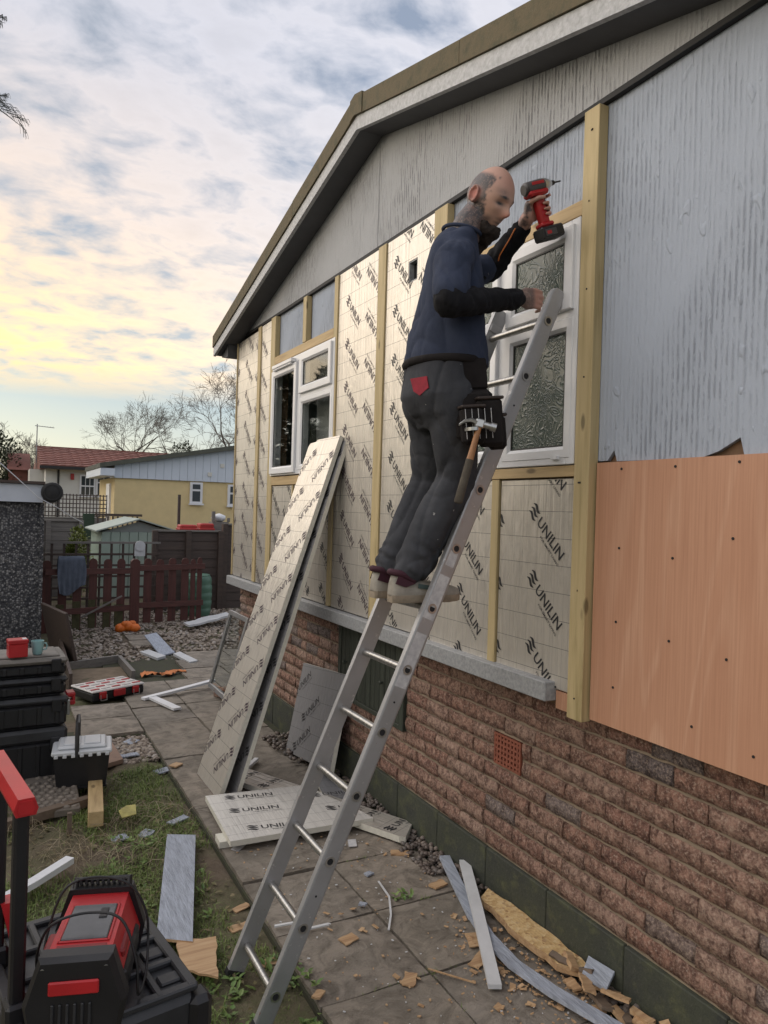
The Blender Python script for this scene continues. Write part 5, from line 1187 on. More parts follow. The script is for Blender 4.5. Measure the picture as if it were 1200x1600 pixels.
# ================================================================== TREES
def tree(name, label, base, h, seed, spread=.5, levels=6, r0=.16, lean=(0, 0), matn='bark', fork=3):
    rr = random.Random(seed); tr = thing(name, label, 'tree', base); trunk = MB(); crown = MB()
    def grow(p, d, L, r, lev):
        n = 4 if lev < 3 else 3; pts = [p]; rad = [r]; q = p.copy(); dd = d.copy()
        for k in range(n):
            dd = (dd+Vector((rr.gauss(0, .13), rr.gauss(0, .13), rr.gauss(0, .10)+.03))).normalized(); q = q+dd*L/n; pts.append(q.copy()); rad.append(max(.006, r*(1-.32*(k+1)/n)))
        (trunk if lev == 0 else crown).tube(pts, rad, 7 if lev == 0 else (5 if lev < 3 else 3), cap=False)
        if lev >= levels: return
        for k in range(fork if lev < levels-1 else fork+1):
            t = rr.uniform(.45, 1.0) if k else 1.0; i = min(n-1, int(t*n)); s = pts[i].lerp(pts[i+1], t*n-i) if i < n else pts[n]
            ax = dd.orthogonal().normalized(); ax.rotate(Quaternion(dd, rr.uniform(0, 6.28))); nd = dd.copy(); nd.rotate(Quaternion(ax, rr.uniform(.3, .55+spread*.5)))
            grow(s, nd, L*rr.uniform(.62, .82), max(.006, rad[i]*.62), lev+1)
    grow(Vector((0, 0, -.1)), Vector((lean[0], lean[1], 1)).normalized(), h*.26, r0, 0)
    trunk.build('trunk', MT[matn], tr); crown.build('crown', MT[matn], tr); return tr
M('bark', (.10, .085, .07), .9, var=.3, vscale=6)
def at(px, py, y):
    u, w = (px-600)/1150, -(py-800)/1150; d = cam.matrix_world.to_3x3() @ Vector((u, w, -1)); t = y/d.y; return cam.matrix_world.translation+d*t
p = at(345, 800, 32); tree('bare_tree', 'large bare tree rising behind the house corner', (p.x+.6, 32, 0), 10.5, 3, .75, 7, .22)
p = at(285, 800, 38); tree('bare_tree', 'slender bare tree left of the large bare tree', (p.x, 38, 0), 11.5, 8, .55, 6, .15)
p = at(225, 800, 48); tree('bare_tree', 'round crowned bare tree above the red roof', (p.x, 48, 0), 12.5, 12, .95, 7, .2)
p = at(80, 800, 50); tree('bare_tree', 'thin bare tree behind the television aerial', (p.x, 50, 0), 7.5, 17, .7, 7, .14)
p = at(5, 800, 40); tree('bare_tree', 'bare twiggy tree at the left edge of the picture', (p.x-.5, 40, 0), 7.0, 23, .8, 6, .2)
def leafy(name, label, base, blobs, n, L, mat, stem=.06, cat='bush'):
    t = thing(name, label, cat, base); b = MB(); B = Vector(base)
    for _ in range(n):
        c, r = random.choice(blobs); d = Vector((random.gauss(0, 1), random.gauss(0, 1), random.gauss(0, 1))).normalized()*(U(.35, 1.0)**.5); k = 1+.28*noise.noise((d.x*2.3+c[0], d.y*2.3, d.z*2.3+c[2]))
        p = Vector((c[0]+d.x*r[0]*k, c[1]+d.y*r[1]*k, c[2]+d.z*r[2]*k))-B; leaf(b, p, Vector((d.x+U(-.8, .8), d.y+U(-.8, .8), d.z+U(-.3, .9))), Vector((U(-.3, .3), U(-.3, .3), 1)).normalized(), L*U(.6, 1.3), L*.26)
    b.build('crown', MT[mat], t); s = MB(); s.tube([(0, 0, -.05), (0.02, 0, blobs[0][0][2]*.6)], [stem, stem*.6], 7); s.build('trunk', MT['bark'], t); return t
leafmat('evergreen', (.030, .045, .020), (.05, .065, .03)); leafmat('yellow_conifer', (.16, .20, .035), (.22, .25, .06))
p = at(8, 720, 34); leafy('evergreen_tree', 'dark evergreen at the left edge above the garage', (p.x-.3, 34, 0), [((p.x-.2, 34, 2.2), (1.1, 1.1, 2.4)), ((p.x-.7, 34.3, 2.8), (1.1, 1.0, 2.3)), ((p.x+.1, 34, 1.6), (.7, .8, 1.6))], 6500, .14, 'evergreen', cat='tree')
p = at(50, 745, 36); leafy('evergreen_bush', 'dark rounded bush between garage roof and white bungalow', (p.x, 36, 0), [((p.x, 36, 1.8), (.75, .8, 1.3))], 1800, .13, 'evergreen')
p = at(285, 690, 36); leafy('evergreen_tree', 'ivy clad dark clump behind the red roof', (p.x, 36, 0), [((p.x, 36, 4.1), (.55, .5, .75)), ((p.x+.3, 36, 3.6), (.5, .5, .7)), ((p.x-.3, 36, 3.6), (.4, .5, .6))], 1500, .14, 'evergreen', cat='tree')
p = at(122, 850, 14.6); leafy('conifer_shrub', 'bright yellow green conifer shrub left of the shed', (p.x, 14.6, -.06), [((p.x, 14.6, .95), (.17, .17, .42)), ((p.x, 14.6, .55), (.27, .25, .5)), ((p.x-.12, 14.6, .75), (.12, .12, .3))], 2600, .06, 'yellow_conifer', .03)
# unseen evergreen row added for its dark reflection in the panes and foil
HB = [((-7.2+U(-.5, .5), y, z), (1.1, 1.2, 1.0)) for y in [2+1.5*i for i in range(11)] for z in (.9, 2.1, 3.0)]
leafy('reflection_hedge', 'unseen evergreen row added at far left for dark reflections', (-7.2, 9.5, -.05), HB, 9000, .30, 'evergreen', .1, cat='reflection_hedge')
for (x, y, s, lab) in ((-8.6, 21.5, 1.0, 'unseen evergreen added for the window reflection, nearest of three'), (-9.4, 26.0, 1.12, 'unseen evergreen added for the window reflection, middle of three'), (-9.0, 31.0, 1.2, 'unseen evergreen added for the window reflection, farthest of three')):  # out-of-view trees added so the left window mirrors dark foliage
    leafy('evergreen_tree', lab, (x, y, 0), [((x, y, 2.2*s), (1.9, 2.0, 1.9*s)), ((x+.3, y-.4, 4.2*s), (1.5, 1.6, 1.4*s)), ((x-.4, y+.5, 3.6*s), (1.5, 1.7, 1.6*s)), ((x, y, 5.5*s), (.8, .9, .9*s))], 3600, .36, 'evergreen', .16, cat='tree')
# conifer spray hanging into the top left corner
hb_ = thing('conifer_branch', 'dark conifer spray hanging in at the top left corner', 'branch', tuple(at(-60, 160, 3.2)))
B = at(-60, 160, 3.2); b = MB(); M('conifer_twig', (.05, .06, .055), .8)
def spray(p, d, L, lev):
    pts = [p+d*L*t+Vector((0, 0, -.02*t*t)) for t in (0, .35, .7, 1)]; b.tube(pts, [.0035/(lev+1), .003/(lev+1), .002/(lev+1), .0006], 4, cap=False)
    if lev >= 2:
        return
    for k in range(9):
        t = .15+.8*k/9; s = p+d*L*t; nd = d.copy(); nd.rotate(Quaternion(Vector((.46, -.88, 0)).normalized() if False else (at(0, 0, 3)-at(0, 400, 3)).cross(d).normalized() if False else (cam.matrix_world.to_3x3() @ Vector((0, 0, 1))), R(random.choice((-1, 1))*U(24, 40)))); nd.z += U(-.1, .1); nd.normalize(); spray(s, nd, L*(.42-.025*k), lev+1)
for (a, c, L) in (((-60, 130), (42, 196), 1.0), ((-60, 300//2), (20, 150), .9), ((-50, 20), (8, 28), 1.0)):
    b = MB(); s, e = at(*a, 3.2), at(*c, 3.2); spray(s-B, (e-s).normalized(), (e-s).length*L, 0); b.build('twig', MT['conifer_twig'], hb_)
# ================================================================== TOOL BOXES
random.seed(77)
M('tool_black', (0.013, 0.013, 0.015), 0.42, var=0.3, vscale=9, bump=0.25, bscale=160, bdist=.001, objvar=.1); M('tool_lid', (0.030, 0.031, 0.034), 0.45, var=.35, vscale=10, bump=.2, bscale=120)
M('tool_red', (0.46, 0.018, 0.022), 0.38, var=0.22, vscale=7, bump=.15, bscale=150); M('steel', (0.55, 0.55, 0.54), 0.3, 0.9, var=.25, vscale=20); M('dusty_lid', (.20, .185, .165), .7, var=.35, vscale=8)
M('clear_lid', (.60, .57, .55), .25, var=.12, vscale=9); M('white_lid', (.62, .64, .66), .4, var=.1, vscale=6); M('mug_teal', (.27, .46, .47), .3, var=.06, vscale=4); M('screen_grey', (.11, .112, .115), .22, var=.25, vscale=10)
def loc(t): return lambda b, n, m, p=None: b.build(n, MT[m], p or t)
def crate_box(label, c, rz, w, d, h, kind):
    """stackable tool box; local origin at base centre; front towards -y"""
    t = thing('tool_box', label, 'tool box', c, (0, 0, rz)); k = loc(t)
    b = MB(); lid = h*.30 if h > .15 else h*.42
    b.bbox((-w/2+.012, -d/2+.012, 0), (w/2-.012, d/2-.012, h-lid-.004), .015); body = k(b, 'body', 'tool_black')
    b = MB(); b.bbox((-w/2, -d/2, h-lid), (w/2, d/2, h-.012), .02); b.bbox((-w/2+.05, -d/2+.05, h-.014), (w/2-.05, d/2-.05, h), .006); top = k(b, 'lid', 'tool_lid' if kind != 'dust' else 'dusty_lid')
    for i in range(5):
        x = -w/2+.07+i*(w-.14)/4; b = MB(); b.bbox((x-.014, -d/2+.002, .012), (x+.014, -d/2+.014, h-lid-.012), .004); k(b, 'rib', 'tool_black')
    for s in (-1, 1):
        b = MB(); b.bbox((s*(w/2-.075)-.03, -d/2-.012, h-lid-.05), (s*(w/2-.075)+.03, -d/2+.001, h-lid+.035), .006); la = k(b, 'latch', 'tool_black' if kind != 'red' else 'tool_red')
        b = MB(); b.bbox((s*(w/2-.002)-.008, -.05, h*.3), (s*(w/2-.002)+.008, .05, h*.62), .006); k(b, 'side_grip', 'tool_black')
    return t, k
SC = (-1.945, 5.42)
t, k = crate_box('large black tool box at the bottom of the stack', (*SC, .03), .05, .56, .42, .345, 'plain')
t, k = crate_box('black tool box with steel side clips below two flat organisers', (*SC, .378), .04, .57, .42, .20, 'plain')
for s in (-1, 1):
    b = MB(); b.bbox((s*.286-.01, -.17, .05), (s*.286+.01, -.14, .15), .004); k(b, 'hinge_clip', 'steel')
b = MB(); b.bbox((.275, -.12, .10), (.335, -.02, .135), .008); b.bbox((.275, -.12, .155), (.335, -.02, .185), .008); b.bbox((.315, -.118, .13), (.334, -.022, .16), .004); k(b, 'side_latch', 'tool_red')
t, k = crate_box('flat black organiser box, third from the bottom of the stack', (*SC, .581), .06, .55, .41, .125, 'plain')
t, k = crate_box('dusty topped flat organiser box on top of the black stack', (*SC, .709), .05, .55, .41, .122, 'dust')
b = MB(); b.bbox((-.056, -.05, 0), (.056, .05, .085), .004); rb_ = thing('red_box', 'small red cardboard box standing on the tool stack', 'box', (-1.965, 5.28, .834), (0, 0, .12)); b.build('carton', MT['tool_red'], rb_)
b = MB(); b.bbox((-.059, -.053, .0855), (.059, .053, .112), .004); b.build('lid', MT['tool_red'], rb_); b = MB(); b.box((.028, -.03, .1123), (.052, .03, .113)); b.build('label_patch', MT['sticker'], rb_)
mug = thing('mug', 'pale teal mug standing on the tool stack', 'mug', (-1.845, 5.32, .834)); b = MB(); b.lathe([(0, 0), (.026, 0), (.030, .006), (.036, .05), (.039, .088), (.036, .088), (.033, .05), (.026, .008), (0, .008)], 24); sm(b.build('cup', MT['mug_teal'], mug), 50)
b = MB(); b.tube([(.034, 0, .07), (.052, 0, .068), (.058, 0, .05), (.052, 0, .030), (.032, 0, .026)], .0045, 8); sm(b.build('handle', MT['mug_teal'], mug))
# white-lidded caddy
cad = thing('tool_caddy', 'white lidded black tool caddy with arched handle beside the stack', 'tool caddy', (-1.575, 5.10, .03), (0, 0, -.12)); k = loc(cad)
b = MB(); b.prism([(-.15, -.12, 0), (.15, -.12, 0), (.15, .12, 0), (-.15, .12, 0)], (0, 0, .01)); b.add([(-.145, -.115, .01), (.145, -.115, .01), (.145, .115, .01), (-.145, .115, .01), (-.165, -.13, .215), (.165, -.13, .215), (.165, .13, .215), (-.165, .13, .215)], [(0, 1, 5, 4), (1, 2, 6, 5), (2, 3, 7, 6), (3, 0, 4, 7), (4, 5, 6, 7)]); k(b, 'tub', 'tool_black')
b = MB(); b.bbox((-.178, -.142, .217), (.178, .142, .245), .008); b.bbox((-.145, -.112, .243), (.145, .112, .268), .014); b.bbox((-.11, -.085, .266), (-.01, .085, .276), .006); b.bbox((.01, -.085, .266), (.11, .085, .276), .006); lid_ = k(b, 'lid', 'white_lid')
for i in range(7): x = -.15+i*.05; b = MB(); b.bbox((x-.012, -.146, .205), (x+.012, -.1395, .225), .003); k(b, 'lid_tab', 'white_lid', lid_)
b = MB(); b.tube([(-.03, -.135, .20), (-.03, -.13, .34), (-.03, -.09, .405), (-.03, .09, .405), (-.03, .13, .34), (-.03, .135, .20)], .014, 6); sm(k(b, 'handle', 'tool_black'), 40)
# organiser case on the path
org = thing('organiser_case', 'black parts organiser with clear lid and red latches on the path', 'organiser', (-1.12, 7.45, .003), (0, 0, .42)); k = loc(org)
b = MB(); b.bbox((-.27, -.19, 0), (.27, .19, .078), .012); k(b, 'base', 'tool_black')
b = MB(); b.bbox((-.275, -.195, .080), (.275, .195, .10), .01); lid_ = k(b, 'lid', 'clear_lid')
for r in range(4):
    for c_ in range(5):
        x = -.215+c_*.1075; y = -.135+r*.09; b = MB(); b.bbox((x-.042, y-.014, .1005), (x+.042, y+.014, .106), .003); k(b, 'bin_strip', 'clear_lid' if (r+c_) % 2 else 'tool_red', lid_)
for x in (-.17, 0, .17):
    b = MB(); b.bbox((x-.035 if x else -.06, -.21, .022), (x+.035 if x else .06, -.189, .085), .006); la = k(b, 'latch', 'tool_red')
    if x: b = MB(); b.tube([(x-.03, -.213, .06), (x-.03, -.217, .01), (x+.03, -.217, .01), (x+.03, -.213, .06)], .004, 6); k(b, 'bail', 'steel', la)
# timbers and the cobbled slab in the bed
b = MB(); b.bbox((-.042, -.60, 0), (.042, .60, .09), .004); o = b.build('timber_sleeper', MT['timber_h']); o.location = (-1.500, 5.03, -.02); o.rotation_euler = (R(-1.5), 0, -.105); tag(o, 'green tinted treated timber pointing at the camera beside the caddy', 'timber')
strip('timber_edging', 'old weathered rail lying across the bed under the cobbled slab', 'edging', [(-2.15, 4.55, .0), (-1.85, 4.66, .0), (-1.56, 4.80, -.01)], .06, .05, 'old_wood')
cs = thing('cobbled_slab', 'concrete slab with embedded rounded cobbles in the bed', 'slab', (-1.76, 5.0, .0), (R(2), 0, -.03)); b = MB(); b.bbox((-.15, -.33, 0), (.15, .33, .045), .006); b.build('slab_base', M('cob_conc', (.17, .145, .12), .9, var=.3, vscale=10, bump=.5), cs)
for j in range(13):
    for i in range(6):
        x = -.125+i*.05+(.025 if j % 2 else 0)+U(-.006, .006); y = -.30+j*.05+U(-.006, .006)
        if abs(x) > .14 or random.random() < .04: continue
        b = MB(); b.ico((0, 0, 0), (U(.02, .027), U(.017, .023), U(.010, .016)), 1, jit=.06, mat=Matrix.Rotation(U(0, 3), 4, 'Z')); o = sm(b.build('cobble', MT['cob_stone'] if 'cob_stone' in MT else M('cob_stone', (.21, .18, .15), .75, var=.3, vscale=14, objvar=.2), cs)); o.location = (x, y, .045)
for (x, y, a, lab) in ((-1.88, 5.30, .2, 'short grey timber block under the tool stack'), (-1.70, 4.44, 1.3, 'thin upright stick stump in the bed')):
    if 'upright' in lab: b = MB(); b.box((-.012, -.012, -.03), (.012, .012, .10)); o = b.build('stick', MT['old_wood']); o.location = (x, y, 0)
    else: b = MB(); b.bbox((-.28, -.04, 0), (.28, .04, .05), .004); o = b.build('timber_block', MT['grey_wood']); o.location = (x, y-.22, -.02)
    tag(o, lab, 'timber')

# ================================================================== ROLLING BOX WITH HANDLE, FOREGROUND
TZ = .60
tro = thing('rolling_tool_box', 'black rolling tool box with red telescopic handle in the left foreground', 'tool box', (-1.859, 2.136, -.03), (0, 0, R(9.1))); k = loc(tro); H = TZ+.03
HX, HY_ = .215, .28
b = MB(); b.bbox((-HX+.02, -HY_+.02, .06), (HX-.02, HY_-.02, H-.14), .02); k(b, 'body', 'tool_black')
b = MB(); b.bbox((-HX, -HY_, H-.15), (HX, HY_, H-.012), .022); lid_ = k(b, 'lid', 'tool_lid')
# raised lattice round the lid pockets
xs_ = [-.20, -.085, .02, .115, .20]; ys_ = [-.26, -.13, .0, .13, .26]
for i, x in enumerate(xs_): b = MB(); b.bbox((x-(.010 if 0 < i < 4 else .014), -.268, H-.014), (x+(.010 if 0 < i < 4 else .014), .268, H+.004), .004); k(b, 'lid_rib', 'tool_lid', lid_)
for j, y in enumerate(ys_): b = MB(); b.bbox((-.212, y-(.011 if 0 < j < 4 else .014), H-.0135), (.212, y+(.011 if 0 < j < 4 else .014), H+.0035), .004); k(b, 'lid_rib', 'tool_lid', lid_)
for (x, y) in ((.163, -.065), (.163, .065), (.163, .195), (.163, -.195)):
    b = MB(); b.bbox((x-.03, y-.022, H-.014), (x+.03, y+.022, H-.004), .004); k(b, 'lid_cleat', 'tool_lid', lid_)
for j in range(9): b = MB(); y = .06+j*.02; b.bbox((HX-.004, y-.006, H-.075), (HX+.010, y+.006, H-.025), .003); k(b, 'grip_fin', 'tool_lid', lid_)
for y in (-.17, .17):
    b = MB(); b.bbox((HX-.005, y-.05, H-.22), (HX+.022, y+.05, H-.10), .01); la = k(b, 'latch', 'tool_black'); b = MB(); b.bbox((HX+.020, y-.03, H-.215), (HX+.026, y+.03, H-.16), .004); k(b, 'latch_inset', 'tool_red', la)
for x in (-.12, .12): b = MB(); b.bbox((x-.05, -HY_-.022, H-.22), (x+.05, -HY_+.005, H-.10), .01); la = k(b, 'latch', 'tool_black'); b = MB(); b.bbox((x-.03, -HY_-.026, H-.215), (x+.03, -HY_-.020, H-.16), .004); k(b, 'latch_inset', 'tool_red', la)
b = MB(); b.bbox((HX-.03, -HY_-.02, H-.12), (HX+.03, -HY_+.05, H-.02), .015); k(b, 'corner_guard', 'tool_black')
for s in (-1, 1):
    b = MB(); b.cyl((-HX+.02, s*(HY_-.06)-.03, .10), (-HX+.02, s*(HY_-.06)+.03, .10), .10, 24); wh_ = k(b, 'wheel', 'rubber'); b = MB(); b.cyl((-HX+.02, s*(HY_-.06)-.033, .10), (-HX+.02, s*(HY_-.06)+.033, .10), .055, 16); k(b, 'hub', 'tool_red', wh_)
for y in (-.145, .125):
    b = MB(); b.bbox((-HX+.0, y-.017, .2), (-HX+.034, y+.017, 1.14), .006); k(b, 'handle_pole', 'tool_black')
    b = MB(); b.bbox((-HX-.01, y-.03, H-.02), (-HX+.044, y+.03, H+.045), .008); k(b, 'pole_collar', 'tool_black')
b = MB(); prof = [(-.022, 0), (-.027, .016), (-.018, .042), (.018, .042), (.027, .016), (.022, 0)]
b.prism([(-HX+.017+px_, -.20, 1.135+pz) for (px_, pz) in prof], (0, .40, 0)); hd = k(b, 'handle_grip', 'tool_red')
b = MB(); b.prism([(-HX+.017+px_*.7, -.203, 1.140+pz*.75) for (px_, pz) in prof], (0, .004, 0)); k(b, 'grip_end', 'tool_red', hd)
b = MB(); b.prism([(-HX+.052, .10, H+.16), (-HX+.052, .15, H+.16), (-HX+.085, .115, H+.02), (-HX+.085, .085, H+.02)], (-.03, 0, 0)); rc = k(b, 'release_catch', 'tool_red'); b = MB(); b.bbox((-HX+.06, .095, H+.065), (-HX+.082, .118, H+.095), .002); k(b, 'catch_plate', 'steel', rc)
# radio lying on the lid
rad = thing('site_radio', 'red and black site radio standing on the rolling tool box', 'radio', (-1.862, 2.0, TZ+.006), (0, 0, R(-17))); k = loc(rad); rad.scale = (.82, .82, .82)
def sect(b, y0, y1, pr): b.prism([(x, y0, z) for (x, z) in pr], (0, y1-y0, 0))
pr = [(-.118, .02), (.118, .02), (.128, .09), (.088, .205), (-.088, .205), (-.128, .09)]
b = MB(); sect(b, -.165, .165, pr); k(b, 'case', 'tool_red')
pe = [(-.125, .0), (.125, .0), (.142, .09), (.10, .222), (-.10, .222), (-.142, .09)]
pm = [(x*.9, .01+z*.92) for (x, z) in pe]
for s in (-1, 1):
    b = MB(); y0 = .166 if s > 0 else -.206; sect(b, y0, y0+.04, pe); b.add([(x, y0+(.04 if s > 0 else 0), z) for (x, z) in pe]+[(x, y0+(.062 if s > 0 else -.022), z) for (x, z) in pm], [((i, (i+1) % 6, 6+(i+1) % 6, 6+i) if s > 0 else (6+i, 6+(i+1) % 6, (i+1) % 6, i)) for i in range(6)]+[tuple(range(6, 12)) if s > 0 else tuple(range(11, 5, -1))])
    ec = k(b, 'end_bumper', 'tool_black')
    if s < 0:
        b = MB(); b.bbox((-.068, -.236, .125), (.068, -.226, .165), .004); k(b, 'front_badge', 'tool_red', ec)
        for i in range(6): b = MB(); b.bbox((-.06+i*.02, -.234, .03), (-.052+i*.02, -.2275, .10), .002); k(b, 'vent_fin', 'tool_lid', ec)
        for x in (-.085, .085): b = MB(); b.cyl((x, -.215, .200), (x, -.2265, .195), .007, 8); k(b, 'bolt', 'steel', ec)
b = MB(); b.bbox((-.066, -.105, .2055), (.066, .085, .213), .003); pn = k(b, 'top_door', 'screen_grey'); b = MB(); b.bbox((.022, .0, .2135), (.046, .055, .2165), .002); k(b, 'door_catch', 'tool_black', pn)
for (a, c_, d_, e) in ((-.072, .072, .0855, .094), (-.072, .072, -.114, -.1055), (-.075, -.0665, -.114, .094), (.0665, .075, -.114, .094)): b = MB(); b.bbox((a, d_, .2052), (c_, e, .2095), .002); k(b, 'door_rim', 'tool_red', pn)
b = MB(); b.bbox((-.07, -.158, .2045), (.07, -.125, .2065), .002); k(b, 'grip_recess', M('dark_red', (.20, .01, .012), .5).name)
b = MB(); b.tube([(-.085, .175, .205), (-.085, .20, .238), (.085, .20, .238), (.085, .175, .205)], .012, 8); sm(k(b, 'carry_handle', 'tool_black'), 50)
for i in range(9): b = MB(); x = -.07+i*.0175; b.bbox((x-.005, .19, .224), (x+.005, .214, .240), .002); k(b, 'grip_rib', 'tool_lid')
for s in (-1, 1):
    b = MB(); b.bbox((s*.118-.012, -.13, .05), (s*.118+.012, .13, .12), .008); k(b, 'speaker_grille', 'tool_black')
    b = MB(); b.bbox((s*.108-.016, -.10, .14), (s*.108+.010, .02, .165), .006, mat=None); k(b, 'side_flash', 'dark_red')
M('cord_black', (.012, .012, .013), .5); cord = thing('power_cord', 'thin black cord looped over the red radio', 'cord', (-1.862, 2.0, TZ+.006), (0, 0, R(-17))); cord.scale = (.82, .82, .82)
b = MB()
def smooth_pts(p, n=8):
    P = [Vector(q) for q in p]; out = []
    for i in range(len(P)-1):
        a, c0, c1, d = P[max(i-1, 0)], P[i], P[i+1], P[min(i+2, len(P)-1)]
        for j in range(n):
            t = j/n; out.append(.5*((2*c0)+(c1-a)*t+(2*a-5*c0+4*c1-d)*t*t+(3*c0-a-3*c1+d)*t**3))
    return out+[P[-1]]
b.tube(smooth_pts([(-.155, .02, .02), (-.145, -.04, .14), (-.10, -.06, .235), (0, -.035, .25), (.10, -.06, .235), (.150, -.09, .12), (.158, -.09, .02), (.165, .02, .006), (.160, .12, .05), (.148, .14, .15), (.09, .15, .24), (-.02, .165, .262), (-.11, .15, .236), (-.152, .12, .12), (-.16, .08, .01)]), .0042, 7); b.build('flex', MT['cord_black'], cord)
# ================================================================== THE MAN ON THE LADDER
person = thing('person', 'man in navy t-shirt and dark trousers standing on the ladder with a drill', 'person', (-0.60, 2.60, 1.487))
V3 = lambda *a: Vector(a)
def capsule(b, a, c, ra, rc, seg=14):
    a, c = Vector(a), Vector(c); d = (c-a).normalized(); n = 4
    pts = []; rad = []
    for i in range(n): t = math.pi/2*i/n; pts.append(a-d*ra*math.cos(t)); rad.append(max(.0008, ra*math.sin(t)))
    pts.append(a); rad.append(ra); pts.append(c); rad.append(rc)
    for i in range(1, n+1): t = math.pi/2*i/n; pts.append(c+d*rc*math.sin(t)); rad.append(max(.0008, rc*math.cos(t)))
    b.tube(pts, rad, seg)
def chain(b, pts, rad, seg=14):
    for i in range(len(pts)-1): capsule(b, pts[i], pts[i+1], rad[i], rad[i+1], seg)
def ellip(b, c, r, axes=None, sub=3):
    m = None
    if axes: m = Matrix((axes[0], axes[1], axes[2])).transposed().to_4x4()
    b.ico(c, r, sub, mat=m)
def loft(b, secs, seg=32):
    """secs: (centre, half width, half depth, heading in degrees, optional up tilt)"""
    vs = []
    for (c, w, d, hd) in secs:
        f = V3(math.cos(R(hd)), math.sin(R(hd)), 0); l = V3(-math.sin(R(hd)), math.cos(R(hd)), 0)
        for k in range(seg):
            a = 2*math.pi*k/seg; ca, sa = math.cos(a), math.sin(a); e = 2.4
            x = math.copysign(abs(ca)**(2/e), ca)*d; y = math.copysign(abs(sa)**(2/e), sa)*w
            vs.append(Vector(c)+f*x+l*y)
    n = len(secs); fs = [(i*seg+k, i*seg+(k+1) % seg, (i+1)*seg+(k+1) % seg, (i+1)*seg+k) for i in range(n-1) for k in range(seg)]
    fs += [tuple(range(seg-1, -1, -1)), tuple((n-1)*seg+k for k in range(seg))]
    b.add(vs, fs)
def fuse(b, name, mat, voxel, smooth_it=4, parent=person):
    o = b.build(name, MT[mat], parent, world=True)
    md = o.modifiers.new('r', 'REMESH'); md.mode = 'VOXEL'; md.voxel_size = voxel
    if smooth_it: s = o.modifiers.new('s', 'SMOOTH'); s.factor = .5; s.iterations = smooth_it
    bake(o); sm(o); return o
def push(o, fn):
    me = o.data; n = [v.normal.copy() for v in me.vertices]; w = WPOS[o.name]
    for v, q in zip(me.vertices, n): v.co = v.co+q*fn(v.co+w, q)
    me.update()
# ---- materials
def cloth(name, base, var, speck=False, fold=.5):
    m, nt, b = new_mat(name); v = objvec(nt); a1 = tex(nt, v, 7, 4); a2 = tex(nt, v, 420, 2); a3 = tex(nt, objvec(nt, (1, 1, .45)), 16, 3, .55, .8)
    c = mixc(nt, ramp(nt, a1, [(.35, 0.), (.72, var)]), base, tuple(min(1, x*1.9+.012) for x in base))
    if speck: c = mixc(nt, ramp(nt, tex(nt, v, 55, 2, .5), [(.775, 0.), (.785, .7)]), c, (.45, .45, .44))
    ln(nt, c, b.inputs['Base Color']); b.inputs['Roughness'].default_value = .92; b.inputs['Specular IOR Level'].default_value = .2
    n1 = bump(nt, b, a3, fold, .012); bump(nt, b, a2, .25, .001, n1); return m
cloth('tee_navy', (.029, .037, .063), .45, True, .4); cloth('sleeve_black', (.009, .009, .011), .3, fold=.9); cloth('trouser_grey', (.038, .040, .046), .6, True, .45); cloth('leather_dark', (.012, .010, .010), .5, True, .4)
M('beard', (.022, .014, .010), .9, var=.4, vscale=60, bump=.9, bscale=220, bdist=.004); M('shoe_pale', (.36, .33, .28), .7, var=.35, vscale=16, bump=.25, bscale=90); M('shoe_purple', (.055, .012, .024), .8, var=.3, vscale=20, bump=.3, bscale=200); M('shoe_sole', (.33, .27, .20), .75, var=.4, vscale=20); M('shoe_green', (.05, .075, .07), .7)
M('patch_red', (.30, .012, .03), .8, var=.3, vscale=40); M('orange_thread', (.55, .16, .03), .7)
m, nt, b = new_mat('skin')
at_ = nn(nt, 'ShaderNodeAttribute', attribute_name='ink'); v = objvec(nt, rnd=False); red = nn(nt, 'ShaderNodeAttribute', attribute_name='flush')
nz1 = tex(nt, v, 70, 4, .6, 2.2); nz2 = tex(nt, v, 34, 3, .6, 1.5)
sk = mixc(nt, red.outputs['Fac'], (.48, .295, .225), (.50, .16, .13)); sk = mixc(nt, ramp(nt, tex(nt, v, 18, 3), [(.35, 0.), (.7, .35)]), sk, (.40, .225, .165))
pat = mth(nt, 'MAXIMUM', ramp(nt, nz1, [(.48, 1.), (.60, .35)]), ramp(nt, nz2, [(.50, .95), (.62, .25)]))
c = mixc(nt, mth(nt, 'MULTIPLY', at_.outputs['Fac'], mth(nt, 'MAXIMUM', mth(nt, 'MULTIPLY', pat, .95), .72)), sk, (.032, .035, .041)); ln(nt, c, b.inputs['Base Color'])
b.inputs['Roughness'].default_value = .48; b.inputs['Subsurface Weight'].default_value = .08; b.inputs['Subsurface Radius'].default_value = (.01, .004, .002); bump(nt, b, tex(nt, v, 240, 3), .15, .001)
# ---- joints
RSH, REL, RWR = V3(-.640, 2.295, 2.805), V3(-.705, 2.205, 2.588), V3(-.350, 2.282, 2.675)
LSH, LEL, LWR = V3(-.425, 2.590, 2.850), V3(-.235, 2.625, 2.905), V3(-.205, 2.455, 3.030)
RHIP, RKN, RAN = V3(-.575, 2.375, 2.335), V3(-.500, 2.440, 1.985), V3(-.645, 2.530, 1.605)
LHIP, LKN, LAN = V3(-.565, 2.565, 2.335), V3(-.495, 2.635, 1.985), V3(-.650, 2.685, 1.605)
HC = V3(-.430, 2.375, 3.072); fwd = V3(math.cos(R(-70))*math.cos(R(26)), math.sin(R(-70))*math.cos(R(26)), -math.sin(R(26))); lft = V3(-math.sin(R(-70)), math.cos(R(-70)), 0); hup = fwd.cross(lft)
HM = Matrix((fwd, lft, hup)).transposed()
def HP(x, y, z): return HC+HM @ V3(x, y, z)
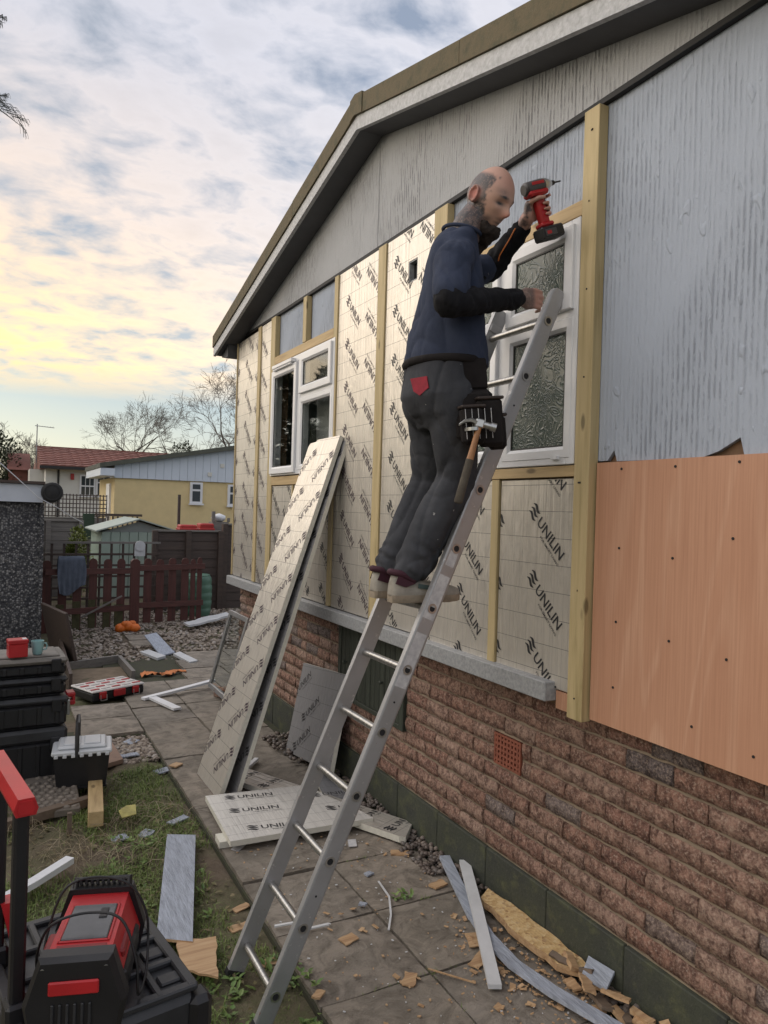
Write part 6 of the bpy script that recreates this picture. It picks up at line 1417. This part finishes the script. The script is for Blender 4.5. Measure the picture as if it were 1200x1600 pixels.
# ---- body
b = MB()
bm = bmesh.new(); bmesh.ops.create_icosphere(bm, subdivisions=5, radius=1.0); bm.verts.index_update(); hv = []
G = lambda d, s: math.exp(-(d/s)**2)
for v in bm.verts:
    d = v.co; x, y, z = d.x*.098, d.y*.076, d.z*.122
    if z > 0: x *= 1+.06*G(z-.05, .05)*(1 if x < 0 else .6)
    if z < -.01:
        t = min(1, (-.01-z)/.11); y *= 1-.30*t; 
        x = x*(1-.10*t) + .012*t if x > 0 else x*(1-.45*t)
    if x > 0:
        yy, zz = y, z
        x += .030*G(yy, .012)*G(zz+.038, .016) + .014*G(yy, .009)*G(zz+.012, .022)          # nose
        x += .008*G(abs(yy)-.025, .022)*G(zz-.016, .010)                                        # brow
        x -= .015*G(abs(yy)-.031, .014)*G(zz+.006, .010)                                        # eye sockets
        x += .004*G(abs(yy)-.030, .010)*G(zz+.009, .006)                                        # lids
        x += .005*G(abs(yy)-.045, .016)*G(zz+.032, .016)                                        # cheekbones
        x += .006*G(yy, .020)*G(zz+.068, .006) + .006*G(yy, .018)*G(zz+.080, .006) - .005*G(yy, .022)*G(zz+.0735, .003)
        x += .010*G(yy, .020)*G(zz+.103, .012)                                                  # chin
    hv.append(HP(x, y, z))
b.add(hv, [[q.index for q in f.verts] for f in bm.faces]); bm.free()
for s in (-1, 1):   # ears
    c = HP(-.010, s*.079, -.008); ellip(b, c, (.018, .006, .032), (HM @ V3(.97, s*-.2, .1), HM @ V3(.2, s*.98, 0)*s, HM @ V3(-.1, 0, .99)), 3)
    rim = [HP(-.010+.016*math.cos(t), s*(.086+.006*max(0, -math.cos(t))), -.006+.030*math.sin(t)) for t in [R(q) for q in range(-90, 250, 24)]]; b.tube(rim, .0048, 8)
chain(b, [HP(-.018, 0, -.045), V3(-.500, 2.415, 2.965), V3(-.535, 2.43, 2.86)], [.060, .061, .066])
loft(b, [((-.565, 2.47, 2.30), .140, .105, 0), ((-.560, 2.465, 2.50), .14, .10, -8), ((-.560, 2.45, 2.68), .150, .10, -22), ((-.545, 2.44, 2.80), .125, .065, -38), ((-.535, 2.43, 2.87), .075, .055, -42)], 24)
chain(b, [RSH+V3(.02, .02, -.035), REL, RWR], [.034, .038, .030]); chain(b, [LSH+V3(-.02, -.02, -.03), LEL, LWR], [.034, .038, .030])
chain(b, [RHIP, RKN, RAN], [.075, .055, .042]); chain(b, [LHIP, LKN, LAN], [.075, .055, .042])
for (a, toe) in ((RAN, V3(-.46, 2.508, 1.535)), (LAN, V3(-.46, 2.678, 1.535))): chain(b, [a, a+V3(-.03, 0, -.055), toe+V3(-.05, 0, -.004)], [.040, .032, .020])
def finger(pts, r0=.0098):
    n = len(pts); chain(b, pts, [r0*(1-.10*i) for i in range(n)], 10)
# right hand closed over the ladder stile
pd = (V3(-.190, 2.295, 2.705)-RWR).normalized(); side = V3(.10, -.12, 1).normalized(); side = (side-pd*side.dot(pd)).normalized(); bk_ = pd.cross(side)  # dorsal/palm axis
if bk_.y > 0: bk_ = -bk_    # towards the camera: back of the hand
pc = RWR+pd*.058
ellip(b, pc, (.052, .042, .0165), (pd, side, bk_)); chain(b, [RWR, RWR+pd*.03], [.029, .030])
for i, (o_, L) in enumerate(((.030, .92), (.010, 1.0), (-.011, .94), (-.030, .78))):
    K = RWR+pd*(.098-.004*abs(i-1))+side*o_+bk_*.004; p1 = K+pd*.040*L-bk_*.010-side*.006; p2 = p1-bk_*.022*L+pd*.022*L-side*.008; p3 = p2-bk_*.020*L-pd*.004*L-side*.004
    finger([K-pd*.02, K, p1, p2, p3], .0105)
T0 = RWR+pd*.035+side*.026-bk_*.010; T1 = T0+pd*.032+side*.010-bk_*.012; T2 = T1+pd*.030-side*.004-bk_*.010; finger([T0-pd*.01, T0, T1, T2], .0118)
# left hand round the driver grip
GC = V3(-.180, 2.370, 3.090); gx = V3(.93, -.10, .36).normalized(); gy = V3(.10, .99, .0).normalized(); gz_ = gx.cross(gy).normalized(); gy = gz_.cross(gx)
def GP(x, y, z): return GC+gx*x+gy*y+gz_*z
chain(b, [LWR, GP(-.040, .045, -.015)], [.030, .029]); ellip(b, GP(-.018, .036, .004), (.036, .017, .043), (gx, gy, gz_)); chain(b, [GP(-.040, .035, -.01), GP(-.034, .022, .028)], [.022, .018])
for i, (z, L) in enumerate(((.036, 1.0), (.014, 1.0), (-.008, .96), (-.029, .84))):
    if i == 0: finger([GP(.004, .034, z), GP(.030, .026, z+.004), GP(.052, .006, z+.006), GP(.050, -.014, z+.004)], .0098)
    else: finger([GP(.002, .034, z), GP(.030, .027, z), GP(.036*L, -.006, z-.002), GP(.022*L, -.026, z-.003), GP(.000, -.028, z-.003)], .0105)
finger([GP(-.030, .024, .024), GP(-.034, -.006, .034), GP(-.014, -.028, .036), GP(.010, -.030, .034)], .0112)
body = fuse(b, 'body', 'skin', .0046, 2)
me = body.data; ik = me.attributes.new('ink', 'FLOAT', 'POINT'); fl_ = me.attributes.new('flush', 'FLOAT', 'POINT'); w = WPOS[body.name]; HMi = HM.transposed()
sstep = lambda a, c, x: max(0., min(1., (x-a)/(c-a)))**2*(3-2*max(0., min(1., (x-a)/(c-a))))
for i, v in enumerate(me.vertices):
    p = v.co+w; q = HMi @ (p-HC); k = 0.; fr = 0.
    if p.z > 2.86 and (p-HC).length < .25:
        ear = G((V3(q.x+.010, 0, q.z+.006)).length, .036)*sstep(.07, .078, abs(q.y))
        side_ = sstep(.056, .036, q.x+.030*noise.noise(q*38)+.018*noise.noise(q*90)+.25*max(0, q.z-.02)+.45*max(0, .03-abs(q.y))) * sstep(.092, .070, q.z) * sstep(-.098, -.062, q.x+.0*q.z)
        neck_ = sstep(-.055, -.085, q.z)*sstep(.035, .0, q.x)
        k = max(side_*sstep(.018, .045, abs(q.y)), neck_, .55*G(abs(q.y)-.035, .02)*G(q.z-.03, .014)*(q.x > .03))*(1-ear)
        k = max(k, 1.3*G(abs(q.y)-.030, .016)*G(q.z-.017, .006)*(q.x > .03), 1.3*G(abs(q.y)-.031, .014)*G(q.z+.008, .0065)*(q.x > .03), .8*G(q.y, .022)*G(q.z+.074, .004)*(q.x > .05), .85*sstep(-.050, -.075, q.z)*sstep(.018, .04, abs(q.y))*(q.x > -.02), .9*sstep(-.086, -.096, q.z), .6*G(q.y, .024)*G(q.z+.060, .005)*(q.x > .05))
        fr = max(.9*ear, .7*G(q.y, .014)*G(q.z+.04, .014)*(q.x > .06), .25*G(q.y, .05)*G(q.z-.075, .035))
    elif (p-pc).length < .075: k = .75*sstep(.055, .030, (p-RWR).dot(pd)-.035); fr = .35*sstep(.05, .09, (p-RWR).dot(pd))
    elif (p-GC).length < .09: fr = .35; k = .25*sstep(.0, -.03, (p-GC).dot(gx))
    ik.data[i].value = k; fl_.data[i].value = fr
# ---- beard
b = MB(); random.seed(5)
for (x, y, z, r) in ((.074, 0, -.118, .026), (.066, .018, -.112, .022), (.066, -.018, -.112, .022), (.040, .038, -.098, .018), (.040, -.038, -.098, .018), (.012, .050, -.074, .013), (.012, -.050, -.074, .013), (.060, 0, -.142, .026), (.050, .008, -.165, .020), (.046, -.004, -.185, .013), (.082, .010, -.098, .014), (.082, -.010, -.098, .014), (.058, -.032, -.106, .022), (.058, .032, -.106, .022), (.028, -.046, -.090, .018), (.028, .046, -.090, .018), (.004, -.056, -.056, .011), (.030, -.02, -.135, .032), (.030, .02, -.135, .032), (.010, 0, -.155, .038), (.035, 0, -.185, .026), (.070, -.026, -.112, .022), (.070, .026, -.112, .022), (.016, -.054, -.066, .013), (.016, .054, -.066, .013), (.062, 0, -.125, .032), (.086, .012, -.099, .015), (.086, -.012, -.099, .015), (.082, 0, -.110, .024), (.060, -.040, -.094, .016), (.060, .040, -.094, .016)):
    ellip(b, HP(x, y, z), r, None, 2)
bd = fuse(b, 'beard', 'beard', .005, 7); push(bd, lambda p, n: .004*noise.noise(p*90)+.002*noise.noise(p*200))
# ---- t-shirt
b = MB()
loft(b, [((-.552, 2.468, 2.412), .180, .152, 0), ((-.552, 2.468, 2.46), .180, .150, -3), ((-.552, 2.462, 2.54), .172, .138, -8), ((-.550, 2.452, 2.64), .168, .124, -16), ((-.548, 2.443, 2.73), .172, .116, -26), ((-.544, 2.44, 2.80), .172, .108, -36), ((-.540, 2.437, 2.862), .160, .094, -42), ((-.538, 2.43, 2.905), .125, .085, -42), ((-.525, 2.424, 2.938), .080, .072, -42)], 40)
ru = (REL-RSH); lu = (LEL-LSH)
chain(b, [RSH+V3(.04, .03, .0), RSH+ru*.25, RSH+ru*.80], [.070, .074, .074]); chain(b, [LSH+V3(-.03, -.02, 0), LSH+lu*.25, LSH+lu*.75], [.068, .070, .068])
tee = fuse(b, 't_shirt', 'tee_navy', .0075, 5)
def crease(q): return (1-abs(noise.noise(q)))**6
def tee_f(p, n):
    a = .006*noise.noise(V3(p.x*5+p.z*2, p.y*5, p.z*5))+.002-.007*crease(V3(p.x*8+p.z*5, p.y*8, p.z*2.4-p.x*2))-.004*crease(V3((p.x-.5*p.z)*13, p.y*12, p.z*3+p.x*2))
    a += .004*math.sin((p.z*.8+p.x*.9)*45+5*noise.noise(p*5))*sstep(2.62, 2.46, p.z)
    return a
push(tee, tee_f)
b = MB(); b.tube([V3(-.522, 2.422, 2.940)+V3(math.cos(R(-42))*.073*math.cos(t)-math.sin(R(-42))*.080*math.sin(t), math.sin(R(-42))*.073*math.cos(t)+math.cos(R(-42))*.080*math.sin(t), .012*-math.cos(t)) for t in [2*math.pi*i/24 for i in range(25)]], .0075, 8, cap=False); sm(b.build('collar', MT['tee_navy'], tee, world=True))
# ---- long black sleeves
def sleeve(S, E, W_, name):
    b = MB(); u = E-S; chain(b, [S+u*.45, S+u*.85, E, E.lerp(W_, .35), E.lerp(W_, .75), E.lerp(W_, .98)], [.058, .058, .056, .051, .043, .039])
    o = fuse(b, name, 'sleeve_black', .006, 4); push(o, lambda p, n: .0055*noise.noise(V3(p.x*26, p.y*20, p.z*20))+.0025*math.sin((p-E).length*110+9*noise.noise(p*14))); return o
sleeve(RSH, REL, RWR, 'sleeve'); ls = sleeve(LSH, LEL, LWR, 'sleeve')
b = MB(); b.tube([LEL+V3(-.01, -.053, -.020), LEL.lerp(LWR, .35)+V3(-.035, -.036, -.018), LEL.lerp(LWR, .7)+V3(-.036, -.022, -.014), LWR+V3(-.038, -.006, -.008)], .0028, 5); b.build('piping', MT['orange_thread'], ls, world=True)
# ---- trousers
b = MB()
loft(b, [((-.556, 2.468, 2.425), .170, .142, 0), ((-.562, 2.468, 2.36), .172, .144, 0), ((-.572, 2.470, 2.29), .174, .142, 0), ((-.570, 2.472, 2.22), .158, .112, 0), ((-.565, 2.474, 2.17), .12, .07, 0)], 32)
chain(b, [RHIP+V3(.01, .01, -.04), RHIP.lerp(RKN, .5), RKN, RKN.lerp(RAN, .45)+V3(-.008, 0, 0), RKN.lerp(RAN, .80)+V3(.0, 0, 0), RAN+V3(.012, 0, .025)], [.104, .093, .080, .080, .080, .080])
chain(b, [LHIP+V3(.01, -.01, -.04), LHIP.lerp(LKN, .5), LKN, LKN.lerp(LAN, .45)+V3(-.008, 0, 0), LKN.lerp(LAN, .80), LAN+V3(.012, 0, .025)], [.104, .092, .079, .079, .079, .079])
tro_ = fuse(b, 'trousers', 'trouser_grey', .0072, 9)
def tro_f(p, n):
    knee = G(p.z-1.97, .10); hem = sstep(1.80, 1.62, p.z)
    a = .006*noise.noise(V3(p.x*6, p.y*7, p.z*4))+.003-.009*crease(V3((p.x-.35*p.z)*10, p.y*10, p.z*2.0))-.005*crease(V3(p.x*6+p.z*5, p.y*6, p.z*13))*(.25+hem+.8*knee)
    a += .004*hem*math.sin(p.z*75+p.x*70+9*noise.noise(p*7)); return a
push(tro_, tro_f)
b = MB(); P0 = V3(-.556, 2.468, 2.418)
b.tube([P0+V3(.142*math.cos(t), .172*math.sin(t), .004) for t in [2*math.pi*i/40 for i in range(41)]], .018, 8, cap=False); bl_ = sm(b.build('belt', MT['leather_dark'], person, world=True))
def on_surf(o, px, py):
    """point of an object's surface seen through a picture point: used to sit trims on the cloth"""
    d = (cam.matrix_world.to_3x3() @ V3((px-600)/1150, -(py-800)/1150, -1)).normalized(); w = WPOS[o.name]; s = cam.matrix_world.translation-w
    ok, loc_, nrm, _ = o.ray_cast(s, d); return (loc_+w, nrm) if ok else (None, None)
bpy.context.view_layer.update()
pq = []
for (px_, py_) in ((645, 593), (668, 588), (671, 606), (657, 618), (648, 612)):
    q, n = on_surf(tro_, px_, py_)
    if q: pq.append(q+n*.003)
if len(pq) == 5:
    cen = sum(pq, V3(0, 0, 0))/5; nn_ = (pq[1]-pq[3]).cross(pq[2]-pq[4]).normalized(); nn_ = nn_ if nn_.dot(cam.location-cen) > 0 else -nn_; mx = max((p-cen).dot(nn_) for p in pq); pq = [p-nn_*((p-cen).dot(nn_)-mx*.6) for p in pq]
    b = MB(); b.add(pq, [(0, 1, 2, 3, 4)]); n = (pq[1]-pq[0]).cross(pq[2]-pq[0]).normalized()
    if n.dot(cam.location-pq[0]) < 0: n = -n
    b.add([p+n*.003 for p in pq], [(0, 1, 2, 3, 4)]); b.build('pocket_patch', MT['patch_red'], tro_, world=True)
# ---- shoes
def shoe(an, toe_y, name='shoe'):
    x0, yh = -.735, an.y; t = []; L = .305
    sh = V3(L, toe_y-yh, 0).normalized(); lat = V3(-sh.y, sh.x, 0); base = V3(x0, yh, 1.488)
    st = [(0.0, .024, .055), (.03, .034, .085), (.10, .037, .095), (.19, .038, .082), (.30, .036, .066), (.45, .037, .058), (.62, .043, .052), (.78, .046, .045), (.90, .040, .036), (.97, .026, .028), (1.0, .010, .018)]
    b = MB(); s = MB(); seg = 14; vs = []; ss = []
    for (u, w, h) in st:
        c = base+sh*L*u
        prof = [(-w, .026), (-w*1.04, .040), (-w*.95, .026+h*.45), (-w*.72, .026+h*.78), (-w*.35, .026+h*.97), (0, .026+h), (w*.35, .026+h*.97), (w*.72, .026+h*.78), (w*.95, .026+h*.45), (w*1.04, .040), (w, .026)]
        vs += [c+lat*x+V3(0, 0, z) for (x, z) in prof]
        z1 = .006*max(0, (u-.75)/.25); ss += [c+lat*x+V3(0, 0, z) for (x, z) in ((-w*.98, z1), (-w*1.1, .010+z1), (-w*1.08, .030), (w*1.08, .030), (w*1.1, .010+z1), (w*.98, z1))]
    k = 11; n = len(st); b.add(vs, [(i*k+j, (i+1)*k+j, (i+1)*k+j+1, i*k+j+1) for i in range(n-1) for j in range(k-1)]+[tuple(range(k)), tuple((n-1)*k+j for j in range(k-1, -1, -1))])
    k = 6; s.add(ss, [(i*k+j, (i+1)*k+j, (i+1)*k+(j+1) % k, i*k+(j+1) % k) for i in range(n-1) for j in range(k)]+[tuple(range(k)), tuple((n-1)*k+j for j in range(k-1, -1, -1))])
    u_ = sm(b.build(name, MT['shoe_pale'], person, world=True)); sm(s.build('sole', MT['shoe_sole'], u_, world=True), 40)
    c = MB()   # padded heel collar
    for (u, w, h, r) in ((.02, .030, .090, .012), (.10, .036, .108, .012), (.19, .036, .094, .011), (.28, .034, .078, .010)):
        pass
    pts = [base+sh*L*u+lat*w+V3(0, 0, z) for (u, w, z) in ((.30, -.030, .085), (.20, -.033, .100), (.10, -.032, .114), (.02, -.016, .118), (.0, .0, .120), (.02, .016, .118), (.10, .032, .114), (.20, .033, .100), (.30, .030, .085))]
    c.tube(smooth_pts(pts, 3), .013, 8)
    for sg in (-1, 1): c.add([base+sh*L*u+lat*sg*(w+.0045)+V3(0, 0, z) for (u, w, z) in ((.02, .031, .075), (.16, .038, .062), (.30, .036, .075), (.22, .033, .098), (.06, .033, .108))], [(0, 1, 2, 3, 4) if sg < 0 else (4, 3, 2, 1, 0)])
    sm(c.build('heel_collar', MT['shoe_purple'], u_, world=True))
    c = MB(); c.add([base+sh*L*u-lat*(w+.0035)+V3(0, 0, z) for (u, w, z) in ((.33, .0375, .058), (.56, .042, .050), (.53, .0405, .066), (.34, .0355, .076))], [(0, 1, 2, 3)]); c.build('side_flash', MT['shoe_green'], u_, world=True)
    return u_
shoe(RAN, 2.508); shoe(LAN, 2.678)
# ---- tool pouch on the right hip
po = MB(); PM = Matrix.Translation((-.525, 2.300, 2.21)) @ Matrix.Rotation(R(-14), 4, 'Z') @ Matrix.Rotation(R(-6), 4, 'Y')
po.bbox((-.070, -.030, -.10), (.080, .030, .105), .025, mat=PM); pouch = po.build('tool_pouch', MT['leather_dark'], person, world=True)
for (x0, x1, z0, z1, dy) in ((-.07, .02, -.11, .03, -.075), (.0, .098, -.12, .06, -.062), (.055, .125, -.13, .0, -.02)):
    b = MB(); b.bbox((x0, dy, z0), (x1, dy+.05, z1), .014, mat=PM); pk = b.build('pocket', MT['leather_dark'], pouch, world=True)
    b = MB(); b.bbox((x0-.003, dy-.004, z1-.006), (x1+.003, dy+.052, z1+.006), .004, mat=PM); b.build('pocket_rim', M('rim_'+str(len(MT)), (.03, .02, .016), .6), pk, world=True)
b = MB(); b.bbox((-.055, -.020, .10), (.060, -.004, .215), .006, mat=PM); b.build('belt_loop', MT['leather_dark'], pouch, world=True)
b = MB()
for i in range(5): b.tube([(PM @ V3(-.06+.025*i, -.079, -.09)), (PM @ V3(-.06+.025*i, -.079, .02))], .0012, 4)
b.build('stitching', MT['sticker'], pouch, world=True)
b = MB(); b.ring(PM @ V3(-.035, -.075, -.06), PM.to_3x3() @ V3(0, 0, 1), .030, .024, .012, 18); b.build('hammer_loop', MT['steel'], pouch, world=True)

# ================================================================== HAMMER
ham = thing('hammer', 'claw hammer with wooden shaft and worn grip hanging from the tool belt', 'hammer', (-.628, 2.232, 1.88))
HT, HB = V3(-.556, 2.212, 2.172), V3(-.628, 2.232, 1.880); hd_ = (HT-HB).normalized()
sx = (V3(.81, -.45, -.10)-hd_*V3(.81, -.45, -.10).dot(hd_)).normalized()
b = MB(); b.tube([HB+hd_*.16, HB+hd_*.22, HT-hd_*.02, HT+hd_*.012], [.0135, .0115, .0105, .0105], 12); sm(b.build('shaft', M('hammer_wood', (.36, .17, .07), .55, var=.35, vscale=14, stretch=(4, 4, 1)), ham, world=True), 50)
b = MB(); b.tube([HB, HB+hd_*.006, HB+hd_*.08, HB+hd_*.165], [.012, .0165, .0155, .0145], 12); sm(b.build('grip', M('hammer_grip', (.10, .085, .065), .9, var=.4, vscale=25, bump=.5), ham, world=True), 50)
b = MB(); b.cyl(HT+sx*.012, HT+sx*.040, .012, 12); b.cyl(HT+sx*.040, HT+sx*.060, .0165, 14); b.bbox((-.018, -.014, -.016), (.016, .014, .016), .004, mat=Matrix.Translation(HT) @ Matrix((sx, hd_.cross(sx), hd_)).transposed().to_4x4())
for s in (-1, 1):
    o_ = hd_.cross(sx)*s; pts = [HT-sx*.012+o_*.006, HT-sx*.035+o_*.008+hd_*.002, HT-sx*.056+o_*.010-hd_*.008, HT-sx*.072+o_*.012-hd_*.024]; b.tube(pts, [.0105, .0085, .006, .002], 6)
sm(b.build('head', MT['steel'], ham, world=True), 40)

# ================================================================== IMPACT DRIVER
drv = thing('impact_driver', 'red and black cordless impact driver held up in the left hand', 'drill', tuple(GP(0, 0, -.09)))
DM = Matrix.Translation(GC) @ Matrix((gx, gy, gz_)).transposed().to_4x4(); M('driver_grey', (.07, .065, .065), .45, var=.2, vscale=20)
X = lambda pts: [DM @ V3(*p) for p in pts]
b = MB(); b.tube(X([(-.052, 0, .082), (-.046, 0, .083), (.020, 0, .085), (.040, 0, .086)]), [.018, .027, .029, .027], 18); sm(b.build('motor_housing', MT['driver_grey'], drv, world=True), 40)
b = MB(); b.bbox((-.050, -.029, .048), (.046, .029, .070), .008, mat=DM); b.bbox((-.022, -.0195, -.066), (.020, .0195, .056), .008, mat=DM); b.bbox((-.034, -.026, -.078), (.030, .026, -.060), .006, mat=DM); b.build('handle', MT['tool_red'], drv, world=True)
b = MB(); b.tube(X([(.038, 0, .086), (.052, 0, .086), (.074, 0, .087), (.080, 0, .087)]), [.0275, .026, .016, .012], 18); sm(b.build('nose_cone', MT['steel'], drv, world=True), 40)
b = MB(); b.tube(X([(.079, 0, .087), (.096, 0, .087)]), [.0105, .0095], 12); b.tube(X([(.096, 0, .087), (.128, 0, .087), (.134, 0, .087)]), [.0036, .0034, .0012], 8); b.build('bit', MT['tool_black'], drv, world=True)
b = MB(); b.bbox((.018, -.008, .020), (.032, .008, .048), .004, mat=DM); b.build('trigger', MT['tool_black'], drv, world=True)
b = MB(); b.bbox((-.048, -.036, -.128), (.062, .036, -.079), .007, mat=DM); bt = b.build('battery', MT['tool_black'], drv, world=True)
b = MB(); b.bbox((-.035, -.0385, -.118), (.020, -.0355, -.092), .001, mat=DM); b.build('battery_label', MT['driver_grey'], bt, world=True); b = MB(); b.bbox((-.028, -.0392, -.112), (-.006, -.038, -.099), .0005, mat=DM); b.build('battery_badge', MT['tool_red'], bt, world=True)
b = MB(); b.tube(X([(-.050, 0, .082), (-.058, 0, .082)]), [.0262, .020], 18); sm(b.build('end_cap', MT['driver_grey'], drv, world=True), 40)
b = MB(); b.bbox((-.030, -.0300, .088), (.030, -.0270, .100), .001, mat=DM); b.build('name_plate', MT['tool_red'], drv, world=True)
